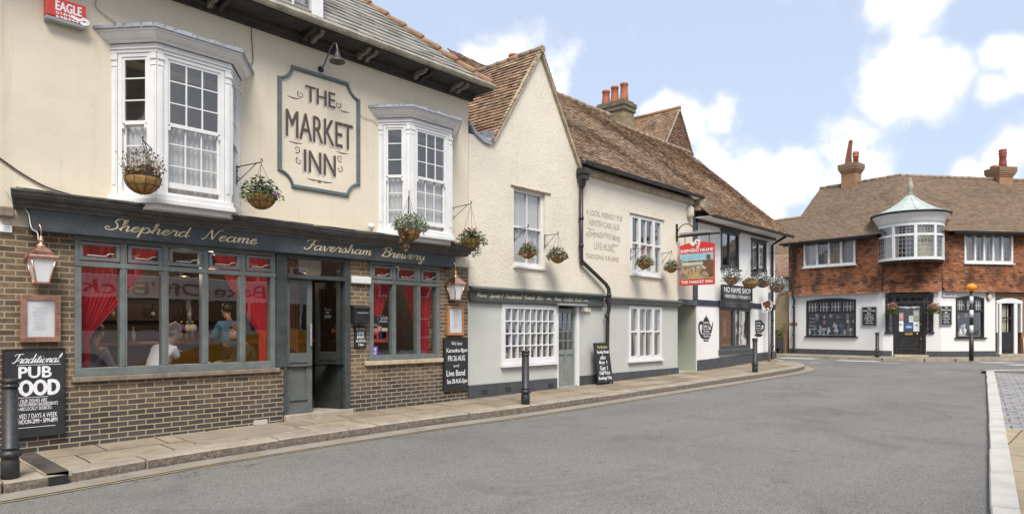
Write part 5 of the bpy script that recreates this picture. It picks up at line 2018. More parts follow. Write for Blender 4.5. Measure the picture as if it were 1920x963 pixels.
room(mb, n1[0] - .4, n1[1] + .5, .29, 3.0, .5, 2.5)
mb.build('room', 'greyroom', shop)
# painted silhouettes
def outline_poly(mb, ps, y, mi=0):
    mb.poly([(a, y, b) for a, b in ps], mi)


tx0, tx1, tz0, tz1 = X(1309.5), X(1337.5), 1.17, 2.02
q = lambda u, v: (tx0 + (tx1 - tx0) * u, tz0 + (tz1 - tz0) * v)
mb, lt = MB(), MB()
body = [(.33, .02), (.66, .02), (.68, .10), (.80, .22), (.88, .40), (.84, .55), (.74, .68), (.72, .74), (.62, .86), (.53, .92), (.51, 1.0), (.47, .92), (.38, .86), (.28, .74), (.27, .66), (.22, .55), (.20, .40), (.24, .22), (.32, .10)]
outline_poly(mb, [q(*p) for p in body], -.008)
ribbon(mb, [Vector(q(*p)) for p in smooth_line([(.30, .66), (.12, .70), (.03, .58), (.06, .38), (.16, .24), (.30, .16)])], lambda d, t: .10, -.0086)
outline_poly(mb, [q(*p) for p in [(.78, .50), (.86, .56), (.92, .70), (1.0, .72), (.96, .66), (.93, .52), (.86, .38)]], -.0092)
for k, (t_, a, b, v0, v1) in enumerate([('SANDWICH', .30, .70, .665, .735), ('Coffee', .28, .56, .52, .63), ('Tea', .60, .80, .45, .60), ('Sandwiches', .24, .62, .45, .50), ('Snacks', .32, .70, .36, .43), ('Homemade', .24, .84, .275, .335), ('Pastries', .32, .72, .18, .255), ('Cakes', .36, .66, .06, .12)]):
    (xa, za), (xb_, zb_) = q(a, v0), q(b, v1)
    put_text(lt, t_, xa, xb_, za, zb_, -.013, .02)
o = mb.build('teapot_mural', 'chalkboard', shop)
lt.build('lettering', 'chalk', o)
tx0, tx1, tz0, tz1 = X(1413.5), X(1432.5), 1.29, 1.88
mb, lt = MB(), MB()
outline_poly(mb, [q(*p) for p in [(.20, .16), (.66, .16), (.72, .30), (.76, .95), (.66, 1.0), (.22, 1.0), (.10, .95), (.12, .30)]], -.008)
ribbon(mb, [Vector(q(*p)) for p in smooth_line([(.74, .82), (.96, .74), (.98, .52), (.80, .36), (.72, .34)])], lambda d, t: .09, -.0086)
outline_poly(mb, [q(*p) for p in [(.0, .16), (.1, .06), (.3, .0), (.6, .0), (.8, .06), (.86, .16)]], -.0092)
for t_, a, b, v0, v1 in [('SANDWICH', .20, .68, .80, .88), ('Coffee', .18, .64, .62, .72), ('Breakfast', .2, .7, .48, .56), ('Lunch', .24, .66, .35, .43), ('Teas', .28, .6, .20, .28)]:
    (xa, za), (xb_, zb_) = q(a, v0), q(b, v1)
    put_text(lt, t_, xa, xb_, za, zb_, -.013, .02)
o = mb.build('teacup_mural', 'chalkboard', shop)
lt.build('lettering', 'chalk', o)
# roof
ey2, ez2 = -.58, 4.93
upn = Vector((0, 3.65, 3.50)).normalized()
Ln = math.hypot(3.65, 3.50)
mb = MB()
tiles(mb, (0, ey2, ez2), (1, 0, 0), upn, lambda v: 18.72, lambda v: 25.15 - v * .155, Ln, g=.10, tw=.165, lift=.028, wave=.07, seed=31, jit=.009)
r2 = mb.build('roof', 'tilesorange', shop)
mb = MB()
yt, zt = ey2 + Ln * upn.y, ez2 + Ln * upn.z
mb.poly([(18.72, ey2, ez2 - .02), (25.15, ey2, ez2 - .02), (24.38, yt, zt - .02), (18.72, yt, zt - .02)])
mb.poly([(18.72, yt, zt - .02), (24.38, yt, zt - .02), (25.1, 6.9, 5.0), (18.72, 6.9, 5.0)])
mb.poly([(25.15, ey2, ez2 - .02), (25.1, 6.9, 5.0), (24.38, yt, zt - .02)])
mb.build('roof_base', 'tiles', r2)
mb = MB()
k = 0
while 18.7 + k * .38 < 24.2:
    xx = 18.7 + k * .38
    mb.tube([(xx, yt, zt + .01 * math.sin(k)), (xx + .40, yt, zt + .01 * math.sin(k * 1.7))], [.09, .082], 8)
    k += 1
mb.build('ridge_tile', 'ridge', r2)
mb = MB()
mb.sweepx([(-.56, 4.93), (-.58, 4.87), (-.62, 4.85), (-.66, 4.87), (-.68, 4.93)], GX1 + .1, 25.15)
mb.box(GX1 + .1, 25.08, -.05, -.008, 4.80, 4.92)
g2 = mb.build('eaves_gutter', 'pipe', shop)
mb = MB()
mb.box(GX1 + .1, 25.06, -.55, -.052, 4.89, 4.92)
mb.build('soffit', 'white', shop)
mb = MB()
xd = X(1446, -.05)
mb.tube([(xd, -.6, 4.88), (xd, -.30, 4.72), (xd, -.09, 4.6), (xd, -.09, .45), (xd, -.14, .40)], .05, 8)
for zz in (4.3, 3.2, 1.9, .95):
    mb.tube([(xd, -.09, zz - .04), (xd, -.09, zz + .04)], .062, 8)
mb.build('downpipe', 'pipe', g2)
mb = MB()
mb.box(18.72, 18.98, -.28, -.04, 5.10, 5.44)
mb.build('gutter_end_block', 'verge', shop, .02)

# chimney of the wing and the tile hung rear gable
chim = thing('chimney_stack', 'yellow brick chimney stack with three red pots above the brown roof', 'chimney', (20.8, 9.8 + 4.0, 7.6), 0, None, (20.8, 4.0, 7.6))
cX0, cX1 = F0.x(1170, 3.5), F0.x(1192.5, 3.5)
cY0, cY1 = 3.5, 4.75
ctop = F0.z(1170, 184, 3.5)
mb = MB()
mb.box(cX0 + .05, cX1 - .05, cY0 + .05, cY1 - .05, 7.2, ctop - .36)
mb.build('shaft', 'chimneybrick', chim, .01)
mb = MB()
mb.box(cX0, cX1, cY0, cY1, ctop - .36, ctop - .20); mb.box(cX0 - .03, cX1 + .03, cY0 - .03, cY1 + .03, ctop - .20, ctop - .05); mb.box(cX0 + .05, cX1 - .05, cY0 + .05, cY1 - .05, ctop - .05, ctop + .04)
mb.build('cap', brick_mat('mossy chimney cap', (.24, .19, .12), (.12, .10, .07), (.2, .17, .12), mode='xy'), chim, .015)
for k, (yy_, hh) in enumerate(((3.75, .64), (4.15, .62), (4.53, .56))):
    mb = MB()
    mb.lathe([(.15, 0), (.155, .1), (.135, .3), (.125, hh - .09), (.15, hh - .07), (.15, hh), (.11, hh), (.10, hh - .1)], ((cX0 + cX1) / 2, yy_, ctop + .03), 16)
    mb.build('chimney_pot', 'terracotta', chim)
rg_ = thing('rear_gable', 'tile hung rear gable rising behind the long brown roof ridge', 'gable', (24.3, 9.8 + 3.5, 7.5), 0, None, (24.3, 3.5, 7.5))
gy0 = 3.5
ax, az = F0.x(1272, gy0), F0.z(1272, 204, gy0)
hw, zb_ = 1.08, az - 1.55
mb = MB()
mb.prism([(ax - hw, zb_), (ax + hw, zb_), (ax, az)], gy0, gy0 + .1)
mb.box(ax - hw, ax + hw, gy0, gy0 + .1, 6.5, zb_)
mb.build('gable_wall', 'verge', rg_)
mb = MB()
tiles(mb, (ax - hw, gy0 - .01, zb_ - .4), (1, 0, 0), (0, 0, 1), lambda v: max(0, (v - .4) * hw / 1.55), lambda v: 2 * hw - max(0, (v - .4) * hw / 1.55), 1.9, g=.10, tw=.165, lift=.02, wave=.0, seed=5)
mb.build('hung_tile', tile_mat('dark hung tiles', [(.10, .06, .045), (.16, .085, .055), (.22, .13, .09), (.09, .06, .05)], darkamt=.4), rg_)
for sgn, sd_ in ((1, 6), (-1, 7)):
    d_ = Vector((sgn * hw, 0, 1.55)).normalized()
    mb = MB()
    if sgn == 1:
        tiles(mb, (ax - hw - .06, gy0 + 3.5, zb_ - .06), (0, -1, 0), d_, lambda v: 0, lambda v: 3.56, 1.98, g=.10, tw=.165, lift=.022, wave=.04, seed=sd_)
    else:
        tiles(mb, (ax + hw + .06, gy0 - .06, zb_ - .06), (0, 1, 0), d_, lambda v: 0, lambda v: 3.56, 1.98, g=.10, tw=.165, lift=.022, wave=.04, seed=sd_)
    mb.build('roof_slope', 'tilesorange', rg_)
    mb = MB()
    a_ = Vector((ax - sgn * (hw + .07), 0, zb_ - .08)); b_ = Vector((ax, 0, az + .03))
    n_ = Vector((-d_.z * sgn, 0, d_.x * sgn)) * .05
    mb.hexa([(a_.x - n_.x, gy0 - .08, a_.z - n_.z), (b_.x - n_.x, gy0 - .08, b_.z - n_.z), (b_.x - n_.x, gy0 - .01, b_.z - n_.z), (a_.x - n_.x, gy0 - .01, a_.z - n_.z), (a_.x, gy0 - .08, a_.z), (b_.x, gy0 - .08, b_.z), (b_.x, gy0 - .01, b_.z), (a_.x, gy0 - .01, a_.z)])
    mb.build('verge_board', 'verge', rg_)
mb = MB()
mb.tube([(ax, gy0 - .08, az + .03), (ax, gy0 + 3.5, az + .03)], .08, 8)
mb.build('ridge_tile', 'hip', rg_)
mb = MB()
mb.box(ax - hw - .1, ax + hw + .1, gy0 - .35, gy0 - .03, zb_ - .42, zb_ - .36)
mb.build('lead_flashing', 'lead', rg_)


# ================================================================== FAR CORNER SHOP
PA, PB, PC, PD = (32.66, 11.99), (32.03, 7.94), (32.78, 5.94), (35.83, 3.49)
FL, FC, FR = Face(PA, PB), Face(PB, PC), Face(PC, PD)
RLEN = 12.0
far = thing('corner_shop', 'white painted brick corner shop with orange tile hung upper floor and green copper turret', 'building', (32.4, 7.0, .4), 0)
FZ = .40


def fmb(face):
    """a mesh builder whose coordinates are those of a wall face, placed in the world"""
    return MB(Matrix.Translation((face.p0.x, face.p0.y, 0)) @ Matrix.Rotation(face.ang, 4, 'Z'))


def fxf(face):
    return Matrix.Translation((face.p0.x, face.p0.y, 0)) @ Matrix.Rotation(face.ang, 4, 'Z')


ORG[far.name] = Vector((32.4, 7.0, .4))
TB = 3.16          # foot of the tile hanging
EV = 5.62          # eaves
lw1 = (FL.x(1512), FL.x(1605), FL.z(1560, 630), FL.z(1560, 562))
rw1 = (FR.x(1792), FR.x(1845), FR.z(1820, 632), FR.z(1820, 558))
lu = (FL.x(1508), FL.x(1605), FL.z(1556, 498), FL.z(1556, 446.5))
ru = (FR.x(1806), FR.x(1897), FR.z(1850, 493), FR.z(1850, 438))
do = (FC.x(1661), FC.x(1749), FZ - .1, 3.05)
rd = (FR.x(1867), FR.x(1915), FZ - .1, FR.z(1890, 559))
WB = FR.x(1866)


def far_part(face, m, name, mat, parent=far, bevel=0.0):
    me_o = m.build(name, mat, None, bevel)
    me_o.parent = parent
    w = fxf(face)
    org = ORG.get(parent.name, Vector((0, 0, 0)))
    me_o.matrix_local = Matrix.Translation(-org) @ w
    if parent.parent is not None:
        me_o.matrix_local = parent.matrix_local.inverted() @ me_o.matrix_local
    ORG[me_o.name] = org
    return me_o


for face, x0, x1, holes, mat in ((FL, -.12, FL.len, [lw1], 'whitebrick'), (FC, 0, FC.len, [do], 'whitebrick'), (FR, 0, WB, [rw1], 'whitebrick'), (FR, WB, RLEN, [rd], 'redbrick')):
    m = MB()
    wallgrid(m, x0, x1, FZ - .3, TB, holes, 0, .25)
    far_part(face, m, 'ground_wall', mat)
for face, x0, x1 in ((FL, -.12, FL.len + .02), (FC, -.02, do[0] + .22), (FC, do[1] - .22, FC.len + .02), (FR, -.02, WB - .02)):
    m = MB()
    m.box(x0, x1, -.035, .02, FZ - .3, FZ + .24)
    far_part(face, m, 'plinth', 'plinth')
# upper walls hung with tiles
for face, x0, x1, holes in ((FL, -.12, FL.len, [lu]), (FC, 0, FC.len, []), (FR, 0, RLEN, [ru])):
    m = MB()
    wallgrid(m, x0, x1, TB, EV + .1, holes, -.02, .25)
    uw = far_part(face, m, 'upper_wall', 'tilehung')
    m = MB()
    hh = (lambda H: (lambda s, v: any(h[0] - .05 < s + x0 < h[1] + .05 and h[2] - .05 < TB - .06 + v < h[3] + .08 for h in H)))(holes)
    tiles(m, (x0, -.035, TB - .06), (1, 0, 0), (0, -.0, 1), lambda v: 0.0, lambda v: x1 - x0, EV - TB, g=.088, tw=.17, lift=.038, wave=.02, seed=int(40 + x1 * 3), hole=hh, jit=.008)
    # the lowest courses kick outwards
    m.v = [Vector((v.x, v.y - .14 * max(0, 1 - (v.z - TB + .06) / .45) ** 2, v.z)) for v in m.v]
    far_part(face, m, 'tile_hanging', 'tilehung', uw)
# roof
QL = 3.449
rise, dep, ov = 3.02, 3.3, .42
RZ = 8.63


def slope(face, xa0, xa1, xb0, xb1, seed):
    upv = Vector((0, dep + ov, RZ - (EV - .06))).normalized()
    L = math.hypot(dep + ov, RZ - EV + .06)
    m = MB()
    tiles(m, (0, -ov, EV - .06), (1, 0, 0), upv, lambda v: xa0 + (xa1 - xa0) * v / L, lambda v: xb0 + (xb1 - xb0) * v / L, L, g=.105, tw=.17, lift=.02, wave=.05, seed=seed, jit=.006)
    r_ = far_part(face, m, 'roof_slope', 'tilesfar')
    m = MB()
    m.poly([(xa0, -ov, EV - .08), (xb0, -ov, EV - .08), (xb1, dep, RZ - .03), (xa1, dep, RZ - .03)])
    far_part(face, m, 'roof_base', 'tilesfar', r_)
    return r_


qv = Vector((35.37, 8.09))
qc = FC.d.dot(qv - FC.p0)
qr = FR.d.dot(qv - FR.p0)
t1 = math.tan(abs(FL.ang - FC.ang) / 2) * ov
slope(FL, -.30, -.30, FL.len + .22, QL, 51)
depc = FC.n.dot(qv - FC.p0)
m = MB()
upv = Vector((0, depc + ov, RZ - EV + .06)).normalized()
Lc = math.hypot(depc + ov, RZ - EV + .06)
tiles(m, (0, -ov, EV - .06), (1, 0, 0), upv, lambda v: -.22 + (qc + .22) * v / Lc, lambda v: FC.len + .14 + (qc - FC.len - .14) * v / Lc, Lc, g=.105, tw=.17, lift=.02, wave=.04, seed=52)
far_part(FC, m, 'roof_slope', 'tilesfar')
slope(FR, -.14, qr, RLEN, RLEN, 53)
m = MB()
a_ = FL.w(-.30, dep, RZ); b_ = Vector((qv.x, qv.y, RZ)); c_ = FR.w(RLEN, dep, RZ)
for p, q_ in ((a_, b_), (b_, c_)):
    L = (q_ - p).length
    k = 0
    while k * .36 < L:
        p0, p1 = p.lerp(q_, k * .36 / L), p.lerp(q_, min(1, (k * .36 + .38) / L))
        m.tube([p0 + Vector((0, 0, .01 * math.sin(k * 2.1))), p1 + Vector((0, 0, .01))], [.09, .08], 8)
        k += 1
m.build('ridge_tile', 'ridge', far)
m = MB()      # hidden back of the roof and gable end
d0_ = FL.w(-.3, 7.2, EV - .3); d1_ = FR.w(RLEN, 7.2, EV - .3)
m.poly([a_, b_, c_, d1_, d0_])
m.build('rear_slope', 'tilesfar', far)
m = MB()
m.poly([FL.w(-.12, 0, FZ - .2), FL.w(-.12, 7, FZ - .2), FL.w(-.12, 7, EV - .2), FL.w(-.12, dep, RZ - .12), FL.w(-.12, 0, EV)])
m.build('gable_end', 'tilehung', far)
for face, x0, x1 in ((FL, -.32, FL.len - .10), (FR, .20, RLEN)):
    m = MB()
    m.box(x0 + .1, x1, -.40, -.03, EV - .19, EV - .13)
    m.sweepx([(-.40, EV - .06), (-.42, EV - .13), (-.47, EV - .155), (-.52, EV - .13), (-.54, EV - .06)], x0, x1)
    far_part(face, m, 'eaves_gutter', 'pipe')
m = MB()
xd = FL.x(1490.5)
m.tube([(xd, -.46, EV - .14), (xd, -.40, EV - .32), (xd, -.12, EV - .55), (xd, -.14, TB + .2), (xd, -.19, TB - .08), (xd, -.08, TB - .28), (xd, -.08, FZ + .18), (xd, -.13, FZ + .1)], .05, 8)
for zz in (4.6, 3.8, 2.6, 1.3):
    m.tube([(xd, -.11, zz - .05), (xd, -.11, zz + .05)], .068, 8)
far_part(FL, m, 'downpipe', 'pipe')
m = MB()
m.box(-.10, xd + .12, -.012, .0, FL.z(1487, 610), FL.z(1487, 604))
far_part(FL, m, 'brass_strip', 'wood')

# shop windows
def shopwin(face, s, nl, name='shop_window'):
    x0, x1, z0, z1 = s
    m = MB()
    f = .075
    y0_, y1_ = -.02, .09
    m.box(x0, x0 + f, y0_, y1_, z0, z1); m.box(x1 - f, x1, y0_, y1_, z0, z1)
    m.box(x0 + f, x1 - f, y0_ + .002, y1_, z0, z0 + .05)
    N = 10
    for k in range(N):
        ta, tb = k / N, (k + 1) / N
        xa, xb = x0 + (x1 - x0) * ta, x0 + (x1 - x0) * tb
        ha, hb = [.10 * (1 - (2 * t - 1) ** 2) for t in (ta, tb)]
        m.hexa([(xa, y0_ - .004, z1 - .10 + ha * .2), (xb, y0_ - .004, z1 - .10 + hb * .2), (xb, y1_, z1 - .10 + hb * .2), (xa, y1_, z1 - .10 + ha * .2), (xa, y0_ - .004, z1 + ha - .02), (xb, y0_ - .004, z1 + hb - .02), (xb, y1_, z1 + hb - .02), (xa, y1_, z1 + ha - .02)])
    zt = z0 + (z1 - z0) * .66
    m.box(x0 + f, x1 - f, y0_ + .003, y1_ - .01, zt - .045, zt + .045)
    A, B = x0 + f, x1 - f
    for k in range(1, nl):
        xx = A + (B - A) * k / nl
        m.box(xx - .04, xx + .04, y0_ + .006, y1_ - .012, zt + .045, z1 - .10)
    w = far_part(face, m, name, 'black', far, .005)
    m = MB()
    for k in range(nl):
        xa, xb = A + (B - A) * k / nl + .05, A + (B - A) * (k + 1) / nl - .05
        for q in (1 / 3, 2 / 3):
            xx = xa + (xb - xa) * q
            m.box(xx - .008, xx + .008, .045, .06, zt + .045, z1 - .1)
        zz = (zt + z1 - .06) / 2
        m.box(xa, xb, .046, .061, zz - .008, zz + .008)
        m.box(xa - .012, xa, .03, .06, zt + .05, z1 - .1); m.box(xb, xb + .006, .03, .06, zt + .05, z1 - .1)
    far_part(face, m, 'leaded_bar', 'whitepaint', w)
    m = MB()
    m.poly([(A, .05, z0 + .05), (B, .05, z0 + .05), (B, .05, z1 - .09), (A, .05, z1 - .09)])
    far_part(face, m, 'pane', 'glass', w)
    m = MB()
    m.box(x0 - .07, x1 + .09, -.085, .03, z0 - .055, z0 - .002)
    far_part(face, m, 'sill', 'black', w, .005)
    m = MB()
    room(m, x0 - .2, x1 + .2, .26, 1.7, z0 - .05, z1 + .2)
    far_part(face, m, 'display_room', 'darkroom', w)
    m = MB()
    m.box(x0 + .02, x1 - .02, .10, .75, z0 - .02, z0 + .06)
    far_part(face, m, 'display_shelf', 'whitepaint', w)
    return w


shopwin(FL, lw1, 4)
shopwin(FR, rw1, 3)


def upwin(face, s, nl, label=None):
    x0, x1, z0, z1 = s
    m = MB()
    f = .085
    m.box(x0, x0 + f, -.075, .06, z0, z1); m.box(x1 - f, x1, -.075, .06, z0, z1)
    m.box(x0 + f, x1 - f, -.073, .06, z0, z0 + f); m.box(x0 + f, x1 - f, -.073, .06, z1 - f, z1)
    for k in range(1, nl):
        xx = x0 + f + (x1 - x0 - 2 * f) * k / nl
        m.box(xx - .045, xx + .045, -.07, .055, z0 + f, z1 - f)
    w = far_part(face, m, 'casement_window', 'whitepaint', far, .005)
    m = MB()
    m.box(x0 - .05, x1 + .05, -.13, .0, z0 - .06, z0 - .003)
    far_part(face, m, 'sill', 'whitepaint', w, .004)
    m = MB()
    m.poly([(x0 + f, -.01, z0 + f), (x1 - f, -.01, z0 + f), (x1 - f, -.01, z1 - f), (x0 + f, -.01, z1 - f)])
    far_part(face, m, 'pane', 'glassup', w)
    m = MB()
    W_ = (x1 - x0 - 2 * f) / nl
    for k in range(nl):
        a = x0 + f + W_ * k + .045
        for q in (1 / 3, 2 / 3):
            m.box(a + (W_ - .09) * q - .006, a + (W_ - .09) * q + .006, -.002, .006, z0 + f, z1 - f)
        for q in range(1, 5):
            zz = z0 + f + (z1 - z0 - 2 * f) * q / 5
            m.box(a, a + W_ - .09, -.001, .007, zz - .006, zz + .006)
    far_part(face, m, 'leaded_bar', 'lead', w)
    m = MB()
    room(m, x0 - .2, x1 + .2, .26, 1.9, z0 - .3, z1 + .2)
    far_part(face, m, 'room', 'greyroom', w)
    return w


upwin(FL, lu, 4)
upwin(FR, ru, 5)
Wl, Wr = (lu[1] - lu[0]) / 4, (ru[1] - ru[0]) / 5
GN = 'curtains on the upper floor of the corner shop'
curtain(FL, lu[0] + .12, lu[0] + .95 * Wl, lu[2] + .1, lu[3] - .1, .2, 'netcloth', 'grey white net in the leftmost light of the left upstairs casement', 'curtain', 4, .02, None, 'curtain', GN, 1)
curtain(FL, lu[1] - .95 * Wl, lu[1] - .12, lu[2] + .1, lu[3] - .1, .2, 'netcloth', 'grey white net in the light nearest the turret', 'curtain', 4, .02, None, 'curtain', GN, 2)
curtain(FR, ru[0] + .1, ru[0] + .9 * Wr, ru[2] + .1, ru[3] - .1, .2, 'creamcloth', 'cream curtain in the first light of the right upstairs casement', 'curtain', 3, .02, None, 'curtain', GN, 3)
curtain(FR, ru[0] + 2.2 * Wr, ru[0] + 2.9 * Wr, ru[2] + .1, ru[3] - .1, .2, 'creamcloth', 'cream curtain in the middle light of the right upstairs casement', 'curtain', 3, .02, None, 'curtain', GN, 4)
curtain(FR, ru[0] + 3.1 * Wr, ru[1] - .12, ru[2] + .1, ru[3] - .1, .22, 'netcloth', 'pale net across the last two lights of the right upstairs casement', 'curtain', 7, .02, None, 'curtain', GN, 5)
bx_ = fthing(FL, 'cardboard_box', 'brown cardboard box standing behind the left upstairs casement', 'box', lu[0] + 2.1 * Wl, .45, lu[2] + .02)
MT['card'] = M('brown card', (.42, .25, .10), .8, .1, 5)
m = MB()
cx0 = lu[0] + 2.1 * Wl
m.box(cx0 - .42, cx0 + .55, .25, .7, lu[2] + .02, lu[2] + .62); m.box(cx0 + .02, cx0 + .58, .24, .7, lu[2] + .625, lu[2] + .85)
m.build('carton', 'card', bx_, .01)
m = MB()
m.box(cx0 + .06, cx0 + .10, .232, .25, lu[2] + .05, lu[2] + .6)
m.build('tape', 'wood', bx_)
b2 = fthing(FR, 'cardboard_box', 'brown board leaning behind the second light of the right upstairs casement', 'box', ru[0] + 1.5 * Wr, .4, ru[2] + .02)
m = MB()
m.box(ru[0] + 1.1 * Wr, ru[0] + 1.9 * Wr, .3, .36, ru[2] + .02, ru[3] - .2)
m.build('carton', 'card', b2, .01)

# round turret window on the corner
TX, TY = 32.55, 7.02
tdir = math.atan2(-TY, -TX)           # towards the street
RT = 1.20
tz0, tz1, tzt = 4.40, 5.84, 5.40
m = MB()
angs = [-92, -78, -30, 9, 46, 80, 92]


def tp(deg, r_, z):
    a = tdir + R(deg)
    return Vector((TX + r_ * math.cos(a), TY + r_ * math.sin(a), z))


def arcbox(m, a0, a1, r0, r1, z0, z1, n=None):
    n = n or max(1, int(abs(a1 - a0) / 8))
    for k in range(n):
        p, q_ = a0 + (a1 - a0) * k / n, a0 + (a1 - a0) * (k + 1) / n
        m.hexa([tp(p, r1, z0), tp(q_, r1, z0), tp(q_, r0, z0), tp(p, r0, z0), tp(p, r1, z1), tp(q_, r1, z1), tp(q_, r0, z1), tp(p, r0, z1)])


for a in angs[1:-1]:
    arcbox(m, a - 2.6, a + 2.6, RT - .08, RT + .03, tz0, tz1, 1)
arcbox(m, -100, 100, RT - .08, RT + .035, tz0 - .02, tz0 + .09)
arcbox(m, -100, 100, RT - .08, RT + .032, tz1 - .07, tz1 + .03)
arcbox(m, -100, 100, RT - .07, RT + .015, tzt - .045, tzt + .045)
tw = m.build('turret_window', 'whitepaint', far)
m = MB()
for a0, a1 in zip(angs[1:-1], angs[2:-1]):
    n = 5
    for k in range(1, n):
        a = a0 + 2.6 + (a1 - a0 - 5.2) * k / n
        arcbox(m, a - .35, a + .35, RT - .03, RT - .018, tz0 + .09, tz1 - .07, 1)
for zz in (4.68, 4.86, 5.04, 5.22, 5.54, 5.66):
    arcbox(m, -78, 80, RT - .031, RT - .019, zz - .007, zz + .007)
m.build('leaded_bar', 'lead', tw)
m = MB()
for k in range(20):
    p, q_ = -90 + 9 * k, -81 + 9 * k
    m.poly([tp(p, RT - .025, tz0), tp(q_, RT - .025, tz0), tp(q_, RT - .025, tz1), tp(p, RT - .025, tz1)])
m.build('pane', 'glassup', tw)
m = MB()
N = 48
rings = []
for k in range(N + 1):
    deg = -82 + 164 * k / N
    gap = -24 < deg < 4
    rr = RT - .22 + .02 * math.sin(k * 1.9)
    rings.append(m.pts([tp(deg, rr, tz0), tp(deg, rr, tz1)]))
for k in range(N):
    deg = -82 + 164 * (k + .5) / N
    if not (-29 < deg < 7 or -44 < deg < -34):
        m.face([rings[k], rings[k + 1], rings[k + 1] + 1, rings[k] + 1], 0, 0, True)
tcurt = thing('curtain', 'cream curtain hung round the inside of the turret window', 'curtain', (TX, TY, tz0), 0, GN, (TX, TY, tz0))
m.build('cloth', 'creamcloth', tcurt)
m = MB()
m.lathe([(.3, tz0 - .01), (.75, tz0 - .01), (.75, tz1 + .02), (.3, tz1 + .02)], (TX, TY, 0), 16)
m.build('room', 'darkroom', tw)
m = MB()
m.lathe([(RT + .02, tz1 + .03), (RT + .03, tz1 + .06), (RT + .05, tz1 + .07), (RT + .06, tz1 + .16), (RT + .16, tz1 + .34), (RT + .22, tz1 + .40), (RT + .23, tz1 + .44), (RT, tz1 + .45)], (TX, TY, 0), 40)
m.build('frieze', 'whitepaint', tw)
m = MB()
m.lathe([(RT + .19, tz1 + .455), (RT + .30, tz1 + .45), (RT + .315, tz1 + .50), (RT + .285, tz1 + .515)], (TX, TY, 0), 40)
m.build('gutter', 'pipe', tw)
m = MB()
prof = [(1.50, 0), (1.26, .07), (1.0, .18), (.70, .35), (.42, .56), (.20, .76), (.09, .86), (.05, .90)]
m.lathe([(r_, tz1 + .505 + z * .98) for r_, z in prof], (TX, TY, 0), 40)
tr = m.build('turret_roof', 'verdigris', far)
m = MB()
for k in range(12):
    a = 360 / 12 * k + 10
    m.tube([tp(a, r_ + .004, tz1 + .512 + z * .98) for r_, z in prof[:-1]], .014, 5)
m.build('seam', 'verdigris', tr)
m = MB()
m.lathe([(.10, 0), (.12, .03), (.06, .07), (.10, .16), (.11, .34), (.085, .5), (.05, .66), (.015, .74)], (TX, TY, tz1 + 1.36), 12)
m.build('finial', 'stonegutter', tr)
m = MB()
arcbox(m, -100, 100, RT - .3, RT - .02, tz0 - .10, tz0 - .02)
m.build('soffit', 'oldwood', tw)

# entrance in the splayed corner
m = MB()
x0, x1, z0, z1 = do
m.box(x0 - .02, x0 + .10, -.03, .10, FZ + .95, z1); m.box(x1 - .10, x1 + .02, -.03, .10, FZ + .95, z1)
m.box(x0 + .10, x1 - .10, -.035, .10, z1 - .17, z1 + .05)
dx0_, dx1_ = FC.x(1680), FC.x(1731)
m.box(dx0_ - .10, dx0_ + .0, -.02, .12, FZ + .0, z1 - .17); m.box(dx1_, dx1_ + .10, -.02, .12, FZ + .0, z1 - .17)
ztr = FC.z(1705, 567)
m.box(x0 + .1, x1 - .1, -.022, .11, ztr - .06, ztr + .05)
for q in range(1, 6):
    xx = x0 + .1 + (x1 - x0 - .2) * q / 6
    m.box(xx - .02, xx + .02, .0, .06, ztr + .05, z1 - .17)
m.box(x0 - .05, dx0_ - .1, -.08, .10, FC.z(1668, 625), FC.z(1668, 622)); m.box(dx1_ + .1, x1 + .05, -.08, .10, FC.z(1740, 625), FC.z(1740, 622))
ent = far_part(FC, m, 'entrance_frame', 'black', far, .005)
m = MB()
m.poly([(x0 + .1, .04, FZ + .9), (x1 - .1, .04, FZ + .9), (x1 - .1, .04, z1 - .17), (x0 + .1, .04, z1 - .17)])
far_part(FC, m, 'side_pane', 'glass', ent)
zsl = FC.z(1668, 625)
m = MB()
m.box(x0 - .0, dx0_ - .1, .0, .09, FZ - .2, zsl); m.box(dx1_ + .1, x1 + .0, .0, .09, FZ - .2, zsl)
far_part(FC, m, 'side_panel', 'whitebrick', ent)
m = MB()
for a, b in ((x0 + .1, dx0_ - .1), (dx1_ + .1, x1 - .1)):
    m.box((a + b) / 2 - .008, (a + b) / 2 + .008, .02, .035, zsl, ztr - .06)
    for q in range(1, 6):
        zz = zsl + (ztr - zsl) * q / 6
        m.box(a, b, .021, .034, zz - .006, zz + .006)
far_part(FC, m, 'leaded_bar', 'lead', ent)
m = MB()
a, b, c, d = dx0_, dx1_, FZ + .09, ztr - .06
zl = FC.z(1705, 621)
m.box(a, a + .12, .02, .07, c, d); m.box(b - .12, b, .02, .07, c, d); m.box(a + .12, b - .12, .022, .07, d - .10, d); m.box(a + .12, b - .12, .022, .07, zl - .17, zl); m.box(a + .12, b - .12, .022, .07, c, c + .20)
m.box(a + .12, b - .12, .045, .065, c + .2, zl - .17)
m.box(a + .10, b - .10, -.005, .03, c + .19, c + .23)
dor = far_part(FC, m, 'door', 'black', far, .005)
m = MB()
m.poly([(a + .12, .05, zl), (b - .12, .05, zl), (b - .12, .05, d - .1), (a + .12, .05, d - .1)])
far_part(FC, m, 'pane', 'glass', dor)
m = MB()
m.box(FC.x(1697), FC.x(1711), .005, .022, zl - .15, zl - .05)
far_part(FC, m, 'letter_plate', 'brass', dor)
m = MB()
m.ball((FC.x(1719.5), -.0, zl - .10), .05, 8, 6); m.ball((FC.x(1726.5), -.0, zl - .32), .03, 8, 6); m.ball((FC.x(1726.5), -.0, zl + .30), .03, 8, 6)
far_part(FC, m, 'knob', 'brass', dor)
m = MB()
m.box(a - .1, b + .15, -.30, .25, FZ - .2, FZ + .085)
far_part(FC, m, 'door_step', 'palesill', far, .01)
m = MB()
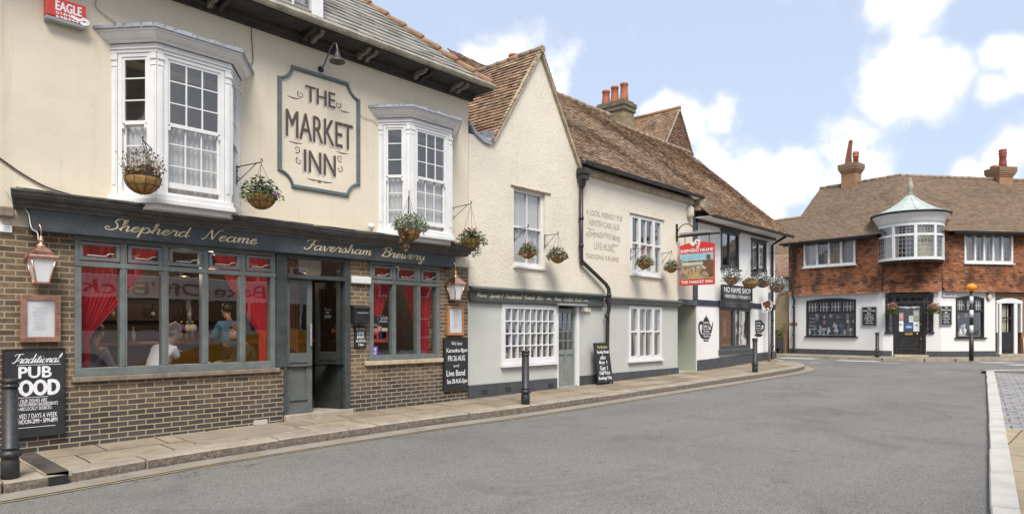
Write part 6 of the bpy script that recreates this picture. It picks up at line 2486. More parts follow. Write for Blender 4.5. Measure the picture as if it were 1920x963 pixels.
room(m, x0 - .3, x1 + .3, .26, 2.5, FZ, 3.1)
far_part(FC, m, 'room', 'darkroom')
notices = [('paper', 1682.5, 1694, 586, 600, 'pinkish notice', 'fpink'), ('paper', 1682.5, 1694, 601.5, 622, 'long white notice low on the left of the shop door glass', 'paper'), ('paper', 1704.5, 1713, 591.5, 604, 'small grey card in the middle of the shop door glass', 'mountgrey'), ('paper', 1712.5, 1724, 581, 602, 'pale green leaflet high on the right of the shop door glass', 'paleleaf'), ('paper', 1713, 1724, 603, 622, 'white poster low on the right of the shop door glass', 'paper'), ('sticker', 1696.5, 1712, 606, 616, 'blue sticker above the brass letter plate', 'bluepaint')]
for nm, p0, p1, y0, y1, lb, mt in notices:
    if lb == 'pinkish notice':
        lb = 'pink notice high on the left of the shop door glass'
    xa, xb = FC.x(p0), FC.x(p1)
    zb2, zt2 = FC.z((p0 + p1) / 2, y1), FC.z((p0 + p1) / 2, y0)
    t = fthing(FC, 'notice', lb, 'notice', (xa + xb) / 2, .03, zb2, 'notices on the corner shop door')
    m = MB()
    m.box(xa, xb, .028, .034, zb2, zt2)
    m.build('sheet', mt, t)
    m = MB()
    if nm == 'sticker':
        put_text(m, 'OPEN', xa + .05, xb - .05, zb2 + .04, zb2 + .11, .024, .03)
        m.build('lettering', 'paper', t)
    else:
        m.box(xa + .04, xb - .04, .0262, .0272, zb2 + (zt2 - zb2) * .55, zb2 + (zt2 - zb2) * .8)
        m.build('print', 'printgrey', t)

# white framed house door on the right
x0, x1, z0, z1 = rd
m = MB()
d0_, d1_ = FR.x(1876.5), FR.x(1900)
N = 8
for k in range(N):
    ta, tb = k / N, (k + 1) / N
    xa, xb = x0 + (x1 - x0) * ta, x0 + (x1 - x0) * tb
    ha, hb = [.12 * (1 - (2 * t - 1) ** 2) for t in (ta, tb)]
    m.hexa([(xa, -.06, z1 - .24 + ha * .3), (xb, -.06, z1 - .24 + hb * .3), (xb, .1, z1 - .24 + hb * .3), (xa, .1, z1 - .24 + ha * .3), (xa, -.06, z1 - .11 + ha), (xb, -.06, z1 - .11 + hb), (xb, .1, z1 - .11 + hb), (xa, .1, z1 - .11 + ha)])
zs = FR.z(1890, 623)
m.box(x0, x0 + .06, -.05, .1, zs, z1 - .2); m.box(d0_ - .11, d0_, -.045, .1, FZ + .1, z1 - .2); m.box(d1_, d1_ + .16, -.045, .1, FZ + .1, z1 - .2); m.box(x1 - .07, x1, -.05, .1, zs, z1 - .2)
m.box(d0_, d1_, -.03, .1, FR.z(1888, 566.5), z1 - .2)
fr = far_part(FR, m, 'door_frame', 'whitepaint', far, .005)
m = MB()
m.box(x0 - .03, d0_ - .12, -.09, .02, zs - .06, zs); m.box(d1_ + .17, x1 + .03, -.09, .02, zs - .06, zs)
far_part(FR, m, 'sill', 'black', fr)
m = MB()
m.box(x0 - .05, d0_ - .11, .0, .1, FZ - .2, zs - .06); m.box(d1_ + .16, x1 + .05, .0, .1, FZ - .2, zs - .06)
far_part(FR, m, 'side_panel', 'redbrick', fr)
m = MB()
m.poly([(x0, .06, zs), (x1, .06, zs), (x1, .06, z1 - .2), (x0, .06, z1 - .2)])
far_part(FR, m, 'side_pane', 'glass', fr)
m = MB()
c, d = FZ + .13, FR.z(1888, 567)
zl = FR.z(1888, 622)
m.box(d0_, d0_ + .08, .01, .06, c, d); m.box(d1_ - .08, d1_, .01, .06, c, d); m.box(d0_ + .08, d1_ - .08, .012, .06, d - .08, d); m.box(d0_ + .08, d1_ - .08, .012, .06, c, zl)
xm = (d0_ + d1_) / 2
m.box(xm - .02, xm + .02, .014, .055, zl, d - .08)
zz = FR.z(1888, 595.5)
m.box(d0_ + .08, d1_ - .08, .016, .054, zz - .03, zz + .03)
m.box(d0_ + .02, d1_ - .02, -.02, .012, FR.z(1888, 656), FR.z(1888, 654))
d2 = far_part(FR, m, 'door', 'black', far, .005)
m = MB()
m.poly([(d0_ + .08, .04, zl), (d1_ - .08, .04, zl), (d1_ - .08, .04, d - .08), (d0_ + .08, .04, d - .08)])
far_part(FR, m, 'pane', 'glass', d2)
m = MB()
m.box(xm - .08, xm + .10, -.004, .012, zl - .12, zl - .06); m.ball((xm + .0, .0, zl - .18), .04, 8, 6)
far_part(FR, m, 'letter_plate', 'galv', d2)
m = MB()
m.box(x0 - .02, x1 + .02, -.22, .2, FZ - .2, FZ + .12)
far_part(FR, m, 'door_step', 'step', far, .01)
m = MB()
room(m, x0 - .3, x1 + .3, .26, 2.0, FZ, 3.1)
far_part(FR, m, 'room', 'greyroom')
curtain(FR, d0_ + .1, d1_ - .1, zl, d - .1, .15, 'creamcloth', 'pale blind behind the glass of the white framed house door', 'blind', 3, .01, None, 'blind')
# chimneys on the ridge
for pos, wd, dp, lb, pots in (((FL.x(1555) + .25, dep + .05), .70, .62, 'orange brick chimney with a tall cowl on the left end of the ridge', 'cowl'), ((None,), .72, .64, 'orange brick chimney with one tall red pot at the right of the ridge', 'pot')):
    if pots == 'cowl':
        c_ = FL.w(FL.x(1596, dep), dep, 0)
        rot = FL.ang
        top = 1.6 + (HY - 316) / F * 34.1
    else:
        xx = FR.x(1876, dep)
        c_ = FR.w(xx, dep, 0)
        rot = FR.ang
        u_ = (1876 - CX) / F
        tt = FR.hit(1876, dep)[1]
        top = 1.6 + (HY - 316) / F * tt
    ct = thing('chimney_stack', lb, 'chimney', (c_.x, c_.y, RZ - .6), rot, 'chimneys on the corner shop roof')
    zt = top - (RZ - .6)
    m = MB()
    m.box(-wd / 2, wd / 2, -dp / 2, dp / 2, -.3, zt - .44)
    m.build('shaft', 'orangebrick', ct, .01)
    m = MB()
    for q in range(3):
        e = .035 * (q + 1)
        m.box(-wd / 2 - e, wd / 2 + e, -dp / 2 - e, dp / 2 + e, zt - .44 + q * .075, zt - .44 + (q + 1) * .075 - .001)
    m.build('corbel', 'orangebrick', ct, .008)
    m = MB()
    m.box(-wd / 2 - .12, wd / 2 + .12, -dp / 2 - .12, dp / 2 + .12, zt - .215, zt); m.box(-wd / 2 + .05, wd / 2 - .05, -dp / 2 + .05, dp / 2 - .05, zt, zt + .05)
    m.build('cap', brick_mat('mossy brick cap ' + pots, (.20, .17, .11), (.30, .16, .09), (.2, .17, .12), mode='xy'), ct, .012)
    m = MB()
    if pots == 'cowl':
        m.lathe([(.18, 0), (.14, .35), (.115, .75), (.10, 1.0), (.095, 1.14)], (-.14, 0, zt + .04), 4, 0, False, R(45))
        m.v = [Vector((v.x + max(0, v.z - zt - .3) * .14, v.y, v.z)) for v in m.v]
        m.build('chimney_pot', M('rusty tall pot', (.25, .09, .055), .85, .25, 5), ct)
        m = MB()
        m.lathe([(.12, 0), (.12, .28), (.15, .30), (.15, .36), (.12, .38), (.15, .42), (.15, .48), (.12, .5), (.14, .54), (.1, .55)], (.22, 0, zt + .04), 14)
        m.build('chimney_pot', 'terracotta', ct)
    else:
        m.lathe([(.17, 0), (.16, .2), (.14, .5), (.16, .52), (.16, .58), (.14, .6), (.17, .64), (.17, .72), (.14, .74), (.17, .8), (.16, .86), (.1, .87)], (.12, 0, zt + .04), 16)
        m.build('chimney_pot', M('dark red pot', (.30, .075, .055), .8, .2, 5), ct)
        m = MB()
        m.box(-.45, -.15, -.15, .15, zt - .05, zt + .12)
        m.build('chimney_pot', 'terracotta', ct, .02)

# things fixed to the corner shop
def board(face, p0, p1, y0, y1, label, lines, off=-.03, name='sign_board', mat='chalkboard', frame='greyplastic', lt='chalk', cat='sign', group=None, th=.035, fr=.03):
    xa, xb = face.x(p0, off), face.x(p1, off)
    pm = (p0 + p1) / 2
    za, zb2 = face.z(pm, y1, off), face.z(pm, y0, off)
    t = fthing(face, name, label, cat, (xa + xb) / 2, off, za, group)
    m = MB()
    m.box(xa + fr, xb - fr, off - th * .6, off + .02, za + fr, zb2 - fr)
    m.build('panel', mat, t)
    if fr > .001:
        m = MB()
        m.box(xa, xb, off - th, off + .025, za, za + fr); m.box(xa, xb, off - th, off + .025, zb2 - fr, zb2)
        m.box(xa, xa + fr, off - th, off + .025, za + fr, zb2 - fr); m.box(xb - fr, xb, off - th, off + .025, za + fr, zb2 - fr)
        m.build('frame', frame, t, .003)
    m = MB()
    W_, H_ = xb - xa, zb2 - za
    for ln in lines:
        tx_, u0, u1, v0, v1 = ln[:5]
        bo = ln[5] if len(ln) > 5 else .01
        put_text(m, tx_, xa + W_ * u0, xa + W_ * u1, za + H_ * v0, za + H_ * v1, off - th * .6 - .003, bo)
    if lines:
        m.build('lettering', lt, t)
    return t, (xa, xb, za, zb2)


LN = [('The', .38, .62, .87, .95, .03), ('Little Curiosity', .10, .90, .75, .83, .03), ('Box', .38, .62, .63, .71, .03), ('Vintage & retro', .22, .8, .54, .59, .02), ('collectables', .25, .75, .465, .515, .02), ('bought and sold', .2, .8, .39, .44, .02), ('jewellery & gifts', .18, .82, .315, .365, .02), ('and curios', .3, .7, .24, .29, .02), ('Open 7 days', .25, .75, .12, .19, .02)]
board(FL, 1616, 1644.5, 574.5, 611, 'black sign board with white writing left of the corner shop door', LN, group='sign boards on the corner shop')
board(FR, 1763, 1784, 573, 610, 'black sign board with white writing right of the corner shop door', LN, group='sign boards on the corner shop')
board(FR, 1767, 1794, 547.5, 556, 'small white street name plate under the hung tiles', [('NEW ST', .15, .85, .28, .72, .01)], name='street_sign', mat='paper', lt='black', frame='mountgrey', fr=.012, cat='street sign')
t = fthing(FR, 'bulkhead_light', 'cream oval bulkhead light right of the arched shop window', 'light', FR.x(1852), -.03, FR.z(1852, 562))
m = MB()
m.ball((FR.x(1853), -.06, FR.z(1852, 555.5)), (.10, .06, .17), 12, 8)
m.build('diffuser', M('cream plastic', (.66, .62, .45), .4, .05), t)
m = MB()
m.box(FR.x(1849.5), FR.x(1852), -.07, -.002, FR.z(1852, 562), FR.z(1852, 549))
m.build('base_plate', 'black', t, .01)
t = fthing(FR, 'cable_pole', 'thin cream pipe rising beside the white framed house door', 'pipe', FR.x(1917), -.07, FZ)
m = MB()
m.tube([(FR.x(1917), -.07, FZ - .05), (FR.x(1917), -.07, FR.z(1917, 632))], .035, 8)
m.build('pipe', M('cream pipe', (.6, .5, .38), .5), t)

# ornaments in the two shop windows
rnd = random.Random(77)
orn = [('white ornament', 'paper'), ('copper jug', 'copper'), ('blue glass', 'bluepaint'), ('green vase', 'paleleaf'), ('brass lamp', 'brass'), ('brown bear', 'card'), ('silver dish', 'galv'), ('pink shade', 'fpink')]


def ornament(face, x, y, z, k, label, h, mt):
    t = fthing(face, 'ornament', label, 'ornament', x, y, z, 'ornaments in the corner shop windows')
    m = MB()
    pr = [[(.05, 0), (.09, .3), (.07, .6), (.03, .75), (.05, 1)], [(.09, 0), (.02, .1), (.02, .6), (.10, .65), (.05, 1)], [(.04, 0), (.10, .35), (.10, .5), (.03, .7), (.07, .85), (.05, 1)], [(.12, 0), (.12, .05), (.02, .1), (.02, .5), (.13, .8), (.13, 1)]][k % 4]
    m.lathe([(r_ * (1 if h > .25 else .8), q * h) for r_, q in pr], (x, y, z), 10)
    m.build('body', mt, t)


pl_ = [(1518, 'white', 'paper', .28), (1527, 'silver', 'galv', .35), (1535, 'white', 'paper', .42), (1546, 'grey', 'mountgrey', .30), (1553, 'white', 'paper', .34), (1562, 'white', 'paper', .55), (1569, 'pale', 'netcloth', .45), (1577, 'blue', 'bluepaint', .50), (1588, 'brown', 'card', .62), (1597, 'white', 'paper', .30), (1583, 'cream', 'creamcloth', .25), (1541, 'green', 'paleleaf', .22)]
for k, (px, cn, mt, h) in enumerate(pl_):
    ornament(FL, FL.x(px, .35), .28 + .12 * (k % 3), lw1[2] + .062, k, f'{cn} ornament about {int(h * 100)} cm tall on the left shop window shelf, place {k + 1} along' if False else f'{cn} ornament {["slim", "stemmed", "round bellied", "lamp shaped"][k % 4]} on the shelf of the left arched shop window', h, mt)
for k, (px, cn, mt, h) in enumerate([(1798, 'white', 'paper', .3), (1804, 'blue', 'flilac', .45), (1812, 'white', 'paper', .5), (1835, 'green', 'leaf', .35), (1840, 'grey', 'mountgrey', .3)]):
    ornament(FR, FR.x(px, .35), .28 + .1 * (k % 3), rw1[2] + .062, k, f'{cn} ornament {["slim", "stemmed", "round bellied", "lamp shaped"][k % 4]} on the shelf of the right arched shop window', h, mt)
# hanging ornaments and wall plates
hl = [(FL, 1532, 591, 'white', 'paper', lw1), (FL, 1532, 597, 'pale lilac', 'flilac', lw1), (FL, 1546, 594, 'copper', 'copper', lw1), (FL, 1546, 604, 'pink', 'fpink', lw1), (FL, 1572, 594, 'grey green', 'paleleaf', lw1), (FL, 1558.5, 592, 'grey', 'mountgrey', lw1), (FL, 1590, 590, 'silver', 'galv', lw1), (FL, 1589.5, 595, 'rose', 'fpink', lw1), (FL, 1590, 602, 'white round', 'paper', lw1), (FL, 1601, 602, 'brass', 'brass', lw1), (FR, 1811, 592, 'pink', 'fpink', rw1), (FR, 1795, 594, 'yellow', 'creamcloth', rw1)]
for face, px, py_, cn, mt, s in hl:
    x, z = face.x(px, .3), face.z(px, py_, .3)
    t = fthing(face, 'hanging_ornament', f'{cn} bauble hanging in the {"left" if face is FL else "right"} arched shop window' if (cn, face is FL) != ('pink', True) else 'pink bauble below the copper one in the left arched shop window', 'ornament', x, .3, z, 'baubles hanging in the shop windows')
    m = MB()
    m.ball((x, .3, z), (.075, .075, .085), 10, 7)
    m.build('body', mt, t)
    m = MB()
    m.tube([(x, .3, z + .08), (x, .3, s[3] - .1)], .006, 4)
    m.build('cord', 'wire', t)
t = fthing(FL, 'display_stand', 'pale stand of small trays at the left end of the left arched shop window', 'display stand', FL.x(1520, .4), .4, lw1[2] + .06)
for q in range(4):
    m = MB()
    zz = lw1[2] + .28 + .17 * q
    m.box(FL.x(1516, .4), FL.x(1529, .4), .3, .5, zz, zz + .05)
    m.build('tray', 'mountgrey', t, .01)
m = MB()
m.box(FL.x(1514, .4), FL.x(1515.5, .4), .35, .45, lw1[2] + .06, lw1[2] + 1.0)
m.build('post', 'whitepaint', t)
m = MB()
t = fthing(FL, 'price_sign', 'black price sign among the ornaments of the left arched shop window', 'sign', FL.x(1561, .2), .2, lw1[2] + .062)
m.box(FL.x(1554, .2), FL.x(1568, .2), .18, .2, lw1[2] + .062, lw1[2] + .19)
m.build('card', 'black', t)
for q, py_ in enumerate((603, 612, 622)):
    x, z = FR.x(1836, .5), FR.z(1836, py_, .5)
    t = fthing(FR, 'wall_plate', f'dark round plate {["at the top", "in the middle", "at the bottom"][q]} of the white strip in the right arched window', 'plate', x, .5, z, 'dark plates in the right shop window')
    m = MB(Matrix.Translation((x, .48, z)) @ Matrix.Rotation(R(90), 4, 'X'))
    m.lathe([(.02, -.01), (.12, -.01), (.15, .02), (.1, .03)], (0, 0, 0), 16)
    m.build('body', 'black', t)
m = MB()
m.box(FR.x(1831, .55), FR.x(1841, .55), .56, .58, rw1[2] + .1, rw1[2] + 1.35)
far_part(FR, m, 'display_panel', 'mountgrey')

# ------------------------------------------------------------------ beyond the corner
FG = Face(FL.w(-4.0, .15, 0)[:2], FL.w(0, .15, 0)[:2])
gw = fthing(FG, 'garden_wall', 'yellow brick garden wall with a curved sloping top beside the corner shop', 'wall', 2.4, 0, .3)
m = MB()
top = [(0.0, 2.05), (1.9, 2.10), (2.35, 2.16), (2.75, 2.32), (3.05, 2.60), (3.25, 2.95), (3.38, 3.22), (3.86, 3.24)]
tp_ = [Vector(p) for p in smooth_line(top, 4)]
for a, b in zip(tp_, tp_[1:]):
    m.hexa([(a.x, 0, .2), (b.x, 0, .2), (b.x, .25, .2), (a.x, .25, .2), (a.x, 0, a.y), (b.x, 0, b.y), (b.x, .25, b.y), (a.x, .25, a.y)])
m.build('brickwork', 'gardenbrick', gw)
m = MB()
for a, b in zip(tp_, tp_[1:]):
    d = (b - a).normalized()
    n_ = Vector((-d.y, d.x)) * .12
    m.hexa([(a.x, -.04, a.y), (b.x, -.04, b.y), (b.x, .29, b.y), (a.x, .29, a.y), (a.x + n_.x, -.04, a.y + n_.y), (b.x + n_.x, -.04, b.y + n_.y), (b.x + n_.x, .29, b.y + n_.y), (a.x + n_.x, .29, a.y + n_.y)])
m.build('coping', M('brick coping', (.30, .22, .14), .9, .25, 8, .4, 40), gw)
pt = fthing(FG, 'planter', 'dark timber planter of clipped green shrubs before the garden wall', 'planter', 3.0, -.5, .35)
m = MB()
m.box(1.6, 3.72, -.62, -.1, .62, 1.12)
for xx in (1.65, 2.6, 3.6):
    m.box(xx, xx + .1, -.6, -.12, .33, .62)
m.build('trough', M('dark planter timber', (.045, .05, .05), .7, .2, 6), pt, .01)
m = MB()
rnd = random.Random(5)
for q in range(5):
    leafblob(m, (1.8 + .44 * q, -.36, 1.34), (.32, .26, .30), 260, .05, 0, rnd)
leafblob(m, (2.7, -.4, .5), (1.0, .2, .2), 300, .04, 0, rnd)
m.build('foliage', 'hedge', pt)
for xx, lb in ((1.42, 'brown timber post left of the green planter'), (3.80, 'brown timber post against the corner of the far shop')):
    t = fthing(FG, 'gate_post', lb, 'post', xx, -.4, .33, 'gate posts by the garden wall')
    m = MB()
    m.box(xx - .06, xx + .06, -.46, -.34, .3, 1.75)
    m.box(xx - .075, xx + .075, -.475, -.325, 1.75, 1.80)
    m.build('timber', M('brown post timber', (.20, .115, .06), .7, .2, 6), t, .01)
FH = Face((39.2, 21.0), (37.2, 10.0))
hs = fthing(FH, 'white_house', 'white walled house with stepped brown tiled roofs seen through the gap', 'building', 5.5, 0, .3)
m = MB()
m.box(0, 11, 0, 7, 0, 4.5)
m.build('wall', 'white', hs)
m = MB()
tiles(m, (0, -.3, 4.35), (1, 0, 0), Vector((0, 1.2, 1.35)), lambda v: 0, lambda v: 11, 1.9, g=.105, tw=.18, seed=61)
m.build('lower_roof', tile_mat('pinkish pantiles', [(.30, .20, .15), (.36, .24, .17), (.27, .17, .12)], darkamt=.15), hs)
m = MB()
tiles(m, (0, .75, 5.35), (1, 0, 0), Vector((0, 2.2, 2.75)), lambda v: 0, lambda v: 7.5, 3.5, g=.105, tw=.18, seed=62)
m.poly([(0, .76, 5.3), (7.5, .76, 5.3), (7.5, 2.9, 8.0), (0, 2.9, 8.0)])
m.poly([(0, 2.9, 8.0), (7.5, 2.9, 8.0), (7.5, 5.5, 5.0), (0, 5.5, 5.0)])
m.poly([(7.5, .76, 5.3), (7.5, 5.5, 5.0), (7.5, 2.9, 8.0)])
m.build('upper_roof', 'tilesfar', hs)
m = MB()
m.tube([(0, 2.93, 8.08), (7.6, 2.93, 8.08)], .1, 8)
m.build('ridge_tile', 'ridge', hs)
m = MB()
m.box(6.9, 7.3, 2.0, 2.5, 6.9, 7.9)
m.build('chimney', 'chimneybrick', hs, .02)
m = MB()
m.tube([(0, -.35, 4.33), (11, -.35, 4.33)], .07, 8)
m.build('gutter', 'pipe', hs)

# pavement along the far side
op = [(31.9, 40), (31.35, 16), (31.25, 12.0), (30.65, 7.6), (30.95, 6.2), (31.55, 5.3), (34.6, 2.75), (44, -4.9)]
ip = [(33.4, 40), (33.3, 16), (32.75, 12.0), (32.13, 7.95), (32.5, 6.7), (32.88, 5.95), (35.9, 3.5), (45.2, -4.0)]
m, m2 = MB(), MB()
for (a, b), (c, d) in zip(zip(op, op[1:]), zip(ip, ip[1:])):
    za, zb2 = zc(a[0]) + .10, zc(b[0]) + .10
    m.poly([(*a, za), (*c, .41), (*d, .41), (*b, zb2)])
    for e, h in ((0, .0),):
        A, B = Vector(a), Vector(b)
        n_ = Vector((-(B - A).y, (B - A).x)).normalized()
        ps = []
        for P_, zz in ((A, za), (B, zb2)):
            ps.append([(P_.x - n_.x * .14, P_.y - n_.y * .14, zz - .25), (P_.x, P_.y, zz - .25), (P_.x, P_.y, zz + .005), (P_.x - n_.x * .13, P_.y - n_.y * .13, zz + .002)])
        i0 = m2.pts(ps[0]); i1 = m2.pts(ps[1])
        for w in range(4):
            u = (w + 1) % 4
            m2.face([i0 + w, i0 + u, i1 + u, i1 + w])
struct(m.build('pavement', 'flags'))
struct(m2.build('kerb', 'kerbstone'))


# ================================================================== STREET FURNITURE AND FIXTURES
def gz(x, y):
    """height of the pavement in front of the inn"""
    yk = 8.25 + KW
    t = min(1, max(0, (y - yk) / (9.85 - yk)))
    return (ZR(x) + .13) * (1 - t) + ZW(x) * t


def bollard_mesh(t, h=1.02):
    m = MB()
    m.lathe([(.082, -.05), (.082, .17), (.076, .18), (.076, .215), (.098, .222), (.104, .245), (.098, .268), (.080, .275), (.080, .295), (.088, .30), (.088, .315), (.072, .325), (.068, h - .10)], (0, 0, 0), 20)
    m.build('shaft', 'bollard', t)
    m = MB()
    m.lathe([(.070, h - .10), (.080, h - .095), (.080, h - .075), (.072, h - .07), (.072, h - .05), (.084, h - .04), (.086, h - .02), (.07, h - .004), (.03, h)], (0, 0, 0), 20)
    m.build('cap', 'bollard', t)


bl = thing('bollard', 'black iron bollard nearest the viewer in front of the pub food board', 'bollard', (1.69, 8.50, .07), 0, 'black iron bollards along the kerbs')
bollard_mesh(bl)
bg_ = 'black iron bollards along the kerbs'
dup(bl, (9.63, 8.46, ZR(9.63) + .128), 1.0, 'black iron bollard in front of the many paned shop window', bg_)
dup(bl, (19.85, 8.36, ZR(19.85) + .128), 2.0, 'black iron bollard in front of the teacup painted wall', bg_)
dup(bl, (29.0 + 2.15, 7.83 + .1, .40), 3.0, 'black iron bollard in front of the corner shop', bg_)

# amber globe beacon on a striped pole
cx_, cy_ = 30.95, 4.62
bk = thing('crossing_beacon', 'black and white striped crossing pole topped with an amber globe', 'beacon', (cx_, cy_, .40), .4)
lean = lambda z: (-.0 + z * .012)
zs_ = [F0.z]
m = MB()
m.tube([(0, 0, -.05), (0, 0, 1.0)], .078, 16)
m.build('base_tube', 'bollard', bk)
m = MB()
m.tube([(0, 0, 1.0), (0, 0, 2.62)], .058, 16)
m.build('pole', 'bollard', bk)
for z0, z1 in ((1.0, 1.30), (1.60, 1.88), (2.12, 2.40)):
    m = MB()
    m.tube([(0, 0, z0), (0, 0, z1)], .063, 16)
    m.build('white_band', 'whitepaint', bk)
m = MB()
m.ball((0, 0, 2.74), (.185, .185, .155), 20, 12)
m.build('globe', 'orangeglobe', bk)

# ---- copper lanterns
def lantern(x, z, label, s=1.0):
    """z = bottom of the glass; hangs off a short wall arm"""
    y = -.17
    t = fthing(F0, 'wall_lantern', label, 'lantern', x, y, z, 'copper wall lanterns')
    m = MB()
    A, B, H = .072 * s, .132 * s, .30 * s
    for sx in (-1, 1):
        for sy in (-1, 1):
            m.tube([(x + sx * A, y + sy * A, z), (x + sx * B, y + sy * B, z + H)], .010 * s, 4)
    m.box(x - A - .012, x + A + .012, y - A - .012, y + A + .012, z - .02 * s, z + .0)
    m.box(x - B - .02, x + B + .02, y - B - .02, y + B + .02, z + H, z + H + .025 * s)
    m.build('frame', 'copper', t)
    m = MB()
    q = [[(x + sx * r_, y + sy * r_, zz) for sx, sy in ((-1, -1), (1, -1), (1, 1), (-1, 1))] for r_, zz in ((A - .004, z + .002), (B - .006, z + H - .002))]
    i0, i1 = m.pts(q[0]), m.pts(q[1])
    for k in range(4):
        m.face([i0 + k, i0 + (k + 1) % 4, i1 + (k + 1) % 4, i1 + k])
    m.build('glass_pane', 'opal', t)
    m = MB()
    i = [m.pts([(x + sx * r_, y + sy * r_, z + H + zz) for sx, sy in ((-1, -1), (1, -1), (1, 1), (-1, 1))]) for r_, zz in ((B + .03, .026 * s), (B + .018, .045 * s), (.10 * s, .095 * s), (.055 * s, .15 * s), (.045 * s, .155 * s))]
    for a, b in zip(i, i[1:]):
        for k in range(4):
            m.face([a + k, a + (k + 1) % 4, b + (k + 1) % 4, b + k])
    m.face([i[0] + k for k in (3, 2, 1, 0)])
    m.lathe([(.052 * s, .150 * s), (.058 * s, .16 * s), (.055 * s, .19 * s), (.03 * s, .20 * s), (.018 * s, .215 * s), (.032 * s, .235 * s), (.034 * s, .25 * s), (.018 * s, .27 * s), (.026 * s, .285 * s), (.012 * s, .30 * s)], (x, y, z + H), 14)
    m.build('hood', 'copper', t)
    m = MB()
    zt = z + H + .29 * s
    m.tube([(x, y, zt), (x, y, zt + .10), (x - .02, y + .03, zt + .17), (x - .06, y + .14, zt + .21), (x - .07, y + .18, zt + .21)], .008, 6)
    m.tube([(x - B - .05, y + .0, z + H + .02), (x + B + .05, y, z + H + .02)], .006, 5)
    m.tube([(x, y + B, z + H + .01), (x, .0, z + H + .01)], .010, 6)
    m.build('arm', 'copper', t)


lantern(X(77, -.17), F0.z(77, 529, -.17), 'copper wall lantern above the copper menu frame at the left end', .92)
lantern(X(854, -.17), F0.z(854, 561, -.17), 'copper wall lantern beside the right window of the inn', .92)

# ---- menu frames
def menu(p0, p1, y0, y1, label, mt, fr, off=-.035):
    t, (xa, xb, za, zb) = board(F0, p0, p1, y0, y1, label, [], off, 'menu_frame', 'mountgrey', mt, 'chalk', 'menu frame', 'menu frames on the brick front', .045, fr)
    m = MB()
    w, h = xb - xa, zb - za
    m.box(xa + w * .22, xb - w * .26, off - .026, off - .0215, za + h * .20, zb - h * .21)
    pp = m.build('menu_sheet', 'paper', t)
    m = MB()
    rnd = random.Random(int(p0))
    for k in range(17):
        zz = zb - h * .27 - k * h * .029
        ww = rnd.uniform(.08, .22) * w
        m.box(xa + w * .48 - ww, xa + w * .48 + ww, off - .0285, off - .0265, zz - .004, zz)
    m.build('print', 'printgrey', pp)


menu(37, 112, 553, 640.5, 'copper framed menu under the left lantern', 'copper', .062)
menu(837, 867.5, 573, 628, 'orange wood framed menu under the right lantern', 'wood', .05)

# ---- boards
t, (xa, xb, za, zb) = board(F0, 4, 121, 654, 818, 'large black pub food board with white lettering behind the nearest bollard', [], -.03, 'pub_food_board', 'chalkboard', 'chalkboard', 'chalk', 'sign', None, .03, .004)
m = MB()
W_, H_ = xb - xa, zb - za
yb = -.03 - .021
lx = lambda u: xa + W_ * u
lz = lambda v: za + H_ * v
put_script(m, 'Traditional', lx(.13), lx(.93), lz(.845), H_ * .048, yb, thick=.26, thin=.13)
put_text(m, 'PUB', lx(.25), lx(.77), lz(.675), lz(.80), yb, .035)
put_text(m, 'FOOD', lx(.14), lx(.90), lz(.475), lz(.645), yb, .05)
for t_, u0, u1, v0, v1, bo in (('ALL OUR DISHES ARE', .16, .70, .395, .435, .012), ('MADE WITH FRESH INGREDIENTS', .10, .88, .352, .390, .012), ('AND ARE LOCALLY SOURCED.', .15, .78, .307, .345, .012), ('SERVED 7 DAYS A WEEK', .15, .87, .215, .268, .008), ('12 NOON-2PM • 5PM-8PM', .18, .87, .155, .205, .012)):
    put_text(m, t_, lx(u0), lx(u1), lz(v0), lz(v1), yb, bo)
m.box(lx(.2), lx(.72), yb - .002, yb + .002, lz(.45), lz(.455)); m.box(lx(.2), lx(.84), yb - .002, yb + .002, lz(.11), lz(.115)); m.box(lx(.22), lx(.93), yb - .002, yb + .002, lz(.818), lz(.823))
m.build('lettering', 'chalk', t)
board(F0, 831.5, 875.5, 633, 730, 'tall chalkboard of karaoke and live band dates at the right end of the inn', [('We have', .30, .76, .86, .93, .0), ('Karaoke-8pm', .10, .98, .70, .80, .014), ('FRI 26 AUG', .16, .88, .56, .66, .014), ('and', .38, .62, .44, .49, .0), ('Live Band', .10, .88, .27, .38, .014), ('Sun 28 AUG-5pm', .12, .97, .10, .21, .014)], -.03, 'chalkboard', 'chalkboard', 'black', 'chalk', 'chalkboard', None, .03, .012)
board(F0, 665, 685.5, 612, 651, 'small chalkboard announcing a live band on the brick pier', [('Sun 28 Aug', .10, .92, .82, .94, .01), ('LIVE', .22, .80, .62, .77, .02), ('BAND', .18, .82, .43, .58, .02), ('AS BINGE', .06, .95, .26, .38, .01), ('5-8pm', .3, .78, .06, .2, .02)], -.02, 'chalkboard', 'chalkboard', 'black', 'chalk', 'chalkboard', None, .02, .006)
# cigarette bin / letter box
t = fthing(F0, 'letter_box', 'black metal wall box on the brick pier beside the inn door', 'wall box', X(679), -.1, F0.z(679, 608))
m = MB()
xa, xb, za, zb = X(664.5, -.12), X(692.5, -.12), F0.z(679, 607, -.12), F0.z(679, 576, -.12)
m.hexa([(xa, -.15, za), (xb, -.15, za), (xb, -.002, za), (xa, -.002, za), (xa, -.15, zb - .02), (xb, -.15, zb - .02), (xb, -.002, zb + .03), (xa, -.002, zb + .03)])
m.build('body', 'black', t, .012)
m = MB()
m.box(xa + .04, xb - .04, -.156, -.149, zb - .10, zb - .085)
m.build('slot', 'greyplastic', t)
m = MB()
m.hexa([(xa - .01, -.17, zb - .025), (xb + .01, -.17, zb - .025), (xb + .01, -.0, zb + .03), (xa - .01, -.0, zb + .03), (xa - .01, -.17, zb - .01), (xb + .01, -.17, zb - .01), (xb + .01, -.0, zb + .05), (xa - .01, -.0, zb + .05)])
m.build('lid', 'black', t, .005)
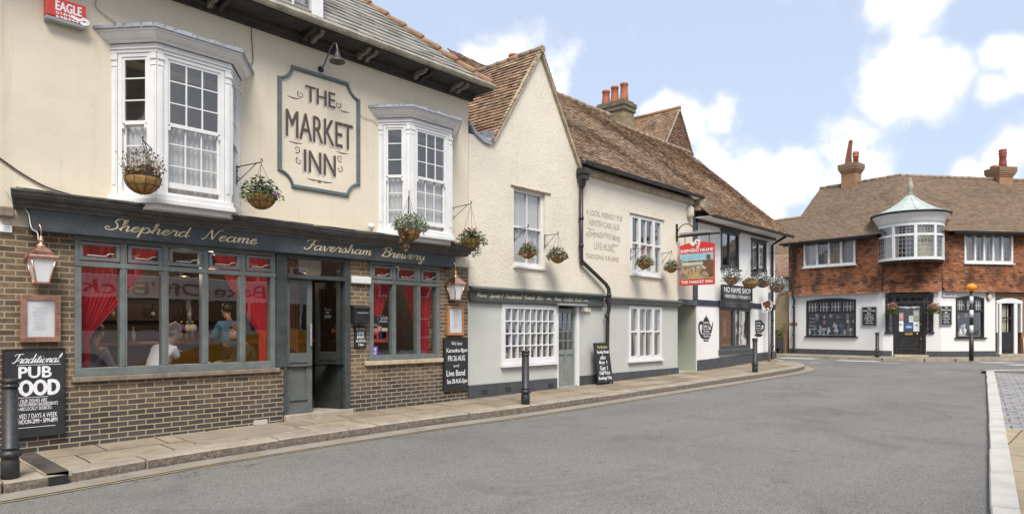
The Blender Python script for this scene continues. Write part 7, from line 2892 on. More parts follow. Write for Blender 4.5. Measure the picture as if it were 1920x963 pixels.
t = fthing(F0, 'strip_light', 'small white wall light on the brick pier by the door', 'light', X(675), -.05, F0.z(675, 533))
m = MB()
m.box(X(656.5), X(692), -.075, -.002, F0.z(674, 532), F0.z(674, 518.5))
m.build('housing', 'whiteplastic', t, .02)
t = fthing(F0, 'red_alarm_box', 'red burglar alarm box with white lettering high on the cream wall', 'alarm box', X(122), -.1, F0.z(122, 46))
xa, xb = X(85, -.1), X(160, -.1)
za, zb = F0.z(122, 38, -.1), F0.z(122, 2, -.1)
m = MB()
m.box(xa, xb, -.13, -.012, za, zb)
m.build('body', 'redplastic', t, .012)
m = MB()
m.box(xa, xb, -.125, -.012, za - .05, za - .002)
m.build('base', 'greyplastic', t, .01)
m = MB()
put_text(m, 'EAGLE', xa + .10, xb - .05, zb - .15, zb - .04, -.1325, .03)
put_text(m, '01843', xa + .10, xa + .29, zb - .20, zb - .165, -.1325, .02)
put_text(m, '648444', xa + .10, xa + .34, zb - .245, zb - .21, -.1325, .02)
ribbon(m, [Vector(p) for p in smooth_line([(xa + .26, zb - .175), (xa + .36, zb - .20), (xa + .40, zb - .17), (xa + .45, zb - .20), (xa + .40, zb - .235), (xa + .36, zb - .215)])], lambda d, t: .035, -.1327)
m.build('lettering', 'paper', t)
t = fthing(F0, 'wall_plaque', 'small white plaque on the brick at the far left of the inn', 'plaque', X(10), -.02, F0.z(10, 436))
m = MB()
m.box(X(-2), X(22), -.03, -.002, F0.z(10, 435.5), F0.z(10, 422.5))
m.build('plate', 'paper', t, .006)
m = MB()
m.box(X(6), X(17), -.0325, -.0305, F0.z(10, 428), F0.z(10, 426)); m.box(X(5), X(18), -.0325, -.0305, F0.z(10, 432), F0.z(10, 430.5))
m.build('print', 'printgrey', t)
t = fthing(F0, 'air_brick', 'pale air brick low in the brown brickwork left of the door step', 'air brick', X(488), -.01, F0.z(488, 795))
m = MB()
m.box(X(475), X(501), -.012, .02, F0.z(488, 795), F0.z(488, 786.5))
m.build('block', 'palekerb', t, .004)
t = fthing(F0, 'timber_bracket', 'weathered block projecting from the brick at the left end of the cornice', 'bracket', X(8), -.06, F0.z(8, 408))
m = MB()
m.box(X(-6), X(24), -.12, -.0, F0.z(8, 408), F0.z(8, 389))
m.build('block', 'sill', t, .02)

# goose neck lamp over the painted sign
t = fthing(F0, 'swan_neck_lamp', 'dark swan neck lamp curving over the painted name panel', 'lamp', X(600), -.02, F0.z(600, 131))
x0 = X(600)
z0 = F0.z(600, 131)
m = MB()
xe = x0 + .0
# arm leaves the wall and arcs outwards, shade hangs at its end
tipy = -.50
m.tube([(x0, -.012, z0), (x0, -.10, z0 + .03), (x0, -.22, z0 + .16), (x0, -.32, z0 + .28), (x0, -.40, z0 + .325), (x0, -.47, z0 + .29), (x0, tipy, z0 + .20), (x0, tipy - .0, z0 + .10)], .013, 8)
m.build('arm', 'signborder', t)
m = MB()
m.lathe([(.045, -.02), (.05, .01), (.03, .02)], (0, 0, 0), 12)
m.v = [Vector((x0 + v.x, -.012 - (v.z + .02) * .8, z0 + v.y)) for v in m.v]
m.build('wall_plate', 'iron', t)
m = MB()
m.lathe([(.025, .10), (.03, .06), (.045, .04), (.05, .0), (.06, -.01), (.115, -.06), (.125, -.085), (.118, -.09), (.03, -.03)], (x0, tipy, z0 + .08), 18)
m.build('shade', M('dark bronze shade', (.06, .055, .052), .5, .2, 8), t)
# flood light by the second bay
t = fthing(F0, 'wall_floodlight', 'small white floodlight at the foot of the right bay window', 'floodlight', X(695, -.1), -.1, F0.z(695, 436))
m = MB()
m.ball((X(695, -.1), -.12, F0.z(695, 424, -.1)), (.07, .06, .055), 10, 7)
m.build('head', 'whiteplastic', t)
m = MB()
m.tube([(X(697, -.1), -.10, F0.z(697, 430, -.1)), (X(700, -.1), -.05, F0.z(700, 440, -.1)), (X(705), -.012, F0.z(705, 438))], .015, 6)
m.build('arm', 'greyplastic', t)
# cables
def cable(label, pts, r=.008, mat='pipe', name='cable'):
    p0 = pts[0]
    t = fthing(F0, name, label, 'cable', *p0, 'cables on the inn front')
    m = MB()
    v = []
    P_ = [Vector(p) for p in pts]
    for i in range(len(P_) - 1):
        a, b, c, d = P_[max(i - 1, 0)], P_[i], P_[i + 1], P_[min(i + 2, len(P_) - 1)]
        for k in range(5):
            s = k / 5
            v.append(.5 * ((2 * b) + (c - a) * s + (2 * a - 5 * b + 4 * c - d) * s * s + (3 * b - a - 3 * c + d) * s ** 3))
    v.append(P_[-1])
    m.tube(v, r, 5)
    m.build('flex', mat, t)


cw = lambda px, py, o=-.03: (X(px, o), o, F0.z(px, py, o))
cable('black cable sagging across the cream wall above the left end of the cornice', [cw(-20, 285), cw(0, 297), cw(40, 325), cw(90, 352), cw(150, 369), cw(205, 379), cw(240, 378, -.2)], .010)
cable('black cable dropping from the eaves to the left bay window roof', [cw(471, 40), cw(472, 75), cw(474, 100), cw(473, 118), cw(464, 127)], .006)
cable('thin grey wire slanting down to the top of the left bay window', [cw(180, 0), cw(181, 15), cw(205, 35), cw(232, 52)], .005, 'greyplastic')
cable('white cable curling from the cornice end to the left lantern', [cw(10, 352, -.05), cw(16, 362, -.05), cw(35, 384, -.06), cw(52, 397, -.14), cw(57, 420, -.17), cw(61, 430, -.17), cw(70, 436, -.17), cw(72, 450, -.17)], .007, 'whiteplastic')
cable('thin wire running from the painted panel to the right bay window', [cw(675, 214), cw(682, 220), cw(700, 226), cw(708, 236)], .005, 'greyplastic')
cable('black lead running along the top of the cornice under the left bay', [cw(205, 380, -.30), cw(260, 386, -.34), cw(330, 394, -.36), cw(430, 411, -.36), cw(520, 423, -.37)], .007)

# ---- hanging baskets on the inn
GB = 'hanging baskets along the street front'
BK = [
    ('dry', 268, 333, 263, -.80, .205, 'coir basket of dry seed heads hanging from the left corner of the left bay', (X(286, -.42), -.42)),
    ('purple', 490, 366, 304, -.66, .20, 'coir basket of purple petunias hanging right of the left bay', (X(444, -.12), -.12)),
    ('silver', 767, 431, 362, -.92, .19, 'coir basket of silvery trailing leaves before the right bay', (X(766, -.47), -.47)),
    ('red', 883, 449, 382, -.70, .185, 'coir basket of red flowers hanging at the corner of the inn', (X(848, -.12), -.12)),
]
for k, (kind, px, py, hpy, off, r_, lb, root) in enumerate(BK):
    x, z, hz = F0.x(px, off), F0.z(px, py, off), F0.z(px, hpy, off)
    basket(F0.w(x, off, z), hz, r_, kind, lb, k + 1, GB)
    bracket(F0.w(x, off, hz - .0), F0.w(root[0], root[1], hz), label='scrolled iron bracket holding ' + ['the basket of dry seed heads', 'the basket of purple petunias', 'the basket of silvery leaves', 'the red flowered basket at the inn corner'][k])
BW = [
    ('straw', 990, 471, 422, -.40, .155, 'coir basket of straw coloured stems before the single gable window', 963),
    ('straw', 1046, 478, 435, -.38, .18, 'coir basket of straw coloured stems right of the single gable window', 1020),
    ('straw', 1208, 491, 462, -.42, .185, 'coir basket of pale stems before the triple sash window', 1181),
    ('straw', 1258.5, 500, 470, -.36, .165, 'coir basket of pale stems between the triple sash window and the pub sign', 1239),
]
for k, (kind, px, py, hpy, off, r_, lb, rp) in enumerate(BW):
    x, z, hz = F0.x(px, off), F0.z(px, py, off), F0.z(px, hpy, off)
    basket(F0.w(x, off, z), hz, r_, kind, lb, k + 20, GB)
    bracket(F0.w(x, off, hz), F0.w(X(rp), -.02, hz - .04), label='thin iron bracket left of the single gable window,thin iron bracket right of the single gable window,thin iron bracket left of the triple sash window,thin iron bracket right of the triple sash window'.split(',')[k], drop=.24)
BN = [('white', 1372, 521, -.55, .22, 'basket of white flowers above the shop name board', 486, 1384), ('green', 1407, 527, -.60, .25, 'shallow basket of green leaves right of the shop name board', 487, 1408), ('white', 1430, 528, -.62, .20, 'basket of white and lilac flowers before the shop downpipe', 500, 1437), ('white', 1457, 535, -.66, .24, 'basket of lilac and white flowers past the end of the white shop', 505, 1447)]
for k, (kind, px, py, off, r_, lb, hpy, rp) in enumerate(BN):
    x, z, hz = F0.x(px, off), F0.z(px, py, off), F0.z(px, hpy, off)
    basket(F0.w(x, off, z), hz, r_, kind, lb, k + 30, GB)
    bracket(F0.w(x, off, hz), F0.w(min(X(rp), 25.0), -.02, hz), label=['looped iron bracket above the white flowered basket', 'looped iron bracket above the green leaved basket', 'iron bracket beside the shop downpipe', 'iron bracket at the end of the white shop'][k], drop=.2)
for k, (px, py, lb) in enumerate(((1672, 576, 'basket of green trailing leaves with pink flowers left of the corner shop door'), (1751, 575, 'basket of green trailing leaves with pink flowers right of the corner shop door'))):
    off = -.40
    x, z = FC.x(px, off), FC.z(px, py, off)
    basket(FC.w(x, off, z), z + .45, .20, 'fern', lb, k + 50, GB)
    bracket(FC.w(x, off, z + .45), FC.w(x, .0, z + .45), label=['short iron bracket left of the corner shop door', 'short iron bracket right of the corner shop door'][k])

# ---- hanging pub sign
SXP = X(1266.5)
FS = Face((SXP, 9.8), (SXP, 8.0))
t = thing('pub_sign', 'red hanging pub sign with a painted market scene on an iron bracket', 'hanging sign', FS.w(.02, 0, F0.z(1266, 470)), FS.ang, None, (.02, 0, F0.z(1266, 470)))
a0, a1 = FS.x(1275), FS.x(1340)
zb, zsld = FS.z(1340, 532.5), FS.z(1340, 456)
wS, hS = a1 - a0, zsld - zb
m = MB()
N = 14
arch = [(a0 + wS * k / N, zsld + .19 * math.sin(math.pi * (.18 + .64 * k / N)) - .10) for k in range(N + 1)]
m.prism([(a0, zb), (a1, zb)] + [(x, z) for x, z in reversed(arch)], -.03, .03)
m.build('board', 'redpaint', t, .004)
m = MB()
put_text(m, 'SHEPHERD NEAME', a0 + wS * .03, a1 - wS * .03, zb + hS * .825, zb + hS * .90, -.034, .025)
put_text(m, 'THE MARKET INN', a0 + wS * .05, a1 - wS * .05, zb + hS * .045, zb + hS * .115, -.034, .025)
cxs, czs = a0 + wS * .47, zb + hS * 1.03
ribbon(m, [Vector(p) for p in smooth_line([(cxs + .04, czs - .12), (cxs + .11, czs - .02), (cxs + .10, czs + .08), (cxs + .02, czs + .10), (cxs - .01, czs + .04), (cxs + .05, czs + .0)])], lambda d, t: .045, -.0338)
ribbon(m, [Vector(p) for p in smooth_line([(cxs - .17, czs + .03), (cxs - .10, czs + .0), (cxs - .06, czs + .05)])], lambda d, t: .06 * (.5 + t), -.0341)
ribbon(m, [Vector(p) for p in smooth_line([(cxs - .12, czs - .02), (cxs - .05, czs - .03), (cxs - .03, czs + .0)])], lambda d, t: .045, -.0344)
m.box(cxs - .15, cxs - .06, -.034, -.0335, czs - .13, czs - .12); m.box(cxs + .06, cxs + .15, -.034, -.0335, czs - .13, czs - .12)
m.build('lettering', 'paper', t)
# the painted market picture: sky, town, sheep pens, sandy ground
rnd = random.Random(12)
MT['psky'] = M('painted sky', (.30, .52, .62), .6, .12, 5); MT['psand'] = M('painted sand', (.46, .32, .16), .6, .2, 6); MT['pbrown'] = M('painted brown', (.15, .085, .05), .6, .3, 9)
MT['pcream'] = M('painted cream', (.62, .55, .40), .6, .15, 9); MT['pgrey'] = M('painted grey', (.22, .21, .18), .6, .25, 9)
pz0, pz1 = zb + hS * .15, zb + hS * .79
px0_, px1_ = a0 + wS * .02, a1 - wS * .02
pu = lambda u: px0_ + (px1_ - px0_) * u
pv = lambda v: pz0 + (pz1 - pz0) * v
m = MB()
yy = -.0325
m.poly([(pu(0), yy, pv(.55)), (pu(1), yy, pv(.55)), (pu(1), yy, pv(1)), (pu(0), yy, pv(1))], 0)
m.poly([(pu(0), yy, pv(0)), (pu(1), yy, pv(0)), (pu(1), yy, pv(.55)), (pu(0), yy, pv(.55))], 1)
q_ = 0
def patch(u0, u1, v0, v1, mi):
    global q_
    q_ += 1
    y_ = yy - .0004 - .00004 * q_
    j = lambda: rnd.uniform(-.01, .01)
    m.poly([(pu(u0 + j()), y_, pv(v0 + j())), (pu(u1 + j()), y_, pv(v0 + j())), (pu(u1 + j()), y_, pv(v1 + j())), (pu(u0 + j()), y_, pv(v1 + j()))], mi)
patch(.10, .95, .40, .56, 4)
for k in range(9):
    u = .10 + .075 * k
    patch(u, u + .07, .54, .66 + .05 * rnd.random(), 3)
    patch(u, u + .07, .66, .70 + .03 * rnd.random(), 2)
patch(.0, .06, .35, .80, 4); patch(.70, .98, .30, .72, 2); patch(.80, .92, .60, .92, 2); patch(.86, 1.0, .05, .70, 2)
for k in range(16):
    u, v = rnd.uniform(.18, .72), rnd.uniform(.25, .48)
    patch(u, u + .07, v, v + .05, 3 if rnd.random() < .65 else 4)
for k in range(10):
    u, v = rnd.uniform(.05, .9), rnd.uniform(.18, .40)
    patch(u, u + .035, v, v + .11, 2)
m.poly([(pu(.0), yy - .004, pv(.03)), (pu(.26), yy - .004, pv(.06)), (pu(.10), yy - .004, pv(.26)), (pu(.0), yy - .004, pv(.22))], 4)
m.poly([(pu(.60), yy - .004, pv(.20)), (pu(.64), yy - .004, pv(.22)), (pu(.92), yy - .004, pv(.04)), (pu(.86), yy - .004, pv(.02))], 4)
m.build('painted_picture', ['psky', 'psand', 'pbrown', 'pcream', 'pgrey'], t)
m = MB()
za_ = F0.z(1266, 440)
ztop = F0.z(1266, 420)
aend = FS.x(1350)
zb1 = FS.z(1340, 439)
m.box(.02, .07, -.025, .025, F0.z(1266, 452), ztop)
m.box(-.06, aend, -.02, .02, zb1 + .0, zb1 + .05)
arc = [(.06 + .30 * (1 - math.cos(R(a))) * .9, 0, zb1 + .09 + .30 * math.sin(R(a)) * .95) for a in range(0, 150, 12)] + [(.62, 0, zb1 + .24), (.66, 0, zb1 + .22), (.68, 0, zb1 + .27)]
m.tube(arc, .015, 6)
for u in (.15, .85):
    m.tube([(a0 + wS * u, 0, zb1), (a0 + wS * u, 0, zsld - .05)], .012, 6)
m.build('bracket', 'iron', t, .004)
m = MB()
m.box(a0 - .0, a1 - .13, -.07, .07, zb1 + .055, zb1 + .13)
m.build('trough_light', 'greyplastic', t, .02)
m = MB()
m.box(SXP, SXP + .03, -.02, .0, 2.4, F0.z(1266, 452))
t2 = None
# white bell box on the cream wall
t = fthing(F0, 'bell_box', 'cream bell shaped alarm box near the black corner post', 'alarm box', X(1289.5), -.05, F0.z(1289, 411))
m = MB()
m.lathe([(.03, 0), (.10, .02), (.13, .10), (.13, .30), (.08, .37)], (X(1289.5), -.06, F0.z(1289, 410)), 12)
m.build('body', 'creamcloth', t)
# name board on the white shop
board(F0, 1353, 1408.5, 535.5, 563, 'black name board of the white shop with white lettering', [('NO NAME SHOP', .05, .95, .50, .86, .02), ('FRENCH DELICATESSEN & BISTRO', .07, .95, .15, .36, .02)], -.05, 'sign_board', 'slatepaint', 'slatepaint', 'paper', 'sign', None, .05, .03)
# sandwich board
bxx = (F0.x(1118, -.25), F0.x(1145, -.25))
zg = gz((bxx[0] + bxx[1]) / 2, 9.5)
t = fthing(F0, 'sandwich_board', 'tall chalked sandwich board leaning against the sage wall below the downpipe', 'chalkboard', (bxx[0] + bxx[1]) / 2, -.28, zg)
W_, H_ = bxx[1] - bxx[0], F0.z(1131, 641, -.1) - zg
xfm = Matrix.Translation((bxx[0], -.32, zg)) @ Matrix.Rotation(R(-8), 4, 'X')
m = MB(xfm)
m.box(.02, W_ - .02, 0, .02, .06, H_ - .02)
m.build('panel', 'chalkboard', t)
m = MB(xfm)
m.box(0, .025, -.008, .03, 0, H_); m.box(W_ - .025, W_, -.008, .03, 0, H_); m.box(.025, W_ - .025, -.008, .03, H_ - .03, H_); m.box(.025, W_ - .025, -.008, .03, .05, .08)
m.build('frame', 'black', t, .003)
m = MB(xfm)
for t_, u0, u1, v0, v1 in (('Sunday Roast', .14, .96, .72, .82), ('offer', .30, .70, .60, .69), ('Buy 1', .22, .74, .47, .57), ('Get 1', .22, .74, .345, .445), ('Half Price', .16, .86, .235, .325), ('Bookings Only', .06, .96, .10, .20)):
    put_text(m, t_, W_ * u0, W_ * u1, H_ * v0, H_ * v1, -.003, .022)
m.build('lettering', 'chalk', t)
m = MB(xfm)
put_text(m, 'The Market Inn', W_ * .18, W_ * .88, H_ * .865, H_ * .93, -.003, .0)
m.build('title', 'chalkyellow', t)
# sign pole with brown arrow sign at the shop corner
t = fthing(F0, 'brown_direction_sign', 'brown tourist arrow sign on a grey pole at the end of the white shop', 'road sign', X(1442.5, -.25), -.25, ZW(23.9))
xp = X(1442.5, -.25)
m = MB()
m.tube([(xp, -.25, ZW(23.8) - .1), (xp, -.25, F0.z(1442, 548, -.25))], .045, 10)
m.build('pole', 'galv', t)
FSG = Face(F0.w(X(1425, -.55), -.55, 0)[:2], F0.w(X(1425, -.55) + .62, -.55 - .45, 0)[:2])
pts = [(1427, 566), (1444.5, 560.5), (1450.5, 568.5), (1446, 581), (1430.5, 586)]
px_pts = [F0.w(F0.x(a, -.34), -.34, F0.z(a, b, -.34)) for a, b in pts]
# plate facing down the street
c_ = sum((Vector(p) for p in px_pts), Vector()) / 5
d_ = Vector((.62, -.78, 0)).normalized()
fp = Face((c_.x - d_.x * .5, c_.y - d_.y * .5), (c_.x + d_.x * .5, c_.y + d_.y * .5))
loc = [(fp.x(a), fp.z(a, b)) for a, b in pts]
mm = MB(fxf(fp))
mm.prism([loc[4], loc[3], loc[2], loc[1], loc[0]], -.01, .01)
def plate(mb_, mat, nm, par):
    o = mb_.build(nm, mat, None)
    o.parent = par
    o.matrix_parent_inverse = par.matrix_basis.inverted()
    return o
bpy.context.view_layer.update()
def world_child(mb_, mat, nm, par):
    o = mb_.build(nm, mat, None)
    o.parent = par
    bpy.context.view_layer.update()
    o.matrix_local = par.matrix_world.inverted()
    return o
world_child(mm, 'paper', 'plate', t)
cl = (sum(p[0] for p in loc) / 5, sum(p[1] for p in loc) / 5)
inn_ = [(cl[0] + (p[0] - cl[0]) * .84, cl[1] + (p[1] - cl[1]) * .84) for p in loc]
mm = MB(fxf(fp))
mm.prism([inn_[4], inn_[3], inn_[2], inn_[1], inn_[0]], -.014, -.0105)
world_child(mm, 'signroad', 'face', t)
mm = MB(fxf(fp))
ww_, hh_ = loc[1][0] - loc[0][0], loc[0][1] - loc[4][1]
gx0, gz0 = loc[0][0], loc[4][1]
ribbon(mm, [Vector((gx0 + ww_ * .98, gz0 + hh_ * .55)), Vector((gx0 + ww_ * 1.12, gz0 + hh_ * .85)), Vector((gx0 + ww_ * .93, gz0 + hh_ * 1.06))], lambda d, t: .045, -.0165)
for u, v in ((.30, .24), (.62, .30)):
    mm.box(gx0 + ww_ * u, gx0 + ww_ * (u + .2), -.0168, -.0145, gz0 + hh_ * v, gz0 + hh_ * (v + .16))
mm.box(gx0 + ww_ * .24, gx0 + ww_ * .34, -.0168, -.0145, gz0 + hh_ * .25, gz0 + hh_ * .62)
world_child(mm, 'paper', 'symbol', t)
m = MB()
m.box(xp - .05, xp + .05, -.34, -.19, F0.z(1442, 575, -.25), F0.z(1442, 571, -.25))
m.build('clamp', 'galv', t)
# cellar hatch and drain
t = thing('cellar_hatch', 'boarded timber cellar hatch let into the pavement under the big window', 'hatch', (4.45, 9.2, gz(4.45, 9.2)), 0)
m = MB()
hx0, hx1, hy0, hy1 = 3.75, 5.25, 8.90, 9.66
for k in range(6):
    ya, yb_ = hy0 + (hy1 - hy0) * k / 6 + .006, hy0 + (hy1 - hy0) * (k + 1) / 6 - .006
    m.hexa([(hx0, ya, gz(hx0, ya) - .02), (hx1, ya, gz(hx1, ya) - .02), (hx1, yb_, gz(hx1, yb_) - .02), (hx0, yb_, gz(hx0, yb_) - .02), (hx0, ya, gz(hx0, ya) + .012), (hx1, ya, gz(hx1, ya) + .012), (hx1, yb_, gz(hx1, yb_) + .012), (hx0, yb_, gz(hx0, yb_) + .012)])
m.v = [v - Vector((4.45, 9.2, gz(4.45, 9.2))) for v in m.v]
m.build('boarding', M('silvered hatch timber', (.30, .25, .185), .85, .3, 4, .3, 30, stretch=(.4, 6, 1)), t)
m = MB()
for ya, yb_ in ((hy0 - .05, hy0), (hy1, hy1 + .04)):
    m.hexa([(hx0 - .04, ya, gz(hx0, ya) - .02), (hx1 + .04, ya, gz(hx1, ya) - .02), (hx1 + .04, yb_, gz(hx1, yb_) - .02), (hx0 - .04, yb_, gz(hx0, yb_) - .02), (hx0 - .04, ya, gz(hx0, ya) + .006), (hx1 + .04, ya, gz(hx1, ya) + .006), (hx1 + .04, yb_, gz(hx1, yb_) + .006), (hx0 - .04, yb_, gz(hx0, yb_) + .006)])
m.v = [v - Vector((4.45, 9.2, gz(4.45, 9.2))) for v in m.v]
m.build('frame', 'step', t)
t = thing('drain_channel', 'rusty iron drain channel crossing the pavement beside the nearest bollard', 'drain', (2.08, 8.9, .08), 0)
zk = zc(2.08) + .13
for nm, mt, x0, x1, h in (('frame', 'step', 1.95, 2.21, .003), ('cover', M('rusty iron', (.10, .085, .07), .7, .3, 10, .2, 50), 1.98, 2.18, .008)):
    m = MB()
    m.hexa([(x0, 8.385, zk - .05), (x1, 8.385, zk - .05), (x1, 9.75, ZW(2) - .05), (x0, 9.75, ZW(2) - .05), (x0, 8.385, zk + h), (x1, 8.385, zk + h), (x1, 9.75, ZW(2) + h), (x0, 9.75, ZW(2) + h)])
    if nm == 'cover':
        for k in range(22):
            y = 8.42 + .06 * k
            z = zk + (ZW(2) - zk) * (y - 8.385) / 1.365 + .008
            m.box(x0, x1, y, y + .022, z - .01, z + .004)
    m.v = [v - Vector((2.08, 8.9, .08)) for v in m.v]
    m.build(nm, mt, t)
m = MB()
m.box(1.99, 2.17, 8.345, 8.36, zc(2) + .012, zc(2) + .10)
m.v = [v - Vector((2.08, 8.9, .08)) for v in m.v]
m.build('outlet', 'black', t)


# ================================================================== INSIDE THE INN
m = MB()
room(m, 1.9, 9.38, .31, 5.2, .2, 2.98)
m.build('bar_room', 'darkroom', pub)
m = MB()
m.box(DX0 + .02, X(592), .62, .66, .25, 2.72)
for q in (.02, .30, .52):
    m.box(DX0 + .05 + q, DX0 + .09 + q, .60, .62, .3, 2.7)
m.box(DX0 + .04, X(592), .605, .62, 1.45, 1.55)
m.build('lobby_partition', 'redwood', pub, .004)
GCU = 'crimson curtains in the inn windows'


def tied(a0, b0, a1, b1, ft=.27):
    """edges at the top (a0, b0) drawn together to (a1, b1) at fraction ft, then hanging"""
    def f(t):
        if t < ft:
            return a1, b1 + .02 * (1 - t / ft)
        s = ((t - ft) / (1 - ft)) ** .85
        return a1 + (a0 - a1) * s, b1 + (b0 - b1) * s
    return f


wx = lambda px: F0.x(px, .2)
for k, (a0, b0, a1, b1, z0, fo, lb) in enumerate(((143, 303, 144, 166, 1.06, 11, 'long crimson curtain tied back at the left end of the big window'), (398, 512, 487, 509, 1.06, 10, 'long crimson curtain tied back at the right end of the big window'), (690, 741, 690, 701, 1.08, 6, 'crimson curtain tied back at the left of the smaller window by the poster'), (748, 792, 786, 796, 1.08, 6, 'crimson curtain sweeping across the middle of the smaller window'), (786, 812, 789, 803, 1.08, 4, 'straight crimson curtain at the right of the smaller window'))):
    if k in (0, 1, 2, 3, 4):
        curtain(F0, wx(a0), wx(b0), z0, 2.73, .20 + .05 * (k == 3), 'redcloth', lb, 'curtain', fo, .026, tied(wx(a0), wx(b0), wx(a1), wx(b1)), 'curtain', GCU, k + 3)
curtain(F0, F0.x(806, .3), F0.x(822, .3), 1.08, 2.4, .30, 'creamcloth', 'cream lining hanging at the right edge of the smaller window', 'curtain', 2, .01)

# lamps added to brighten the room, places guessed; only the door one was seen
for k, (px, off, wt, lb) in enumerate(((225, 1.5, 14, 'added pendant lamp brightening the room by the left crimson curtain'), (400, 1.5, 14, 'added pendant lamp brightening the room between the two men'), (345, 3.6, 5, 'added pendant lamp brightening the bar counter'), (752, 1.4, 7, 'added pendant lamp brightening the room behind the smaller inn window'), (577, 1.2, 8, 'small warm lamp behind the glass of the closed door leaf'))):
    x = F0.x(px, off)
    t = fthing(F0, 'fill_lamp', lb, 'lamp', x, off, 2.58, 'pendant lamps inside the inn')
    m = MB()
    m.lathe([(.03, .12), (.05, .10), (.11, .02), (.115, .0), (.10, .005)], (x, off, 2.58), 14)
    m.build('lamp_shade', 'copper', t)
    m = MB()
    m.tube([(x, off, 2.69), (x, off, 2.97)], .006, 4)
    m.build('cord', 'wire', t)
    ld = bpy.data.lights.new('bulb', 'POINT')
    ld.energy, ld.color, ld.shadow_soft_size = wt, (1.0, .80, .58), .05
    lo = bpy.data.objects.new('bulb', ld)
    COL.objects.link(lo)
    lo.parent = t
    lo.location = (0, 0, -.04)

# bar counter, hand pumps, bottles
t = fthing(F0, 'bar_counter', 'dark wooden bar counter deep inside the inn', 'bar', 5.2, 2.7, .25)
m = MB()
m.box(2.6, 7.6, 2.72, 3.2, .25, 1.30)
m.build('front', 'barwood', t, .01)
m = MB()
m.box(2.5, 7.7, 2.62, 3.28, 1.30, 1.36)
m.build('counter_top', 'redwood', t, .01)
t = fthing(F0, 'back_bar', 'dark shelved back bar behind the counter', 'shelves', 5.2, 4.6, .25)
for zz in (1.3, 1.75, 2.2):
    m = MB()
    m.box(2.4, 8.4, 4.55, 4.9, zz, zz + .04)
    m.build('shelf', 'barwood', t)
m = MB()
m.box(2.4, 8.4, 4.9, 4.95, .25, 2.8)
m.build('back_panel', 'barwood', t)
GP, GBT = 'beer pumps on the bar', 'bottles on the back bar'
for k, (px, mt, lb) in enumerate(((317, 'bluepaint', 'beer pump with a blue clip'), (330, 'paper', 'beer pump with a round white clip left of the purple one'), (342, 'purple', 'beer pump with a purple clip'), (352, 'gold', 'beer pump with a gold clip'), (363, 'paper', 'beer pump with a round white clip at the right end'))):
    x = F0.x(px, 2.7)
    t = fthing(F0, 'beer_pump', lb, 'beer pump', x, 2.7, 1.36, GP)
    m = MB()
    m.lathe([(.035, 0), (.03, .1), (.025, .34), (.03, .36)], (x, 2.75, 1.36), 10)
    m.build('column', 'brass', t)
    m = MB()
    m.lathe([(.012, .36), (.02, .45), (.022, .58), (.012, .62)], (x, 2.75, 1.36), 8)
    m.build('handle', 'black', t)
    m = MB(Matrix.Translation((x, 2.71, 1.60)) @ Matrix.Rotation(R(90), 4, 'X'))
    m.lathe([(.01, -.012), (.065, -.01), (.065, .01), (.01, .012)], (0, 0, 0), 14 if k else 4)
    m.build('clip', mt, t)
rnd = random.Random(4)
for k in range(16):
    x, zz = 2.7 + .36 * k, (1.34, 1.79)[k % 2]
    cn, mt = (('green', 'leaf'), ('amber', 'wood'), ('clear', 'mountgrey'), ('dark', 'black'))[k % 4]
    t = fthing(F0, 'bottle', f'{cn} bottle on the {("lower", "middle")[k % 2]} back bar shelf', 'bottle', x, 4.68, zz, GBT)
    m = MB()
    m.lathe([(.036, 0), (.038, .02), (.038, .17), (.014, .22), (.014, .29)], (x, 4.68, zz), 10)
    m.build('body', mt, t)
    m = MB()
    m.lathe([(.0385, .06), (.0388, .13)], (x, 4.68, zz), 10)
    m.build('label_band', 'paper', t)


# people --------------------------------------------------------------
def skin_mesh(V, E, name, mat, parent, sub=2):
    me = bpy.data.meshes.new(name)
    me.from_pydata([tuple(v[0]) for v in V], E, [])
    o = bpy.data.objects.new(name, me)
    COL.objects.link(o)
    md = o.modifiers.new('s', 'SKIN')
    md.use_smooth_shade = True
    for i, v in enumerate(V):
        r_ = v[1]
        me.skin_vertices[0].data[i].radius = (r_, r_) if not isinstance(r_, tuple) else r_
        me.skin_vertices[0].data[i].use_root = (i == 0)
    ss = o.modifiers.new('u', 'SUBSURF')
    ss.levels = ss.render_levels = sub
    dg = bpy.context.evaluated_depsgraph_get()
    m2_ = bpy.data.meshes.new_from_object(o.evaluated_get(dg))
    o.modifiers.clear()
    o.data = m2_
    m2_.materials.clear()
    m2_.materials.append(MT[mat])
    for p in m2_.polygons:
        p.use_smooth = True
    o.parent = parent
    return o


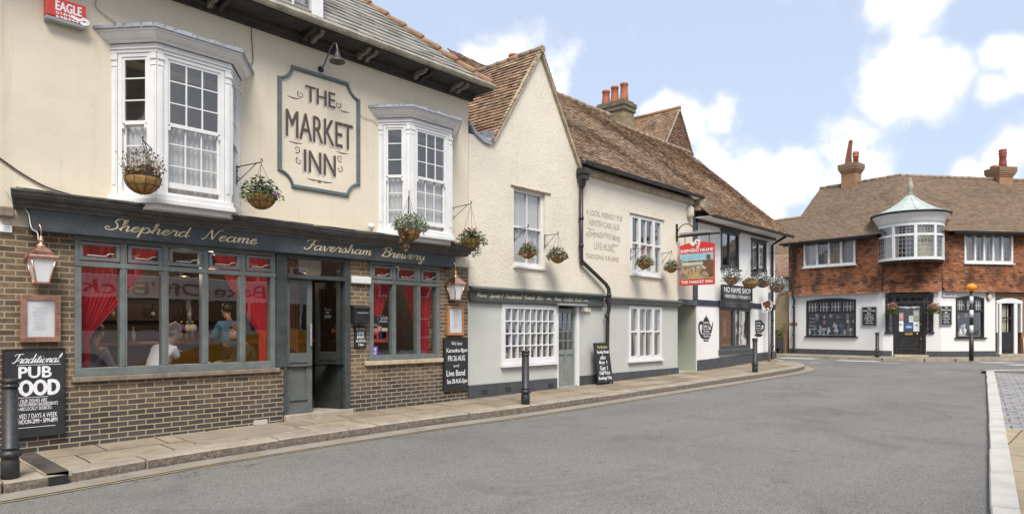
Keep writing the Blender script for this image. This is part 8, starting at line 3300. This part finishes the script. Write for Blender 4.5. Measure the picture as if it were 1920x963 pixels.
def person(label, x, off, zfloor, face_deg, lean, hands, top, hair, seated=True, look=0.0, beard=False, sleeves='short', group='people inside the inn'):
    """hips at (x, off); face_deg: 0 looks along +x, 90 looks into the room; hands: targets relative to the hips as (forward, right, up)"""
    hz = .56 if seated else .94
    t = fthing(F0, 'person', label, 'person', x, off, zfloor, group)
    f = Vector((math.cos(R(face_deg)), math.sin(R(face_deg)), 0))
    s = Vector((f.y, -f.x, 0))
    up = Vector((0, 0, 1))
    H = up * hz
    P = lambda a, b, c: H + f * a + s * b + up * c
    V, E = [], []

    def add(p, r_, prev=None):
        V.append((p, r_))
        if prev is not None:
            E.append((prev, len(V) - 1))
        return len(V) - 1
    pel = add(P(0, 0, 0), (.15, .12))
    bel = add(P(lean * .3, 0, .18), (.14, .11), pel)
    che = add(P(lean * .75, 0, .40), (.17, .12), bel)
    nb = add(P(lean, 0, .53), .065, che)
    nk = add(P(lean + .02 + lean * .15, 0, .60), .052, nb)
    hf = (f * math.cos(look) + s * math.sin(look))
    hc = P(lean + .05 + lean * .3, 0, .73)
    jaw = add(hc - up * .07 + hf * .015, .065, nk)
    mid = add(hc, .092, jaw)
    cro = add(hc + up * .085 - hf * .01, .075, mid)
    add(hc + hf * .105 - up * .02, .016, mid)
    hs = Vector((hf.y, -hf.x, 0))
    for q in (-1, 1):
        add(hc + hs * q * .098 - up * .01, .018, mid)
    shirt_v = [(V[k][0], tuple(r_ * 1.12 for r_ in V[k][1]) if isinstance(V[k][1], tuple) else V[k][1] * 1.2) for k in (pel, bel, che, nb)]
    shirt_e = [(0, 1), (1, 2), (2, 3)]
    for q, hd in ((1, hands[0]), (-1, hands[1])):
        sh = P(lean * .85, q * .185, .47)
        hp = P(*hd)
        dv = hp - sh
        el = sh + dv * .5 + (-up * .12 + s * q * .06 - f * .04)
        a = add(sh, .058, che)
        b = add(sh.lerp(el, .5), .050, a)
        c = add(el, .040, b)
        d = add(el.lerp(hp, .55), .034, c)
        e = add(hp, .026, d)
        hd_ = (hp - el).normalized()
        pm = add(hp + hd_ * .05, .030, e)
        sd_ = hd_.cross(up)
        sd_ = sd_.normalized() if sd_.length > .1 else s
        for w in range(4):
            o_ = sd_ * (-.028 + .019 * w)
            ln = (.06, .072, .076, .058)[w]
            k1 = add(hp + hd_ * .085 + o_, .0095, pm)
            k2 = add(hp + hd_ * (.085 + ln * .55) + o_ - up * .008, .0085, k1)
            add(hp + hd_ * (.085 + ln * .85) + o_ - up * .032, .007, k2)
        th = add(hp + hd_ * .05 + sd_ * .042 * q - up * .004, .011, pm)
        add(hp + hd_ * .085 + sd_ * .058 * q - up * .008, .008, th)
        i0 = len(shirt_v)
        shirt_v += [(sh, .076), (sh.lerp(el, .5), .068), (sh.lerp(el, .85), .064)]
        shirt_e += [(2, i0), (i0, i0 + 1), (i0 + 1, i0 + 2)]
        if sleeves == 'long':
            shirt_v += [(el, .056), (el.lerp(hp, .55), .048), (el.lerp(hp, .95), .040)]
            shirt_e += [(i0 + 2, i0 + 3), (i0 + 3, i0 + 4), (i0 + 4, i0 + 5)]
    trou_v, trou_e = [(V[pel][0], (.165, .135))], []
    for q in (1, -1):
        hip = P(.02, q * .09, -.02)
        kn_ = P(.43, q * .11, .0) if seated else P(.02, q * .1, -.44)
        an = kn_ + (up * (-hz + .09) if seated else up * -.41)
        a = add(hip, .085, pel)
        b = add(kn_, .058, a)
        c = add(an, .040, b)
        add(an + f * .14 - up * .045, .036, c)
        i0 = len(trou_v)
        trou_v += [(hip, .10), (kn_, .075), (an, .062)]
        trou_e += [(0, i0), (i0, i0 + 1), (i0 + 1, i0 + 2)]
    skin_mesh(V, E, 'body', 'skin', t)
    skin_mesh(shirt_v, shirt_e, 'top', top, t)
    skin_mesh(trou_v, trou_e, 'trousers', 'jeans', t)
    m = MB()
    hv = []
    n1_, n2_ = 14, 9
    for j in range(n2_ + 1):
        th = math.pi * .62 * j / n2_
        for i in range(n1_):
            ph = 2 * math.pi * i / n1_
            fr_ = math.cos(ph)
            cut = 1.0 if fr_ < .2 else 1 - .55 * (fr_ - .2)
            tt = th * cut
            rr = .108 + .004 * noise.noise(Vector((i, j, 1)))
            hv.append(hc + up * (.03 + rr * 1.12 * math.cos(tt)) + hf * (rr * math.sin(tt) * fr_ * 1.02 - .008) + hs * (rr * .92 * math.sin(tt) * math.sin(ph)))
    i0 = m.pts(hv)
    for j in range(n2_):
        for i in range(n1_):
            k = (i + 1) % n1_
            m.face([i0 + j * n1_ + i, i0 + (j + 1) * n1_ + i, i0 + (j + 1) * n1_ + k, i0 + j * n1_ + k], 0, 0, True)
    ORG_ = ORG[t.name]
    ORG[t.name] = Vector((0, 0, 0))
    m.build('hair', hair, t)
    if beard:
        m = MB()
        m.ball(hc - up * .088 + hf * .042, (.066, .062, .055), 10, 7)
        m.build('beard', hair, t)
    for q in (-1, 1):
        m = MB()
        m.ball(hc + hf * .083 + hs * q * .034 + up * .012, .011, 8, 6)
        m.build('eye', 'black', t)
    m = MB()
    m.ball(hc + hf * .086 - up * .058, (.02, .012, .006), 8, 5)
    m.build('mouth', 'fpink', t)
    ORG[t.name] = ORG_
    return t


FLZ = .25
person('man in a white t-shirt seated at the window, hand to his chin', F0.x(281, .62), .62, FLZ, 22, .30, ((.50, -.02, .42), (.50, -.20, .20)), 'whiteshirt', 'greyhair')
person('bearded man in a dark jacket seated facing left, arm on the table', F0.x(474, .5), .5, FLZ, 176, .16, ((.46, .10, .26), (.66, -.24, .24)), 'darkjacket', 'gingerhair', beard=True, sleeves='long')
person('person in a grey top seated behind the left crimson curtain', F0.x(160, 1.0), 1.0, FLZ, 40, .15, ((.42, .12, .24), (.42, -.12, .24)), 'greycloth', 'darkhair', sleeves='long')
person('person in a blue shirt standing at the bar', F0.x(432, 2.2), 2.2, FLZ, 95, .05, ((.30, .15, .26), (.32, -.15, .26)), 'bluecloth', 'darkhair', seated=False, sleeves='long')
for k, (x, off, lb) in enumerate(((F0.x(395, .8), .80, 'dark round pub table between the two men at the window'), (F0.x(190, 1.3), 1.4, 'dark round pub table by the left crimson curtain'))):
    t = fthing(F0, 'pub_table', lb, 'table', x, off, FLZ, 'tables inside the inn')
    m = MB()
    m.lathe([(.02, .70), (.40, .70), (.41, .72), (.40, .74)], (x, off, FLZ), 24)
    m.build('table_top', 'barwood', t)
    m = MB()
    m.lathe([(.24, 0), (.24, .03), (.05, .08), (.04, .69)], (x, off, FLZ), 14)
    m.build('pedestal', 'iron', t)
    if k == 0:
        for dx, mt, lb2 in ((-.14, 'paper', 'white cup on the table between the two men'), (.02, 'galv', 'grey tin on the table between the two men')):
            c = fthing(F0, 'cup', lb2, 'cup', x + dx, off - .2, FLZ + .745)
            m = MB()
            m.lathe([(.03, 0), (.042, .02), (.046, .09), (.04, .09), (.035, .02)], (x + dx, off - .2, FLZ + .745), 14)
            m.build('body', mt, c)
            m = MB()
            m.tube([(x + dx + .045, off - .2, FLZ + .82), (x + dx + .075, off - .2, FLZ + .80), (x + dx + .045, off - .2, FLZ + .77)], .006, 5)
            m.build('handle', mt, c)
for k, (px, off, lb) in enumerate(((281, .62, 'wooden stool under the man in the white t-shirt'), (474, .5, 'wooden stool under the bearded man'), (160, 1.0, 'wooden stool under the person in grey'))):
    x = F0.x(px, off)
    t = fthing(F0, 'stool', lb, 'stool', x, off, FLZ, 'stools inside the inn')
    m = MB()
    m.lathe([(.15, .40), (.19, .41), (.19, .445), (.15, .45)], (x, off, FLZ), 16)
    m.build('seat', 'barwood', t)
    for q in range(4):
        a = q * math.pi / 2 + .8
        m = MB()
        m.tube([(x + .12 * math.cos(a), off + .12 * math.sin(a), FLZ + .40), (x + .17 * math.cos(a), off + .17 * math.sin(a), FLZ)], .016, 6)
        m.build('leg', 'barwood', t)


def sheet(label, p0, p1, y0, y1, off, mt, txt=None, lt='paper', name='poster', group=None, face=F0, cat='poster', patches=()):
    xa, xb = face.x(p0, off), face.x(p1, off)
    pm = (p0 + p1) / 2
    za, zb = face.z(pm, y1, off), face.z(pm, y0, off)
    t = fthing(face, name, label, cat, (xa + xb) / 2, off, za, group)
    m = MB()
    m.box(xa, xb, off, off + .004, za, zb)
    m.build('sheet', mt, t)
    w, h = xb - xa, zb - za
    for u0, u1, v0, v1, mt2 in patches:
        m = MB()
        m.box(xa + w * u0, xa + w * u1, off - .002, off - .0006, za + h * v0, za + h * v1)
        m.build('print', mt2, t)
    if txt:
        m = MB()
        for s_, u0, u1, v0, v1 in txt:
            put_text(m, s_, xa + w * u0, xa + w * u1, za + h * v0, za + h * v1, off - .003, .02)
        m.build('lettering', lt, t)


sheet('colourful red and purple poster inside the smaller inn window', 696.5, 728, 592, 642, .07, 'black', [('LIVE', .55, .95, .88, .96), ('MUSIC', .50, .95, .76, .84)], patches=((.0, .95, .02, .40, 'fred'), (.05, .6, .40, .62, 'fpink'), (.62, .95, .42, .55, 'gold'), (.42, .88, .12, .44, 'purple'), (.1, .35, .55, .7, 'paleleaf'), (.05, .3, .15, .3, 'gold'), (.5, .8, .22, .34, 'flilac')))
sheet('purple sticker low in the left corner of the smaller inn window', 690, 708, 649, 668, .03, 'purple', [('LIVE', .15, .85, .55, .85), ('MUSIC', .15, .85, .18, .45)], name='sticker', cat='sticker')
sheet('white sheet with a buff note inside the light over the inn door', 560, 602, 483, 512, .35, 'paper', None, name='notice', cat='notice', patches=((.30, .95, -.12, .30, 'gold'),))
sheet('small black open sign hanging in the dark inn doorway', 606, 622, 574, 599, .45, 'black', [('Yes we', .15, .85, .70, .85), ('are', .3, .7, .45, .6), ('OPEN', .12, .88, .14, .34)], name='open_sign', cat='sign')
SG = 'sheets in the many paned shop window'
sheet('tall white sheet hanging near the middle of the many paned shop window', 974, 984, 578, 609, .22, 'paper', None, name='notice', cat='notice', group=SG)
sheet('short white sheet hanging right of the tall one in the many paned shop window', 993, 1001, 576, 607, .26, 'netcloth', None, name='notice', cat='notice', group=SG)
sheet('blue poster with pale writing in the many paned shop window', 957, 980, 623, 646, .18, M('dusty blue poster', (.13, .20, .30), .6), [('Quiz', .3, .9, .6, .85), ('Night', .3, .9, .3, .5)], group=SG)
for k, (px, mt, cn) in enumerate(((949, 'brass', 'brass'), (958, 'fred', 'red'), (968, 'gold', 'yellow'), (975, 'paper', 'white'), (1000, 'copper', 'copper'), (1022, 'leaf', 'green'))):
    x, z = F0.x(px, .3), sw[2] + .16
    t = fthing(F0, 'jar', f'{cn} jar on the sill inside the many paned shop window', 'jar', x, .3, z, 'jars in the many paned shop window')
    m = MB()
    m.lathe([(.04, -.12), (.05, -.10), (.05, .06), (.035, .08)], (x, .3, z), 12)
    m.build('body', mt, t)
    m = MB()
    m.lathe([(.038, .081), (.04, .10), (.01, .11)], (x, .3, z), 12)
    m.build('lid', 'galv', t)
# window of the white shop
t = fthing(F0, 'display_dresser', 'warm wooden dresser inside the left half of the white shop window', 'dresser', X(1362), .7, .9)
m = MB()
m.box(F0.x(1349, .8), F0.x(1374, .8), .95, 1.0, .7, 2.3)
m.build('back_panel', M('honey pine', (.55, .33, .12), .5, .2, 5), t)
for zz in (1.0, 1.3, 1.6, 1.95):
    m = MB()
    m.box(F0.x(1349, .8), F0.x(1374, .8), .65, .95, zz, zz + .035)
    m.build('shelf', 'card', t)
for px, h, mt, cn in ((1356, .30, 'paper', 'white'), (1363, .22, 'wood', 'orange'), (1369, .26, 'creamcloth', 'cream')):
    for zz, nm in ((1.34, 'lower'), (1.64, 'upper')):
        x = F0.x(px, .8)
        b = fthing(F0, 'packet', f'{cn} packet on the {nm} shelf of the dresser in the white shop', 'packet', x, .75, zz, 'packets on the dresser')
        m = MB()
        m.box(x - .07, x + .07, .72, .80, zz, zz + h)
        m.build('carton', mt, b, .01)
for px, mt, lb in ((1357, 'wood', 'brown loaf low at the left of the white shop window'), (1366, 'card', 'pale loaf low in the middle of the white shop window'), (1388, 'fpink', 'pink cake low at the right of the white shop window')):
    x = F0.x(px, .3)
    t = fthing(F0, 'loaf', lb, 'loaf', x, .3, .92, 'bread in the white shop window')
    m = MB()
    m.ball((x, .3, .98), (.20, .10, .07), 12, 7)
    m.build('crust', mt, t)
curtain(F0, F0.x(1386, .3), F0.x(1403, .3), .98, 2.2, .32, 'netcloth', 'white drape in the right half of the white shop window', 'curtain', 5, .03)

# ================================================================== ACROSS THE ROAD (seen in the window reflections)
FB = Face((14.5, -1.5), (3.5, -1.5))
bz = .0
bus = fthing(FB, 'bus', 'white and yellow single deck bus standing across the road, seen only as a reflection', 'bus', 5.5, 0, bz)
m = MB()
m.prism([(0, .35), (11, .35), (11, 2.95), (10.8, 3.1), (.2, 3.1), (0, 2.95)], 0, 2.5)
body = m.build('body', 'whitepaint', bus, .05)
for a, b in ((.3, 2.0), (2.12, 3.9), (4.02, 5.8), (5.92, 7.7), (7.82, 9.6), (9.72, 10.8)):
    m = MB()
    m.box(a, b, -.012, .0, 1.52, 2.45)
    m.build('window', 'black', bus)
m = MB()
m.prism([(0, .5), (7.4, .5), (6.2, .8), (4.6, 1.25), (3.4, 1.5), (0, 1.5)], -.014, -.002)
m.build('yellow_sweep', M('yellow bus paint', (.75, .36, .02), .35, .05), bus)
m = MB()
put_text(m, "Bake Off 'Back'", 3.4, 8.8, 2.58, 2.95, -.006, .015)
m.build('lettering', M('blue bus lettering', (.03, .06, .12), .5), bus)
for xx in (2.6, 8.6):
    m = MB(Matrix.Translation((xx, .12, .48)) @ Matrix.Rotation(R(90), 4, 'X'))
    m.lathe([(.3, -.16), (.46, -.16), (.48, 0), (.48, .18), (.3, .20)], (0, 0, 0), 24)
    w_ = m.build('wheel', 'black', bus)
    m = MB(Matrix.Translation((xx, -.05, .48)) @ Matrix.Rotation(R(90), 4, 'X'))
    m.lathe([(.05, .03), (.26, .04), (.28, .05), (.1, .06)], (0, 0, 0), 20)
    m.build('rim', 'galv', w_)
FT = Face((34, -15), (-12, -15))
ter = fthing(FT, 'terrace', 'brown brick terrace across the square, seen only as a reflection', 'building', 20, 0, 0)
m = MB()
m.box(0, 46, 0, 7, -.2, 6.2)
m.build('wall', 'redbrick', ter)
m = MB()
m.poly([(-.2, -.3, 6.1), (46.2, -.3, 6.1), (46.2, 3.5, 9.0), (-.2, 3.5, 9.0)]); m.poly([(46.2, 7.3, 6.1), (-.2, 7.3, 6.1), (-.2, 3.5, 9.0), (46.2, 3.5, 9.0)])
m.poly([(0, 0, 6.1), (0, 3.5, 9.0), (0, 7, 6.1)]); m.poly([(46, 0, 6.1), (46, 7, 6.1), (46, 3.5, 9.0)])
m.build('roof', 'tilesfar', ter)
for k in range(15):
    for z0, z1 in ((.9, 2.3), (3.6, 5.0)):
        m = MB()
        m.box(1.2 + 3 * k, 2.3 + 3 * k, -.03, -.001, z0, z1)
        w_ = m.build('window', 'whitepaint', ter)
        m = MB()
        m.box(1.3 + 3 * k, 2.2 + 3 * k, -.034, -.031, z0 + .1, z1 - .1)
        m.build('pane', 'black', w_)
